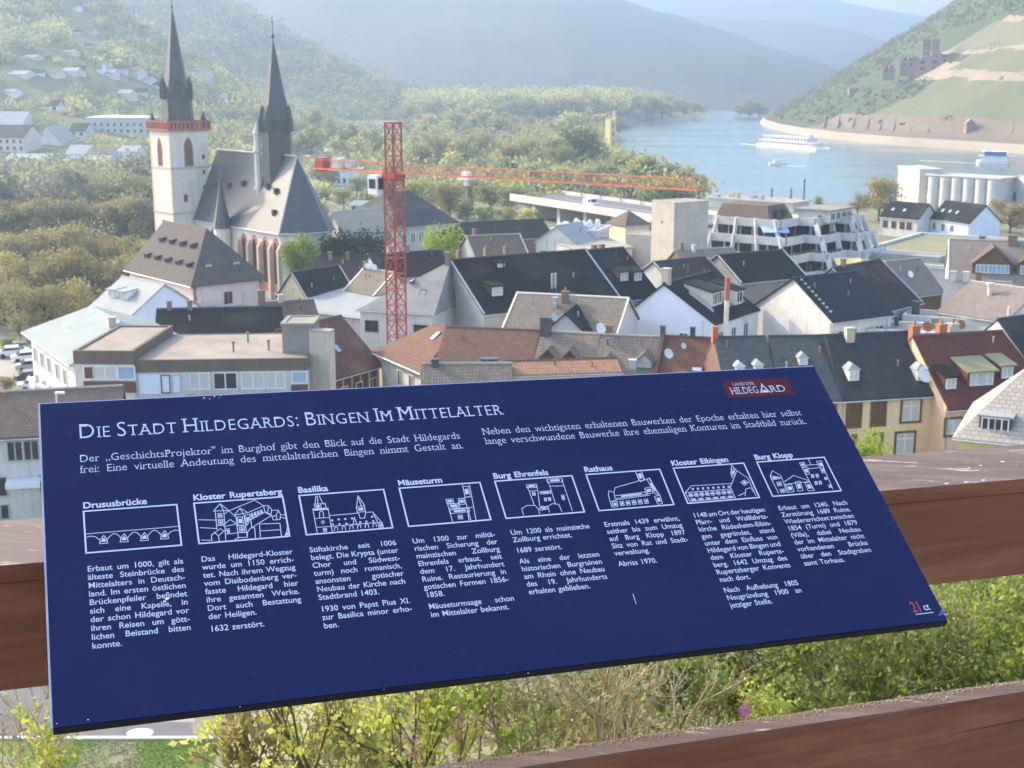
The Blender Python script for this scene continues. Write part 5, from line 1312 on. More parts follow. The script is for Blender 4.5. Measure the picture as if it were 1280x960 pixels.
p = PZ(972, 206, -6); t = thing('motor_boat', 'small white motor boat trailing a wake in mid river', 'boat', p); q = MB(); q.prism([p + Vector(v) for v in ((-4, -1.2, 0), (2.5, -1.2, 0), (4.5, 0, 0), (2.5, 1.2, 0), (-4, 1.2, 0))], Zv * 1.0); q.build('hull', 'white_paint', t, uv=False); q = MB(); q.box((-2, -.9, 1), (1.5, .9, 2.3), lambda a, b, c: p + Vector((a, b, c))); q.build('cabin', 'white_paint', t, uv=False)
def wake(pts, w0, w1):
    q = MB(); n = len(pts)
    for i in range(n - 1):
        a, b = pts[i], pts[i + 1]; d = (b - a).normalized(); nn = Vector((-d.y, d.x, 0)); k0, k1 = w0 + (w1 - w0) * i / (n - 1), w0 + (w1 - w0) * (i + 1) / (n - 1)
        z = Zv * .03; q.poly([a - nn * k0 + z, b - nn * k1 + z, b + nn * k1 + z, a + nn * k0 + z])
    tag(q.build('water_wake', 'white_paint', uv=False), kind='structure')
wake([PZ(x, y, -6) for x, y in ((976, 206.5), (990, 207.5), (1004, 208))], .5, 1.6)
wake([PZ(x, y, -6) for x, y in ((950, 182.5), (940, 181), (925, 179.6))], .8, 2.2)
wake([PZ(x, y, -6) for x, y in ((1222, 204.5), (1190, 202.5), (1150, 200.8))], .7, 1.5)

# ------------------------------------------------------------------ river tower and castle ruin
p = PZ(763, 192, -5); t = thing('river_tower', 'slender yellow watch tower with a side turret at the edge of the river', 'tower', p)
top = PY(763, 151, p.y).z; hh = top - p.z
q = MB(); q.box((-2.1, -2.1, 0), (2.1, 2.1, hh), lambda a, b, c: p + Vector((a * .8 - b * .6, a * .6 + b * .8, c))); q.build('shaft', 'plaster_yellow', t)
for a in (-2.1, -.5, 1.1):
    for b in (-2.1, 1.1): q = MB(); q.box((a, b, hh), (a + 1, b + 1, hh + 1.4), lambda a, b, c: p + Vector((a * .8 - b * .6, a * .6 + b * .8, c))); q.build('merlon', 'plaster_yellow', t)
q = MB(); q.lathe(p + Vector((2.1, 1.0, 0)), [(.9, hh * .3), (.9, hh + 4), (1.15, hh + 4.1), (1.15, hh + 5.2)], 8); q.build('side_turret', 'plaster_cream', t)
for z in (.3, .55, .8): q = MB(); q.box((-.4, -2.16, hh * z), (.4, -2.1, hh * z + 1.6), lambda a, b, c: p + Vector((a * .8 - b * .6, a * .6 + b * .8, c))); q.build('slit_window', 'timber_dark', t)
p = vhit(1162, 88); p = p + Vector((0, 6, 0)); t = thing('castle_ruin', 'roofless brown castle ruin with two square towers on the vineyard slope', 'castle', p - Zv * 4)
sc_ = p.y / F
def cr_box(x0, x1, yt, yb, dep, off, name, m='stone_ruin', seed=0):
    Y = p.y + off; a, b = PY(x0, yt, Y), PY(x1, yt, Y); z0 = PY(x0, yb, Y).z - 6
    q = MB(); e = (Vector((b.x - a.x, -(b.x - a.x) * .35, 0)))
    d = Vector((dep * .33, dep * .94, 0)); ring = [Vector((a.x, Y, z0)), Vector((a.x, Y, z0)) + e, Vector((a.x, Y, z0)) + e + d, Vector((a.x, Y, z0)) + d]
    tops = []; r = random.Random(seed)
    for v in ring: tops.append(Vector((v.x, v.y, a.z - r.uniform(0, 2.5))))
    q.box8(ring, tops)
    for k in range(4):
        f = k / 4 + .04; v = ring[0].lerp(ring[1], f); ww = e * .13
        q.box8([Vector((w.x, w.y, a.z - 2.6)) for w in (v, v + ww, v + ww + d * .2, v + d * .2)], [Vector((w.x, w.y, a.z + r.uniform(.2, 1.6))) for w in (v, v + ww, v + ww + d * .2, v + d * .2)])
    o = q.build(name, m, t)
    wq = MB()
    for j in range(2):
        for k in range(2):
            v = ring[0].lerp(ring[1], .25 + .4 * k); zz = z0 + (a.z - z0) * (.5 + .25 * j); nrm = Vector((e.y, -e.x, 0)).normalized()
            wq.box8([Vector((w.x, w.y, zz)) for w in (v + nrm * .06, v + e * .12 + nrm * .06, v + e * .12 - nrm * .1, v - nrm * .1)], [Vector((w.x, w.y, zz + 2)) for w in (v + nrm * .06, v + e * .12 + nrm * .06, v + e * .12 - nrm * .1, v - nrm * .1)])
    wq.build('window_hole', 'timber_dark', o)
cr_box(1154, 1163, 47, 80, 6, 2, 'tower', seed=1); cr_box(1166, 1174, 45, 90, 8, -2, 'tower', seed=2); cr_box(1142, 1176, 72, 92, 10, -6, 'curtain_wall', seed=3); cr_box(1126, 1143, 70, 84, 4, 2, 'curtain_wall', seed=5); cr_box(1104, 1118, 81, 90, 4, 4, 'curtain_wall', 'terrace_stone', seed=6)
p = vhit(1211, 165); q = MB()
q.box((-2.5, -2.5, -2), (2.5, 2.5, 5), lambda a, b, c: p + Vector((a, b, c))); q.prism([p + Vector((-2.9, -2.7, 5)), p + Vector((2.9, -2.7, 5)), p + Vector((0, -2.7, 8))], (0, 5.4, 0)); tag(q.build('vineyard_hut', 'stone_ruin'), 'small dark hut standing alone between the vineyard terraces', 'hut')
p = vhit(1067, 117)
q = MB(); q.box((-4, -2, -2), (4, 3, 4), lambda a, b, c: p + Vector((a, b, c))); q.box((-2, -3.5, -2), (1.5, -2.01, 2.4), lambda a, b, c: p + Vector((a, b, c))); tag(q.build('ruined_hut', 'terrace_stone'), 'small pale ruined hut on the wooded slope left of the castle', 'hut')
# ------------------------------------------------------------------ hillside houses
HHP = []
def near_house(x, y): return any(abs(x - a * y / b) < r * .8 and -26 < y - b < r * .7 for a, b, r in HHP)
def hh(x, yb, wpx, hpx, rpx, wallm, roofm, label, roof='gable', turn=-.25, dep=None, win=0, group=None, flat_ground=False, cat='house'):
    p = PZ(x, yb, 0) if flat_ground else HILL_TOWN.hit(x, yb)
    HHP.append((p.x, p.y, 9 + wpx * p.y / F * .5))
    k = p.y / F; w = wpx * k / 2; e = Vector((math.cos(turn), math.sin(turn), 0)) * w
    A, B = p - e, p + e; hgt = hpx * k; base = p.z - 2.5
    h = House('hillside_house' if not flat_ground else 'town_house', label, (A.x, A.y), (B.x, B.y), p.z + hgt, dep or min(14, 2 * w), rpx * k, roof, wallm, roofm, base=base, pz=False, gut=None, group=group, cat=cat)
    for f, n in (('F', win),):
        for j in range(max(1, int(hgt / 3)) if n else 0):
            for i in range(n): h.win(f, h.L * (i + .3) / n, p.z + .9 + j * 2.9, h.L / n * .4, 1.5, 'grey', mull=0)
    return h
hh(6, 190, 56, 18, 14, 'plaster_pink', 'slate_dark', 'long pinkish building with a dark roof at the left edge of the hillside', win=6)
hh(8, 165, 44, 8, 16, 'plaster_white', 'zinc_white', 'building with a bright white metal roof at the left edge of the hillside')
hh(60, 183, 40, 4, 20, 'plaster_white', 'zinc_white', 'house with a big white gable on the hillside left of the church tower', 'gfront', win=0)
hh(97, 172, 22, 8, 9, 'plaster_white', 'slate_dark', 'dark roofed house between the white gable and the long pale block', win=2)
hh(148, 168, 84, 20, 3, 'plaster_grey', 'lead_light', 'long pale flat topped block on the hillside left of the church tower', 'hip', -.12, 12, win=10, cat='apartment building')
hh(124, 216, 36, 23, 7, 'plaster_blue_white', 'roof_brown', 'tall bluish white house at the foot of the hillside', win=4)
hh(160, 210, 26, 20, 6, 'plaster_blue_white', 'zinc_white', 'narrow bluish white house right beside the tall bluish house', win=3)
hh(96, 205, 30, 12, 10, 'plaster_blue_white', 'zinc_white', 'low house with a pale sloping roof left of the tall bluish house', win=2)
hh(30, 214, 60, 10, 10, 'plaster_grey', 'zinc_white', 'wide low grey house behind the bare trees at the left edge', win=4)
hh(68, 140, 12, 8, 6, 'plaster_blue_white', 'slate_dark', 'small pale house standing between two round trees on the hillside', win=1)
hh(82, 146, 14, 5, 6, 'plaster_yellow', 'tile_terracotta', 'small yellowish house below the round trees on the hillside', win=1)
gp = 'small houses scattered up the wooded hillside'
for i, (x, y, w, a, b) in enumerate(((20, 98, 26, 5, 4), (44, 96, 22, 5, 4), (62, 97, 18, 5, 4), (86, 94, 20, 5, 4), (99, 96, 14, 8, 5), (124, 92, 9, 7, 8), (136, 98, 14, 6, 4), (152, 93, 16, 7, 4), (166, 97, 16, 8, 4), (182, 104, 14, 4, 3), (196, 112, 18, 5, 4), (243, 98, 22, 9, 3), (84, 68, 16, 3, 2), (95, 43, 10, 3, 2), (112, 42, 10, 3, 2), (36, 76, 18, 4, 3), (110, 60, 8, 3, 2), (92, 12, 10, 3, 2), (154, 122, 18, 5, 4), (176, 120, 16, 5, 4), (270, 122, 14, 5, 3), (12, 120, 16, 5, 3))):
    hh(x, y, w, a, b, ('plaster_white', 'plaster_blue_white', 'plaster_white', 'plaster_pink')[i % 4], ('zinc_white', 'slate_dark', 'roof_brown')[i % 3], 'small pale house among the trees up the wooded hillside', win=0, group=gp, turn=(-.3, .2, -.5)[i % 3])
# ground level strip right of the church
hh(396, 198, 40, 8, 3, 'plaster_white', 'zinc_white', 'distant white shed right of the ridge spire', flat_ground=True, dep=10)
hh(420, 232, 60, 18, 3, 'plaster_blue_white', 'zinc_white', 'long bluish white building behind the counterweight of the crane', flat_ground=True, dep=12, win=8)
hh(384, 205, 10, 9, 2, 'plaster_yellow', 'zinc_tan', 'small yellow cube of a house just right of the ridge spire', 'hip', flat_ground=True)
hh(452, 268, 30, 10, 5, 'plaster_white', 'zinc_pale', 'small white house with a greenish glass porch left of the crane mast', flat_ground=True, win=3)
hh(744, 240, 28, 6, 2, 'concrete_pale', 'lead_dark', 'low grey platform building beyond the bridge', 'hip', flat_ground=True)
hh(612, 168, 10, 4, 4, 'plaster_white', 'zinc_white', 'tiny white roof among the riverside trees', flat_ground=True)
hh(685, 192, 9, 7, 4, 'plaster_white', 'lead_light', 'tiny white house among the riverside trees', flat_ground=True)

# ------------------------------------------------------------------ trees
T = tree_px
def group_trees(name, label, group, spec, kind, mats, z=0.0, wid=1.0, cat='tree'):
    for i, s in enumerate(spec):
        x, yt, yb = s[:3]; m = s[3] if len(s) > 3 else mats[i % len(mats)]
        tree_px(name, label, x, yt, yb, kind if not isinstance(kind, (list, tuple)) else kind[i % len(kind)], m, i % 3, group, wid, z, cat)
rt = random.Random(11)
# grove below the church on the left
gr = []
for x, yt, yb in ((6, 292, 350), (34, 282, 352), (66, 276, 350), (96, 278, 352), (126, 284, 352), (150, 292, 356), (14, 318, 388), (46, 308, 392), (80, 306, 392), (112, 310, 392), (140, 318, 392), (164, 310, 372), (-18, 330, 410), (24, 342, 420), (58, 348, 418), (92, 350, 412), (118, 352, 400), (176, 292, 345), (-30, 300, 370)): gr.append((x, yt, yb))
group_trees('budding_tree', 'budding olive brown tree in the grove left of the church', 'budding trees of the grove left of the church', gr, ('wide', 'loose', 'wide'), ('leaf_olive', 'leaf_bud', 'leaf_olive'), 0, .95)
T('leafy_shrub', 'fresh green round bush in front of the olive brown grove', 88, 352, 392, 'round', 'leaf_fresh', 1, wid=.95, cat='bush')
T('young_tree', 'small pale budding tree on the lawn at the left edge', 26, 382, 434, 'loose', 'leaf_olive', 2, wid=.8)
T('shrub', 'low hedge bush between the lawn and the parked cars', 10, 420, 436, 'round', 'leaf_green', 2, wid=1.6, cat='bush')
T('shrub', 'olive bush by the road just above the grey roof at the left edge', 8, 470, 492, 'round', 'leaf_olive', 0, wid=1.8, cat='bush')
# grey bare trees at the foot of the hillside
gb = [(x, 205 + 14 * math.sin(x * .35) + (20 if x < 90 else 8), 268 + 8 * math.sin(x)) for x in range(-20, 208, 15)]
group_trees('bare_tree', 'greyish bare tree in the belt between the hillside houses and the grove', 'bare trees between hillside and grove', gb, ('loose', 'far', 'wide'), ('leaf_grey', 'leaf_grey', 'leaf_far'), 0, 1.25)
gb = [(x, 246 + 6 * math.sin(x * .5), 306) for x in range(-10, 200, 17)]
group_trees('bare_tree', 'dark budding tree directly behind the grove left of the church', 'dark trees behind the grove', gb, ('wide', 'loose'), ('leaf_grey', 'leaf_olive', 'leaf_bud'), 0, 1.1)
T('round_tree', 'bright green round tree in front of the choir of the church', 376, 284, 384, 'dense', 'leaf_fresh', 1, wid=.62)
T('dark_tree', 'broad dark green tree between the church and the crane mast', 432, 276, 374, 'dense', 'leaf_dark', 2, wid=.78)
T('dark_tree', 'dark green tree beside the crane mast, half hidden by it', 464, 281, 372, 'dense', 'leaf_dark', 0, wid=.7)
T('round_tree', 'bright yellow green round tree right of the crane mast', 557, 276, 366, 'dense', 'leaf_fresh', 0, wid=.78)
T('tall_tree', 'tall olive green tree directly behind the crane jib', 528, 214, 282, 'dense', 'leaf_spring', 1, wid=.85)
T('tall_tree', 'slim tall pale tree right of the tree behind the crane jib', 562, 218, 280, 'round', 'leaf_olive', 2, wid=.8)
T('tall_tree', 'dark leaning trunked tree just right of the crane mast', 512, 222, 282, 'loose', 'leaf_grey', 0, wid=.6)
group_trees('hedge_shrub', 'yellow green shrub in the row in front of the brown shed', 'yellowish shrubs in front of the brown shed', [(x, 288 + 3 * math.sin(x), 314) for x in range(588, 668, 11)], 'bush', ('leaf_bud', 'leaf_olive'), 0, 1.2, 'shrub')
group_trees('riverside_tree', 'hazy round tree in the wooded belt beyond the bridge', 'trees in the belt beyond the bridge', [(395, 198, 232), (430, 232, 262), (590, 216, 262), (612, 226, 266), (640, 228, 268), (664, 238, 270), (690, 235, 268), (700, 178, 222), (720, 150, 218), (742, 158, 216), (660, 165, 212), (640, 178, 214), (676, 186, 216), (600, 160, 206), (574, 170, 214), (626, 170, 204), (548, 165, 208), (530, 178, 216), (560, 186, 222), (604, 192, 226), (636, 196, 230), (668, 200, 236), (700, 204, 236), (730, 206, 238), (760, 200, 240), (786, 188, 232), (800, 192, 236), (818, 190, 236), (838, 202, 240), (856, 206, 242), (874, 216, 248), (770, 214, 246), (806, 220, 250), (840, 224, 252), (744, 226, 250), (584, 250, 282), (606, 252, 286), (632, 256, 288), (656, 258, 290), (414, 206, 236), (446, 218, 246), (372, 222, 256), (404, 246, 276), (386, 238, 270), (556, 238, 272), (480, 214, 250)], ('far', 'wide', 'farwide'), ('leaf_far', 'leaf_far_gold', 'leaf_spring', 'leaf_far_gold'), 0, 1.05)
gi = []
for k, x in enumerate(range(505, 886, 12)):
    y0 = lerp([505, 530, 600, 655, 668, 720, 770, 800, 850, 886], [126, 118, 117, 122, 127, 119, 121, 117, 122, 130], x)
    gi.append((x + rt.uniform(-3, 3), y0 + rt.uniform(-2, 3), 149 + rt.uniform(0, 6) - (6 if x > 760 else 0)))
    if x < 770: gi.append((x + 5, y0 + 16 + rt.uniform(0, 8), 164 + rt.uniform(0, 8)))
group_trees('island_tree', 'hazy round topped tree in the long riverside wood under the blue hill', 'trees of the long riverside wood', gi, ('far', 'farwide'), ('leaf_far_gold', 'leaf_far', 'leaf_spring'), -3, 1.15)
group_trees('islet_tree', 'pale hazy tree on the small islet in the river', 'trees on the small islet', [(924, 128, 146), (936, 124, 146), (948, 126, 146), (958, 132, 145)], 'far', ('leaf_far', 'leaf_far_gold'), -6, 1.1)
group_trees('poplar_tree', 'slim tree at the foot of the spur hill left of the crane head', 'slim trees left of the crane head', [(400, 128, 172), (414, 146, 186), (436, 152, 190), (456, 158, 192), (470, 160, 196), (390, 150, 200), (425, 170, 206), (448, 172, 208), (372, 160, 200)], 'far', ('leaf_far', 'leaf_far_gold'), 0, .8)
T('bank_tree', 'reddish brown budding tree left of the white silo tower', 1098, 216, 276, 'wide', 'leaf_bud', 1, wid=.9)
T('bank_tree', 'pale bare tree on the bank left of the reddish budding tree', 1072, 236, 276, 'loose', 'leaf_bud', 0, wid=.9)
T('bank_tree', 'tan budding tree in front of the right end of the silos', 1262, 246, 292, 'wide', 'leaf_bud', 2, wid=1.15)
T('bank_tree', 'small tan bush beside the tan budding tree below the silos', 1236, 262, 288, 'round', 'leaf_bud', 1, wid=1.1)
T('bank_tree', 'small bush on the river bank right of the tall pole', 1022, 246, 262, 'far', 'leaf_far', 1, wid=1.0, cat='bush')
p = PY(1076, 600, 107); tree('street_tree', 'leafy bright green tree in front of the yellow house', Vector((p.x, p.y, 0)), PY(1076, 524, 107).z, 'dense', 'leaf_fresh', 2, None, .55)
# woods that nobody could count
def clumps(name, fn, n, per, size, rad, mats, seed, wts=None):
    r = random.Random(seed); q = MB(); c = 0; tries = 0
    while c < n and tries < n * 30:
        tries += 1; p = fn(r)
        if p is None: continue
        c += 1; mi = r.choices(range(len(mats)), wts)[0] if wts else r.randrange(len(mats)); sc = .55 + 1.2 * r.random() ** 2
        for k in range(per):
            d = rnd_unit(r); d = d.normalized() * r.random() ** .4
            leaf_quad(q, p + Vector((d.x * rad * sc, d.y * rad * sc, (d.z * .8 + .55) * rad * sc)), size, r, mi)
    tag(q.build(name, mats, uv=False), kind='stuff')
def on_town_hill(r):
    Y = 565 + 520 * r.random(); X = Y * r.uniform(-.44, -.02); z = HILL_TOWN.z(X, Y)
    if X / Y > -.17 and z < 4: return None
    if near_house(X, Y): return None
    return Vector((X, Y, z))
clumps('hillside_wood', on_town_hill, 2300, 62, 1.05, 4.6, ['leaf_far', 'leaf_far_gold', 'leaf_grey', 'leaf_spring'], 3, (4, 3, 2, 2))
def on_spur(r):
    Y = 1155 + 400 * r.random(); X = Y * r.uniform(-.36, -.05); z = HILL_SPUR.z(X, Y); return Vector((X, Y, z - 1)) if z > -6 else None
clumps('spur_wood', on_spur, 1300, 42, 1.8, 7.8, ['leaf_far', 'leaf_grey', 'leaf_far_gold'], 5)
def on_vine(r):
    Y = r.uniform(700, 1500); d = r.uniform(14, 260); X = lerp(SHY, SHX, Y) + d; z = vz(X, Y)
    zn = vzone(X, Y, z)
    if X / Y > .45: return None
    if 268 < X < 345 and 1010 < Y < 1112 and z > 20: return None
    if zn == 6 or (zn == 3 and r.random() < .06) or (zn == 2 and r.random() < .10) or (zn in (4, 5) and r.random() < .12): return Vector((X, Y, z - .6))
    return None
clumps('slope_scrub', on_vine, 2300, 30, .8, 2.7, ['leaf_far', 'leaf_green', 'leaf_grey', 'leaf_spring'], 7, (4, 2, 2, 2))

def belt(px0, px1, Y0, Y1, z0, gap=0.0):
    def fn(r):
        Y = Y0 * (Y1 / Y0) ** r.random(); px = r.uniform(px0, px1); X = (px - 640) / F * Y * .985
        if noise.noise(Vector((X * .02, Y * .02, 9))) < gap - .3: return None
        if bank_dist(X, Y) < 6 or near_house(X, Y): return None
        return Vector((X, Y, gz(X, Y) + z0))
    return fn
clumps('riverside_wood', belt(395, 884, 400, 980, 0, .15), 760, 74, .95, 4.4, ['leaf_far', 'leaf_far_gold', 'leaf_spring', 'leaf_grey'], 13, (3, 3, 4, 1))
clumps('island_wood', belt(512, 872, 1180, 1420, 9), 620, 92, 1.6, 8.6, ['leaf_spring', 'leaf_far_gold', 'leaf_far'], 14, (4, 3, 2))
clumps('hill_foot_wood', belt(-20, 215, 345, 560, 0), 420, 70, .85, 4.2, ['leaf_grey', 'leaf_far', 'leaf_far_gold', 'leaf_spring'], 15, (5, 3, 2, 1))
clumps('grove_undergrowth', belt(-20, 182, 200, 300, 0), 260, 90, .42, 3.0, ['leaf_olive', 'leaf_bud', 'leaf_green'], 16, (4, 3, 1))
# ------------------------------------------------------------------ foreground: railing
def wood(name, c1, c2, c3, rough, worn=None):
    m, t, b = new_mat(name)
    v = coords(t, 'UV', (1.6, 60, 1)); f = noise_tex(t, v, 1.0, 8, .7)
    v2 = coords(t, 'UV', (2.2, 9, 1)); f2 = noise_tex(t, v2, 1.3, 6, .65)
    c = mixc(t, ramp(t, f, .3, .7), c1, c2); c = mixc(t, ramp(t, f2, .5, .72), c, c3)
    crk = noise_tex(t, coords(t, 'UV', (.9, 130, 1)), 1.1, 3, .5); c = mixc(t, ramp(t, crk, .70, .73), c, (.03, .016, .012))
    vo = t.nodes.new('ShaderNodeTexVoronoi'); t.links.new(coords(t, 'UV', (2.6, 11, 1)), vo.inputs['Vector']); vo.inputs['Scale'].default_value = 1.0; c = mixc(t, ramp(t, vo.outputs['Distance'], .13, .05), c, (.045, .02, .013))
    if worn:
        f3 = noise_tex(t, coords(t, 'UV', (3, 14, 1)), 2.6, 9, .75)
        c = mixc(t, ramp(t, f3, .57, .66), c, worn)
    t.links.new(c, b.inputs['Base Color']); b.inputs['Roughness'].default_value = rough; b.inputs['Specular IOR Level'].default_value = .3
    bump(t, b, f, .35, .004)
wood('rail_wood', (.215, .074, .036), (.12, .040, .021), (.27, .108, .053), .6)
wood('sunlit_worn_wood', (.145, .092, .070), (.088, .054, .042), (.20, .138, .108), .6, (.52, .42, .36))  # weathered top wood; pallor of grazing sun and gloss is mixed into its colour
VPd = ray(5350, 253)
P0 = EYE + ray(0, 705) * 1.6
e_ = VPd.normalized(); back = Vector((-e_.y, e_.x, 0)).normalized(); up_ = e_.cross(back).normalized(); up_ = up_ if up_.z > 0 else -up_
def pix(p):
    q = p - EYE; d = q.dot(FWD); return 640 + F * q.x / d, 480 - F * q.dot(UPV) / d
def solve(fn, ty, a, b):
    for _ in range(50):
        m = (a + b) / 2
        if (pix(fn(m))[1] - ty) * (pix(fn(a))[1] - ty) > 0: a = m
        else: b = m
    return m
def at_x(o, x):        # point on the line o + e*t seen in pixel column x
    a, b = -6, 9
    for _ in range(60):
        m = (a + b) / 2
        if pix(o + e_ * m)[0] < x: a = m
        else: b = m
    return o + e_ * m
BH = solve(lambda h: at_x(P0 - up_ * h, 2), 863.5, .02, .5)
BD = solve(lambda h: at_x(P0 + back * h, 2), 651, .01, .6)
rail = thing('railing', 'brown stained timber railing with a weathered flat handrail and a second rail below it', 'railing', P0 - Zv * 1.1)
def RB(o): return lambda a, b, c: o + e_ * a + back * b + up_ * c
T0_, T1_ = -1.3, 3.3
q = MB(); R0 = RB(P0); q.box((T0_, -.006, -.021), (T1_, BD, 0), R0); hr = q.build('handrail', 'sunlit_worn_wood', rail)
q = MB(); q.box((T0_, -.0065, -.0215), (T1_, .0, -.001), R0); q.build('handrail_edge', 'rail_wood', hr)
q = MB(); q.box((T0_, 0, -BH), (T1_, BD - .02, -.0245), R0); q.build('beam', 'rail_wood', rail)
q = MB(); q.box((T0_, .004, -.0245), (T1_, BD - .03, -.021), R0); q.build('joint_strip', 'timber_dark', rail)
nrm = -back; rd = ray(1280, 866.5); tt = (P0 - EYE).dot(nrm) / rd.dot(nrm); Q0 = EYE + rd * tt
LDp = solve(lambda h: at_x(Q0 + back * h, 1278), 853, .005, .4)
q = MB(); R1 = RB(Q0); q.box((-3.2, 0, -.15), (1.8, LDp, 0), R1); lr = q.build('lower_rail', 'rail_wood', rail)
q = MB(); q.box((-3.2, -.002, .0006), (1.8, LDp + .002, .004), R1); q.build('rail_top', 'sunlit_worn_wood', lr)
q = MB(); rr = random.Random(5)
for k in range(2200):
    a = rr.uniform(-1.6, .4); b = LDp * (1 - abs(rr.gauss(0, .17 if noise.noise(Vector((a * 9, 0, 0))) < .1 else .34))); b = min(max(b, .004), LDp); s_ = rr.uniform(.0006, .0019)
    c0 = R1(a, b, .004 + s_ * .4); q.solid([c0 + Vector((s_, 0, -s_ * .5)), c0 + Vector((-s_ * .6, s_ * .9, -s_ * .5)), c0 + Vector((-s_ * .6, -s_ * .9, -s_ * .5)), c0 + Vector((0, 0, s_))], [(0, 1, 3), (1, 2, 3), (2, 0, 3), (2, 1, 0)], 0)
o = q.build('pollen_litter', 'litter_tan', rail, uv=False) if 'litter_tan' in MATS else None
if o is None:
    plain('litter_tan', (.40, .33, .22), (.30, .24, .16), 40); o = q.build('pollen_litter', 'litter_tan', rail, uv=False)
o['kind'] = 'stuff'
q = MB()
for k in range(110):
    a, b = rr.uniform(-.5, 2.3), BD * abs(rr.gauss(0, .3)); s_ = rr.uniform(.0008, .003)
    c0 = R0(a, b, .0004); q.poly([c0 + e_ * s_ * rr.uniform(1, 4), c0 + back * s_, c0 - e_ * s_, c0 - back * s_])
o = q.build('paint_fleck', 'white_paint', hr, uv=False); o['kind'] = 'stuff'
for a in (-1.1, 3.0): q = MB(); q.box((a, .01, -1.2), (a + .12, .13, -.022), R0); q.build('post', 'rail_wood', rail)
# ------------------------------------------------------------------ foreground: the information board
rs_ = [ray(x, y) for x, y in ((50, 505), (1017, 458), (1184, 775), (66, 910))]
Mx = Matrix(((rs_[1].x, rs_[3].x, -rs_[2].x), (rs_[1].y, rs_[3].y, -rs_[2].y), (rs_[1].z, rs_[3].z, -rs_[2].z)))
dd = Mx.inverted() @ rs_[0]
cs_ = [rs_[0], rs_[1] * dd[0], rs_[2] * dd[2], rs_[3] * dd[1]]
sc_ = 1.0 / (cs_[1] - cs_[0]).length
cs_ = [EYE + c * sc_ for c in cs_]
BX = (cs_[1] - cs_[0]).normalized(); BY = (cs_[3] - cs_[0]); BY = (BY - BX * BY.dot(BX)).normalized(); BN = BY.cross(BX).normalized()
if BN.dot(EYE - cs_[0]) < 0: BN = -BN
BHt = (cs_[3] - cs_[0]).length; BW = 1.0
def BPt(u, v, h=0.0): return cs_[0] + BX * u + BY * v + BN * h
def pp(x, y):
    r = ray(x, y); t = (cs_[0] - EYE).dot(BN) / r.dot(BN); p = EYE + r * t - cs_[0]; return p.dot(BX), p.dot(BY)
m, t, b = new_mat('board_blue')
v = coords(t, 'Object'); f = noise_tex(t, v, 3.5, 6, .6); f2 = noise_tex(t, v, 60, 4, .6)
c = mixc(t, ramp(t, f, .35, .7), (.0105, .0165, .066), (.0087, .0135, .054)); c = mixc(t, ramp(t, noise_tex(t, coords(t, 'Object', (2.5, 7, 7)), 1.5, 7, .7), .5, .8), c, (.017, .0245, .078)); c = mixc(t, ramp(t, f2, .62, .8), c, (.022, .028, .08))
t.links.new(c, b.inputs['Base Color']); b.inputs['Specular IOR Level'].default_value = .14
mr = t.nodes.new('ShaderNodeMapRange'); mr.inputs[3].default_value = .38; mr.inputs[4].default_value = .55; t.links.new(f2, mr.inputs[0]); t.links.new(mr.outputs[0], b.inputs['Roughness'])
plain('board_print', (.58, .60, .68), (.50, .52, .60), 30, .5)
plain('board_chip', (.80, .82, .88), None, 30, .6)
plain('board_red', (.115, .018, .026), (.09, .016, .024), 20, .5)
plain('print_red', (.36, .085, .06), (.30, .07, .05), 20, .5)
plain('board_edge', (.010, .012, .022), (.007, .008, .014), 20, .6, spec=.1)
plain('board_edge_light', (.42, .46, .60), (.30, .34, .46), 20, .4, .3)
board = thing('information_board', 'slanted dark blue information board with white text and eight small building drawings', 'information board', BPt(.5, BHt, 0))
q = MB(); TK = .009
q.box((0, 0, -TK), (BW, BHt, 0), lambda a, b_, c_: BPt(a, b_, c_)); pl = q.build('panel', 'board_blue', board)
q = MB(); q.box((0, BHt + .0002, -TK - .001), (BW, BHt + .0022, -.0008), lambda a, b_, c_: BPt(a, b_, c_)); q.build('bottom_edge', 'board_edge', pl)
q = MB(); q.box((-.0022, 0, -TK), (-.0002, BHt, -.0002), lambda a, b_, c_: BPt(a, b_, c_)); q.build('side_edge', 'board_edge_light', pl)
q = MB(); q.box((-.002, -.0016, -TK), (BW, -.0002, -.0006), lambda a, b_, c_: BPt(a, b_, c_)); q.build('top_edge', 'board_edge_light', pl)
q = MB()
for u in (.3, .7): q.box((u - .03, .12, -.055), (u + .03, .26, -TK - .0005), lambda a, b_, c_: BPt(a, b_, c_))
q.build('bracket', 'steel_grey', board)
def typeset(q, txt, u0, u1, v, size, style='body', justify=True, xs=1.0, caps=False, h=.0004, mi=0, gap=.30):
    """one line of text on the board; small capitals when caps is set; returns the end"""
    items = []
    for wd in txt.split(' '):
        L = []; x = 0
        for c_ in wd:
            s_ = size; cc = c_
            if caps and c_.islower(): s_ = size * .77; cc = c_.upper()
            g = GL.get((style, cc)) or GL[style, '.']
            L.append((g, x, s_)); x += g[2] * s_ * xs * (1.06 if caps else 1.0)
        items.append((L, x))
    tot = sum(w for _, w in items); n = len(items) - 1
    sp = size * gap; k = 1.0
    if justify:
        if n > 0: sp = (u1 - u0 - tot) / n
        if n == 0 or sp < size * .17:
            if n > 0: sp = size * .17
            k = (u1 - u0 - sp * n) / tot
    x = u0
    for L, w in items:
        for (gv, gf, ga), gx, s_ in L:
            i = len(q.v)
            q.v += [BPt(x + (gx + a * s_ * xs) * k, v - b_ * s_, h) for a, b_ in gv]
            for f_ in gf: q.f.append(tuple(i + j for j in f_)); q.m.append(mi)
        x += w * k + sp
    return x
CAPH = .72
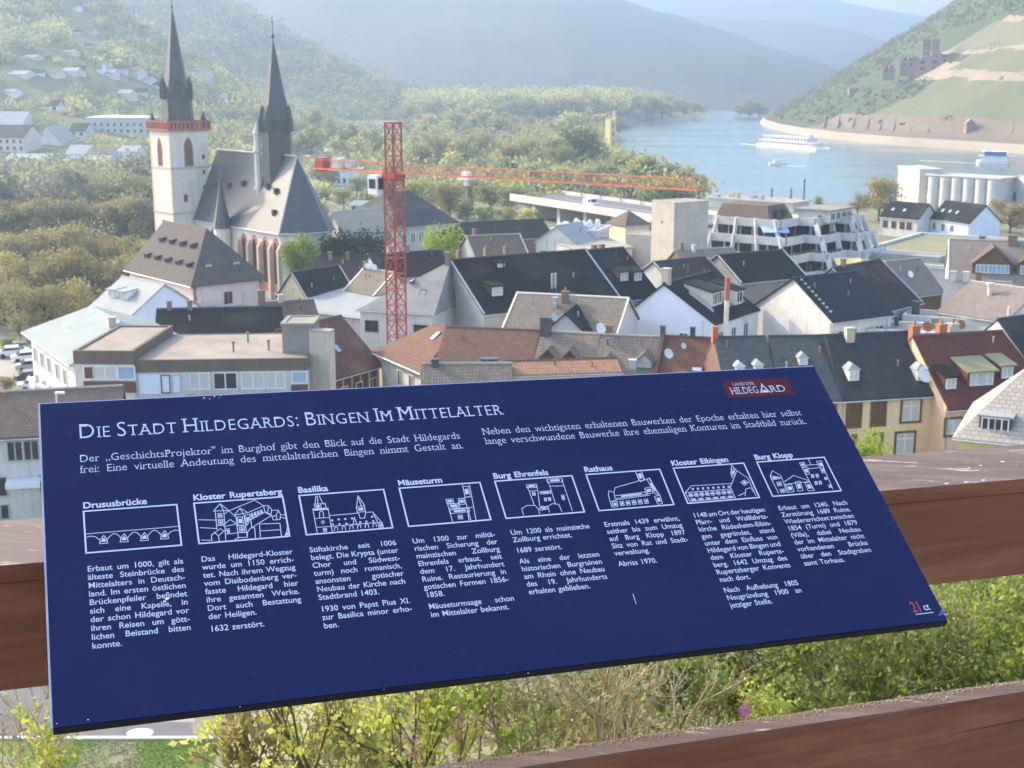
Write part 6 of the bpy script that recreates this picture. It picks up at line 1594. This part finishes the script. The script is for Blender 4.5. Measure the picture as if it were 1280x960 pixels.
q = MB(); typeset(q, 'Die Stadt Hildegards: Bingen Im Mittelalter', .0385, .5395, .0545, .0222 / CAPH, 'serif', caps=True, xs=.90); q.build('title_text', 'board_print', pl, uv=False)
IS = .0150
q = MB(); typeset(q, 'Der „GeschichtsProjektor" im Burghof gibt den Blick auf die Stadt Hildegards', .0384, .4765, .0885, IS, 'serif', xs=.885); typeset(q, 'frei: Eine virtuelle Andeutung des mittelalterlichen Bingen nimmt Gestalt an.', .0384, .4770, .1038, IS, 'serif', xs=.885); q.build('intro_text', 'board_print', pl, uv=False)
q = MB(); typeset(q, 'Neben den wichtigsten erhaltenen Bauwerken der Epoche erhalten hier selbst', .5050, .9455, .0848, IS, 'serif', xs=.885); typeset(q, 'lange verschwundene Bauwerke ihre ehemaligen Konturen im Stadtbild zurück.', .5050, .9465, .0998, IS, 'serif', xs=.885); q.build('intro_text', 'board_print', pl, uv=False)
COLS = [('Drususbrücke', ['Erbaut um 1000, gilt als', 'älteste Steinbrücke des', 'Mittelalters in Deutsch-', 'land. Im ersten östlichen', 'Brückenpfeiler befindet', 'sich eine Kapelle, in', 'der schon Hildegard vor', 'ihren Reisen um gött-', 'lichen Beistand bitten', 'konnte.|']),
 ('Kloster Rupertsberg', ['Das Hildegard-Kloster', 'wurde um 1150 errich-', 'tet. Nach ihrem Wegzug', 'vom Disibodenberg ver-', 'fasste Hildegard hier', 'ihre gesamten Werke.', 'Dort auch Bestattung', 'der Heiligen.|', '+1632 zerstört.|']),
 ('Basilika', ['Stiftskirche seit 1006', 'belegt. Die Krypta (unter', 'Chor und Südwest-', 'turm) noch romanisch,', 'ansonsten gotischer', 'Neubau der Kirche nach', 'Stadtbrand 1403.|', '+1930 von Papst Pius XI.', 'zur Basilica minor erho-', 'ben.|']),
 ('Mäuseturm', ['Um 1300 zur militä-', 'rischen Sicherung der', 'mainzischen Zollburg', 'Ehrenfels erbaut, seit', 'dem 17. Jahrhundert', 'Ruine. Restaurierung in', 'gotischen Formen 1856-', '1858.|', '+Mäuseturmsage schon', 'im Mittelalter bekannt.|']),
 ('Burg Ehrenfels', ['Um 1200 als mainzische', 'Zollburg errichtet.|', '+1689 zerstört.|', '+Als eine der letzten', 'historischen Burgruinen', 'am Rhein ohne Neubau', 'des 19. Jahrhunderts', 'erhalten geblieben.|']),
 ('Rathaus', ['Erstmals 1439 erwähnt,', 'seither bis zum Umzug', 'auf Burg Klopp 1897', 'Sitz von Rat und Stadt-', 'verwaltung.|', '+Abriss 1970.|']),
 ('Kloster Eibingen', ['1148 am Ort der heutigen', 'Pfarr- und Wallfahrts-', 'kirche Rüdesheim-Eibin-', 'gen gegründet, stand', 'unter dem Einfluss von', 'Hildegard von Bingen und', 'dem Kloster Ruperts-', 'berg. 1642 Umzug des', 'Rupertsberger Konvents', 'nach dort.|', '+Nach Aufhebung 1805', 'Neugründung 1900 an', 'jetziger Stelle.|']),
 ('Burg Klopp', ['Erbaut um 1240. Nach', 'Zerstörung 1689 Ruine.', 'Wiedererrichtet zwischen', '1854 (Turm) und 1879', '(Villa), dabei Neubau', 'der im Mittelalter nicht', 'vorhandenen Brücke', 'über den Stadtgraben', 'samt Torhaus.|'])]
def strip(q, pts, w=.0007, closed=False, h=.0004):
    pts = [Vector((x, y)) for x, y in pts]
    if closed: pts = pts + [pts[0]]
    for a, b_ in zip(pts, pts[1:]):
        d = b_ - a
        if d.length < 1e-6: continue
        d = d.normalized(); n_ = Vector((-d.y, d.x)) * w; d = d * w * .9
        q.poly([BPt(*(a - d - n_), h), BPt(*(b_ + d - n_), h), BPt(*(b_ + d + n_), h), BPt(*(a - d + n_), h)])
def blob(q, pts, h=.0004): q.poly([BPt(x, y, h) for x, y in pts])
ICON = {}
def zc(region, scale): return lambda x, y: pp(region[0] + x / scale, region[1] + y / scale)
# drawings are given in the pixels of enlarged views of the photograph and laid onto the board's own plane
Z1 = zc((80, 600), 4.173)
ic = [[(112, 283), (600, 243)], [(118, 300), (140, 294), (165, 298), (186, 314)]]
for x0, y0, x1, y1 in ((222, 316, 300, 306), (330, 307, 404, 299), (434, 297, 508, 290)): ic.append([(x0 + (x1 - x0) * k / 6, y0 + (y1 - y0) * k / 6 - 30 * math.sin(math.pi * k / 6)) for k in range(7)])
ic.append([(540, 288), (556, 272), (580, 263), (606, 266)])
fl_ = [[(x - 20, y + 22), (x + 22, y + 19), (x + 17, y - 2), (x + 1, y - 22), (x - 16, y)] for x, y in ((206, 312), (313, 304), (419, 297), (524, 288))]
ICON[0] = (Z1, ic, fl_)
Z2 = zc((235, 600), 9.846)
ICON[1] = (Z2, [[(395, 295), (315, 385), (500, 378), (395, 295), (440, 385)], [(335, 390), (355, 610)], [(440, 390), (465, 745)], [(130, 492), (345, 497)], [(150, 590), (350, 600)], [(165, 742), (300, 745)], [(345, 495), (440, 490)], [(360, 565), (450, 560)], [(455, 420), (500, 380), (590, 460)], [(510, 380), (820, 250), (930, 320), (750, 400)], [(640, 350), (570, 435), (740, 405), (640, 350), (690, 440)], [(590, 450), (620, 720)], [(690, 450), (730, 710)], [(440, 550), (520, 490), (600, 545), (440, 575)], [(290, 745), (290, 680), (400, 600), (440, 635), (375, 690), (320, 645)], [(375, 690), (385, 760)], [(440, 635), (470, 620)], [(470, 670), (600, 655)], [(600, 570), (700, 570)], [(610, 650), (720, 650)], [(575, 735), (620, 710), (720, 710)], [(930, 320), (945, 390), (1020, 430), (1030, 370), (990, 320), (930, 320)], [(990, 320), (980, 400)], [(780, 490), (940, 400), (1025, 440), (785, 590), (770, 480)], [(1030, 375), (1110, 375), (1140, 430), (1130, 490), (1050, 495), (1030, 450), (1085, 440), (1110, 380)], [(1085, 440), (1095, 495)], [(1140, 430), (1205, 435)], [(1145, 465), (1210, 475)], [(880, 545), (1130, 535), (1150, 690)], [(890, 630), (1140, 615)], [(880, 545), (890, 710)], [(820, 590), (830, 715)], [(730, 690), (735, 640), (770, 595), (820, 590)], [(1225, 560), (1215, 640), (1190, 695)]],
 [[(365, 420), (415, 415), (420, 468), (372, 470)], [(372, 505), (428, 500), (430, 552), (380, 555)], [(605, 460), (670, 455), (680, 560), (615, 560)], [(630, 590), (690, 585), (700, 640), (640, 645)], [(700, 440), (760, 425), (765, 480), (730, 560), (722, 560)], [(475, 605), (505, 600), (515, 665), (490, 668)], [(1190, 695), (1250, 690), (1235, 640)]] + [[(775 + 38 * k, 420 - 14 * k), (793 + 38 * k, 413 - 14 * k), (805 + 38 * k, 465 - 16 * k), (787 + 38 * k, 472 - 16 * k)] for k in range(4)])
Z3 = zc((370, 590), 9.846)
ICON[2] = (Z3, [[(245, 300), (235, 400)], [(285, 295), (335, 400)], [(262, 300), (275, 440)], [(220, 400), (360, 390), (372, 460)], [(205, 470), (395, 458)], [(212, 490), (260, 750)], [(395, 460), (445, 740)], [(235, 575), (415, 562)], [(255, 685), (430, 672)], [(290, 570), (290, 500), (312, 480), (335, 500), (340, 565)], [(415, 540), (755, 510)], [(855, 500), (940, 495), (1050, 620), (1075, 685)], [(940, 495), (1010, 630)], [(755, 510), (745, 430), (762, 295), (840, 410), (855, 500)], [(762, 295), (800, 420)], [(770, 510), (790, 575), (845, 570), (855, 505)], [(430, 672), (1060, 620)], [(700, 660), (718, 560), (750, 655)], [(330, 600), (310, 620), (330, 640), (352, 620), (330, 600)]] + [[(470 + 95 * k, 725 - 9 * k), (475 + 95 * k, 690 - 9 * k), (490 + 95 * k, 675 - 9 * k), (510 + 95 * k, 690 - 9 * k), (515 + 95 * k, 720 - 9 * k)] for k in range(6)],
 [[(225, 400), (300, 395), (310, 455), (235, 462)], [(205, 458), (392, 445), (396, 465), (208, 478)], [(740, 440), (840, 415), (850, 490), (760, 500)], [(335, 700), (375, 695), (375, 735), (340, 735)], [(1010, 640), (1060, 630), (1075, 685), (1020, 690)]] + [[(x - 8, y - 8), (x + 8, y - 8), (x + 8, y + 8), (x - 8, y + 8)] for x, y in ((445, 600), (525, 588), (605, 583), (690, 575), (450, 650), (535, 645), (620, 640), (790, 622), (865, 615), (950, 610), (935, 555))])
Z4 = zc((360, 580), 4.267)
ICON[3] = (Z4, [[(930, 115), (945, 180)], [(968, 112), (1002, 298)], [(945, 180), (975, 176)], [(845, 195), (878, 310)], [(940, 180), (975, 300)], [(880, 240), (985, 232)], [(905, 225), (912, 186), (938, 184)], [(955, 235), (965, 300)]], [[(932, 122), (962, 120), (972, 176), (944, 178)], [(842, 190), (878, 188), (884, 210), (848, 212)], [(850, 216), (910, 212), (916, 232), (858, 238)], [(862, 246), (965, 238), (968, 256), (868, 266)], [(908, 186), (936, 184), (945, 215), (918, 218)], [(905, 275), (928, 273), (932, 294), (910, 296)]])
Z5 = zc((600, 560), 4.267)
ICON[4] = (Z5, [[(248, 210), (302, 205), (308, 230), (318, 312)], [(252, 212), (262, 232), (290, 308)], [(262, 232), (308, 228)], [(360, 175), (372, 205), (402, 300)], [(435, 170), (448, 205), (485, 315), (492, 335)], [(372, 205), (448, 203)], [(318, 240), (376, 236)], [(232, 360), (222, 325), (250, 308), (295, 308), (312, 330), (318, 352)], [(370, 345), (362, 312), (385, 298), (420, 302), (436, 340)], [(312, 330), (330, 312), (362, 316)]], [[(246, 198), (300, 194), (304, 212), (250, 214)], [(354, 168), (436, 162), (442, 182), (360, 186)], [(320, 234), (374, 230), (376, 244), (324, 248)], [(278, 238), (292, 237), (296, 254), (282, 255)], [(342, 268), (352, 267), (355, 284), (345, 285)], [(362, 266), (374, 265), (378, 282), (366, 283)], [(432, 254), (446, 252), (452, 276), (440, 278)], [(320, 318), (356, 312), (358, 328), (324, 334)]])
Z6 = zc((725, 560), 5.818)
ICON[5] = (Z6, [[(245, 325), (255, 290), (430, 240), (470, 235), (500, 222)], [(205, 345), (230, 430)], [(205, 345), (210, 312), (245, 325), (250, 345)], [(262, 378), (505, 345)], [(225, 390), (262, 380)], [(500, 222), (580, 345), (600, 405)], [(430, 240), (402, 175)], [(445, 170), (470, 235)]], [[(402, 172), (445, 168), (462, 235), (440, 248)], [(250, 350), (490, 320), (492, 338), (255, 370)], [(232, 395), (270, 390), (275, 428), (240, 432)], [(470, 295), (520, 285), (530, 330), (480, 335)], [(485, 230), (505, 220), (560, 330), (570, 345), (545, 335)], [(540, 355), (580, 345), (598, 405), (565, 412)]] + [[(288 + 44 * k, 392 - 4 * k), (314 + 44 * k, 389 - 4 * k), (322 + 44 * k, 420 - 4 * k), (296 + 44 * k, 423 - 4 * k)] for k in range(5)])
Z7 = zc((820, 560), 4.365)
ICON[6] = (Z7, [[(158, 245), (192, 208), (410, 195)], [(160, 245), (405, 225)], [(175, 262), (420, 240)], [(188, 292), (430, 272)], [(160, 245), (185, 295)], [(405, 215), (440, 125), (500, 165), (545, 262)], [(405, 215), (432, 275)], [(408, 140), (412, 95), (440, 125)], [(408, 140), (415, 165)], [(485, 262), (490, 225), (515, 218), (540, 250)], [(450, 262), (485, 245)]],
 [[(462, 190), (482, 176), (502, 190), (482, 206)], [(408, 120), (430, 115), (425, 150), (412, 155)]] + [[(178 + 30 * k, 250 - 2.4 * k), (194 + 30 * k, 249 - 2.4 * k), (200 + 30 * k, 268 - 2.4 * k), (184 + 30 * k, 269 - 2.4 * k)] for k in range(8)] + [[(195 + 28 * k, 222 - 1.8 * k), (203 + 28 * k, 221 - 1.8 * k), (204 + 28 * k, 229 - 1.8 * k), (197 + 28 * k, 230 - 1.8 * k)] for k in range(8)] + [[(190 + 40 * k, 280 - 3 * k), (215 + 40 * k, 278 - 3 * k), (218 + 40 * k, 286 - 3 * k), (194 + 40 * k, 288 - 3 * k)] for k in range(6)])
Z8 = zc((935, 555), 10.24)
ICON[7] = (Z8, [[(280, 415), (310, 345), (420, 410), (500, 625)], [(285, 425), (390, 635)], [(300, 450), (430, 430)], [(460, 490), (580, 405), (770, 470)], [(465, 520), (780, 485)], [(765, 185), (805, 270)], [(660, 250), (850, 600)], [(940, 250), (1085, 580)], [(740, 275), (900, 265)], [(770, 320), (920, 305)]],
 [[(655, 245), (715, 235), (735, 290), (690, 305)], [(875, 225), (935, 220), (970, 310), (925, 315)], [(690, 305), (760, 300), (785, 385), (745, 395)], [(925, 315), (960, 310), (980, 370), (945, 375)], [(365, 495), (415, 488), (430, 535), (380, 542)], [(405, 585), (460, 578), (475, 622), (425, 628)], [(600, 490), (665, 480), (705, 600), (640, 608)], [(475, 530), (555, 520), (590, 612), (515, 622)], [(725, 500), (790, 490), (840, 595), (770, 605)], [(805, 395), (835, 392), (845, 432), (815, 436)], [(865, 390), (893, 388), (903, 428), (875, 432)], [(850, 485), (880, 482), (890, 520), (860, 524)], [(905, 480), (932, 477), (942, 515), (915, 519)], [(975, 430), (1005, 428), (1012, 458), (985, 462)], [(1030, 530), (1065, 526), (1072, 560), (1040, 562)], [(290, 410), (400, 430), (410, 445), (305, 465)]])
for k, (cap, lines) in enumerate(COLS):
    u0 = .0393 + .11568 * k; u1 = u0 + .0975
    q = MB(); typeset(q, cap, u0 - .0002, u1, .1525, .0117, 'bold', False, gap=.36); q.build('caption_text', 'board_print', pl, uv=False)
    q = MB(); v = .2345 - (.002 if k > 5 else 0)
    for ln in lines:
        if ln[0] == '+': v += .0046; ln = ln[1:]
        end = ln.endswith('|'); ln = ln.rstrip('|')
        typeset(q, ln, u0 + .0002, u1, v, .0099, 'body', not end, gap=.34, xs=.96); v += .01028
    q.build('body_text', 'board_print', pl, uv=False)
    q = MB(); strip(q, [(u0 + .0003, .1563), (u1, .1563), (u1, .2108), (u0 + .0003, .2108)], .0009, True)
    if k in ICON:
        Zf, lines_, fills = ICON[k]
        for pts in lines_: strip(q, [Zf(*p_) for p_ in pts], .00042, h=.0005)
        for pts in fills:
            pz = [Zf(*p_) for p_ in pts]; c_ = (sum(x for x, y in pz) / len(pz), sum(y for x, y in pz) / len(pz))
            strip(q, pz, .0004, True, .0006)
            pz2 = [((x - c_[0]) * .62 + c_[0], (y - c_[1]) * .5 + c_[1]) for x, y in pz]; blob(q, pz2, .0007)
    q.build('building_drawing', 'board_print', pl, uv=False)
q = MB(); q.poly([BPt(u, v, .0003) for u, v in ((.8515, .0485), (.951, .0485), (.951, .0185), (.8515, .0185))]); q.build('badge', 'board_red', pl, uv=False)
q = MB(); typeset(q, 'LAND DER', .866, .898, .0276, .0070, 'serif', True, h=.0006); typeset(q, 'HILDEG', .8585, .9, .0425, .0172, 'serif', True, h=.0006); x = typeset(q, 'RD', .9165, .9405, .0425, .0172, 'serif', True, h=.0006)
strip(q, [(.902, .0425), (.9085, .0285), (.915, .0425)], .0009, h=.0006); blob(q, [(.9045, .0425), (.9125, .0425), (.9125, .0395), (.9085, .0375), (.9045, .0395)], .0007); strip(q, [(.9085, .0285), (.9085, .0258)], .0005, h=.0006); q.build('badge_text', 'board_print', pl, uv=False)
q = MB(); typeset(q, '21', .9605, .9745, .3935, .0205, 'bold', True, h=.0005); q.build('maker_mark', 'print_red', pl, uv=False)
q = MB(); typeset(q, 'ct', .9765, .985, .3925, .0135, 'body', True, h=.0005); strip(q, [(.9625, .3965), (.9865, .3965)], .0005, h=.0005); q.build('maker_mark', 'board_print', pl, uv=False)
q = MB(); rr = random.Random(9)
def chip(x, y, r):
    u, v = pp(x, y); n_ = rr.randrange(5, 8); blob(q, [(u + r * rr.uniform(.5, 1.2) * math.cos(6.28 * j / n_), v + r * rr.uniform(.4, 1) * math.sin(6.28 * j / n_)) for j in range(n_)], .0008)
for x, y, r in ((206, 752, .0018), (209, 749, .0022), (202, 756, .0010), (723, 659, .0013), (255, 498, .0012), (262, 499, .0008), (268, 496, .0012), (276, 495, .0009), (274, 498, .0007), (1181, 768, .0012), (1013, 458, .001), (853, 487, .0005), (110, 900, .0011), (300, 884, .0006), (660, 842, .0008), (71, 905, .001), (634, 842, .0005), (480, 862, .0006)): chip(x, y, r)
strip(q, [pp(791, 743), pp(795, 755)], .0003, h=.0006)
for k in range(26): chip(rr.uniform(100, 1100), 0, 0) if False else None
q.build('scratch', 'board_chip', pl, uv=False)
q = MB()
q.poly([BPt(u, v, .00035) for u, v in (pp(1172, 770.5), pp(1181.5, 768), pp(1177, 761))])
plain('board_scuff', (.06, .065, .24), (.10, .11, .34), 60, .4); q.build('corner_scuff', 'board_scuff', pl, uv=False)

# ------------------------------------------------------------------ street and lawn at the foot of the castle hill
def sheet(name, pts, z, m): q = MB(); q.poly([(x, y, z) for x, y in pts]); return tag(q.build(name, m), kind='structure')
sheet('street', [(-75, 69.6), (-8, 69.6), (-8, 101), (-75, 101)], .012, 'asphalt')
sheet('lawn', [(-75, 58.5), (-9, 58.5), (-9, 69.3), (-75, 69.3)], .012, 'grass')
q = MB(); q.box((-75, 69.3, 0), (-8, 69.6, .13)); tag(q.build('kerb', 'concrete_pale'), kind='structure')
sheet('sunlit_street_patch', [(-22, 71.5), (-8, 71.5), (-8, 100), (-18, 100)], .018, 'paving')  # tan sheet over the asphalt paints in the sunlit right part of the street
c_ = PZ(175, 916, .03); q = MB(); q.poly([c_ + Vector((.75 * math.cos(6.28 * k / 20), .55 * math.sin(6.28 * k / 20), 0)) for k in range(20)]); tag(q.build('road_marking', 'plaster_blue_white'), 'pale oval marking painted on the street at the lower left', 'road marking')
rd = [PZ(x, y, 0) for x, y in ((-60, 505), (60, 470), (40, 436), (-60, 446))]
sheet('side_road', [(p.x, p.y) for p in rd], .02, 'paving')
lw = [PZ(x, y, 0) for x, y in ((-60, 446), (40, 436), (48, 424), (-60, 422))]
sheet('park_lawn', [(p.x, p.y) for p in lw], .03, 'grass')
q = MB(); rr = random.Random(21)
for k in range(16000):
    x, y = rr.uniform(-25, -12.5), rr.uniform(62, 69.2)
    if noise.noise(Vector((x * .5, y * .5, 2))) < -.45: continue
    leaf_quad(q, Vector((x, y, .05)), .045, rr)
tag(q.build('grass_blades', 'ground_cover', uv=False), kind='stuff')
# street lamp whose head stands against the grey roof
p = PY(70, 492, 100); q0 = thing('street_lamp', 'white street lamp with a short flat arm in front of the plain grey roof', 'street lamp', Vector((p.x, p.y, 0)))
q = MB(); q.tube(Vector((p.x, p.y, 0)), p, .07, .06, 8); q.build('pole', 'white_paint', q0)
q = MB(); q.box((-.08, -.12, -.02), (.65, .12, .14), lambda a, b, c: p + Vector((a, b, c))); q.build('lamp_head', 'white_paint', q0)

# ------------------------------------------------------------------ shrubs on the castle slope below the railing
def shrub(name, label, x, y, Y, spread, nst, mats, nl, ls, twig, seed, up=1.0, drop=2.2, group=None, bloom=None, lvl=3, r0=.018, tipw=.5, droop=0.0):
    """a shrub seen at pixel (x, y), Y metres away: stems rise from the slope below to a crown around that point"""
    r = random.Random(seed); c = PY(x, y, Y); foot = Vector((c.x + r.uniform(-.3, .3), c.y + .3, max(gz(c.x, c.y), c.z - drop)))
    t = thing(name, label, 'shrub', foot, group)
    w = MB(); tips = []
    def grow(p, d, L, rad, l):
        n = 3; q_ = p
        for k in range(n):
            d2 = (d + rnd_unit(r) * .22 + Vector((0, 0, .04 - droop * k))).normalized(); e2 = q_ + d2 * (L / n)
            w.tube(q_, e2, rad * (1 - .25 * k / n), rad * (1 - .25 * (k + 1) / n), 5 if rad > .006 else 3, cap=False)
            if l <= 1: tips.append(e2); tips.append(q_.lerp(e2, .5))
            q_ = e2; d = d2
        if l > 0:
            for k in range(r.choice((3, 4, 4))):
                nd_ = (d + rnd_unit(r) * .85 + Vector((0, 0, .12))).normalized(); grow(p.lerp(q_, r.uniform(.45, 1)), nd_, L * r.uniform(.5, .72), rad * .58, l - 1)
    for k in range(nst):
        tgt = c + Vector((r.uniform(-1, 1) * spread, r.uniform(-.7, .7) * spread, r.uniform(-.5, .3) * up)); d = tgt - foot
        mid = foot.lerp(tgt, .45) + rnd_unit(r) * .15; w.tube(foot, mid, r0 * 1.4, r0, 6, cap=False)
        grow(mid, (tgt - mid).normalized(), (tgt - mid).length * .75, r0, lvl)
    w.build('branches', twig, t, smooth=True, uv=False)
    if nl:
        q = MB(); mats = mats if isinstance(mats, list) else [mats]
        for k in range(nl):
            p_ = r.choice(tips) + rnd_unit(r) * r.random() ** 2 * tipw
            q.m; mi = min(len(mats) - 1, int(abs(noise.noise(p_ * 1.3)) * 3.2 * len(mats)) if len(mats) > 1 else 0)
            leaf_quad(q, p_, ls, r, mi)
        q.build('foliage', mats, t, uv=False)
    if bloom:
        q = MB(); bx, by, bs, bn = bloom; bc = PY(bx, by, Y - .4)
        for k in range(bn): leaf_quad(q, bc + Vector((r.gauss(0, bs * .5), r.gauss(0, bs * .5), r.gauss(0, bs))), .014, r)
        q.build('blossom', 'blossom_pink', t, uv=False)
    return t
dg_ = 'dense green shrubs below the lower right part of the board'
for i, (x, y, Y) in enumerate(((905, 860, 12.6), (985, 830, 13.4), (1070, 850, 12.0), (1150, 800, 13.6), (1215, 850, 12.4), (1275, 800, 13.4), (1330, 850, 12.2), (1030, 780, 15), (1240, 750, 16))):
    shrub('leafy_shrub', 'dense mid green shrub on the slope between the board and the lower rail', x, y, Y, .62, 6, ['leaf_green', 'leaf_fresh', 'leaf_green'], 4000, .034, 'twig', 40 + i, .9, 3.2, dg_, tipw=.34)
shrub('flowering_shrub', 'bright yellow green shrub with a small pink blossom just above the lower rail', 972, 880, 10.4, .16, 5, ['leaf_yellow'], 900, .026, 'twig', 61, .35, 1.2, None, (931, 889, .045, 130), 2, .008, .12)
shrub('bare_shrub', 'tangled bare shrub with long pale branches under the middle of the board', 762, 838, 8.6, .5, 9, ['leaf_olive'], 500, .022, 'twig_pale', 62, .7, 1.6, None, None, 3, .014, .2)
shrub('bare_shrub', 'dark tangled shrub right of the bare pale branched one', 838, 872, 10.4, .5, 8, ['leaf_dark', 'leaf_green'], 2600, .03, 'twig', 63, .6, 1.6, None, None, 3, .012, .3)
shrub('bare_shrub', 'grey brown twiggy shrub left of the bare pale branched one', 655, 880, 9.4, .45, 8, ['leaf_olive', 'leaf_green'], 900, .022, 'twig', 64, .6, 1.6, None, None, 3, .011, .22)
shrub('budding_shrub', 'shrub with yellow green leaf clusters and pink blossoms under the board', 560, 880, 8.8, .42, 8, ['leaf_yellow', 'leaf_fresh'], 2000, .031, 'twig', 65, .6, 1.8, None, (572, 915, .06, 60), 3, .010, .16)
shrub('budding_shrub', 'airy shrub with scattered yellow buds, left of the yellow green clustered one', 440, 905, 8.2, .5, 8, ['leaf_olive', 'leaf_yellow'], 1500, .028, 'twig', 66, .6, 1.8, None, (520, 940, .05, 40), 3, .010, .2)
shrub('budding_shrub', 'yellow budded shrub with a thick leaning stem at the edge of the lawn', 335, 915, 8.0, .30, 6, ['leaf_yellow', 'leaf_olive'], 1300, .031, 'twig', 67, .5, 1.6, None, None, 3, .013, .16)
shrub('budding_shrub', 'thin bare twig with yellow leaf clusters at the lower left corner', 46, 905, 7.4, .10, 4, ['leaf_yellow'], 420, .024, 'twig_pale', 68, .5, 1.4, None, None, 2, .008, .09)
shrub('bare_shrub', 'pale bare shrub with many upright twigs at the lower left corner', 6, 905, 8.2, .28, 7, ['leaf_olive'], 260, .02, 'twig_pale', 69, .7, 1.6, None, None, 3, .009, .15)
shrub('budding_shrub', 'low olive leaved shrub behind the pale branches, just above the lower rail', 725, 915, 11, .45, 6, ['leaf_green', 'leaf_olive'], 2200, .03, 'twig', 71, .5, 1.6, None, None, 3, .010, .28)
shrub('young_tree', 'slim upright young tree with a dark stem below the left part of the board', 372, 900, 7.6, .06, 1, ['leaf_yellow'], 160, .028, 'bark', 81, .4, 2.0, None, None, 3, .016, .12)
shrub('young_tree', 'slim upright young tree with a dark stem left of the pale branched shrub', 517, 900, 8.0, .05, 1, ['leaf_yellow'], 160, .026, 'bark', 82, .4, 2.0, None, None, 3, .015, .12)
q = MB(); rr = random.Random(33)
for k in range(26000):
    Y = 5 + 40 * rr.random() ** 1.3; X = Y * rr.uniform(-.2, .55); z = gz(X, Y)
    leaf_quad(q, Vector((X, Y, z + rr.random() * .35)), .035 + .0022 * Y, rr, 0 if noise.noise(Vector((X * .4, Y * .4, 5))) > -.1 else 1)
tag(q.build('undergrowth', ['dry_litter', 'ground_cover'], uv=False), kind='stuff')
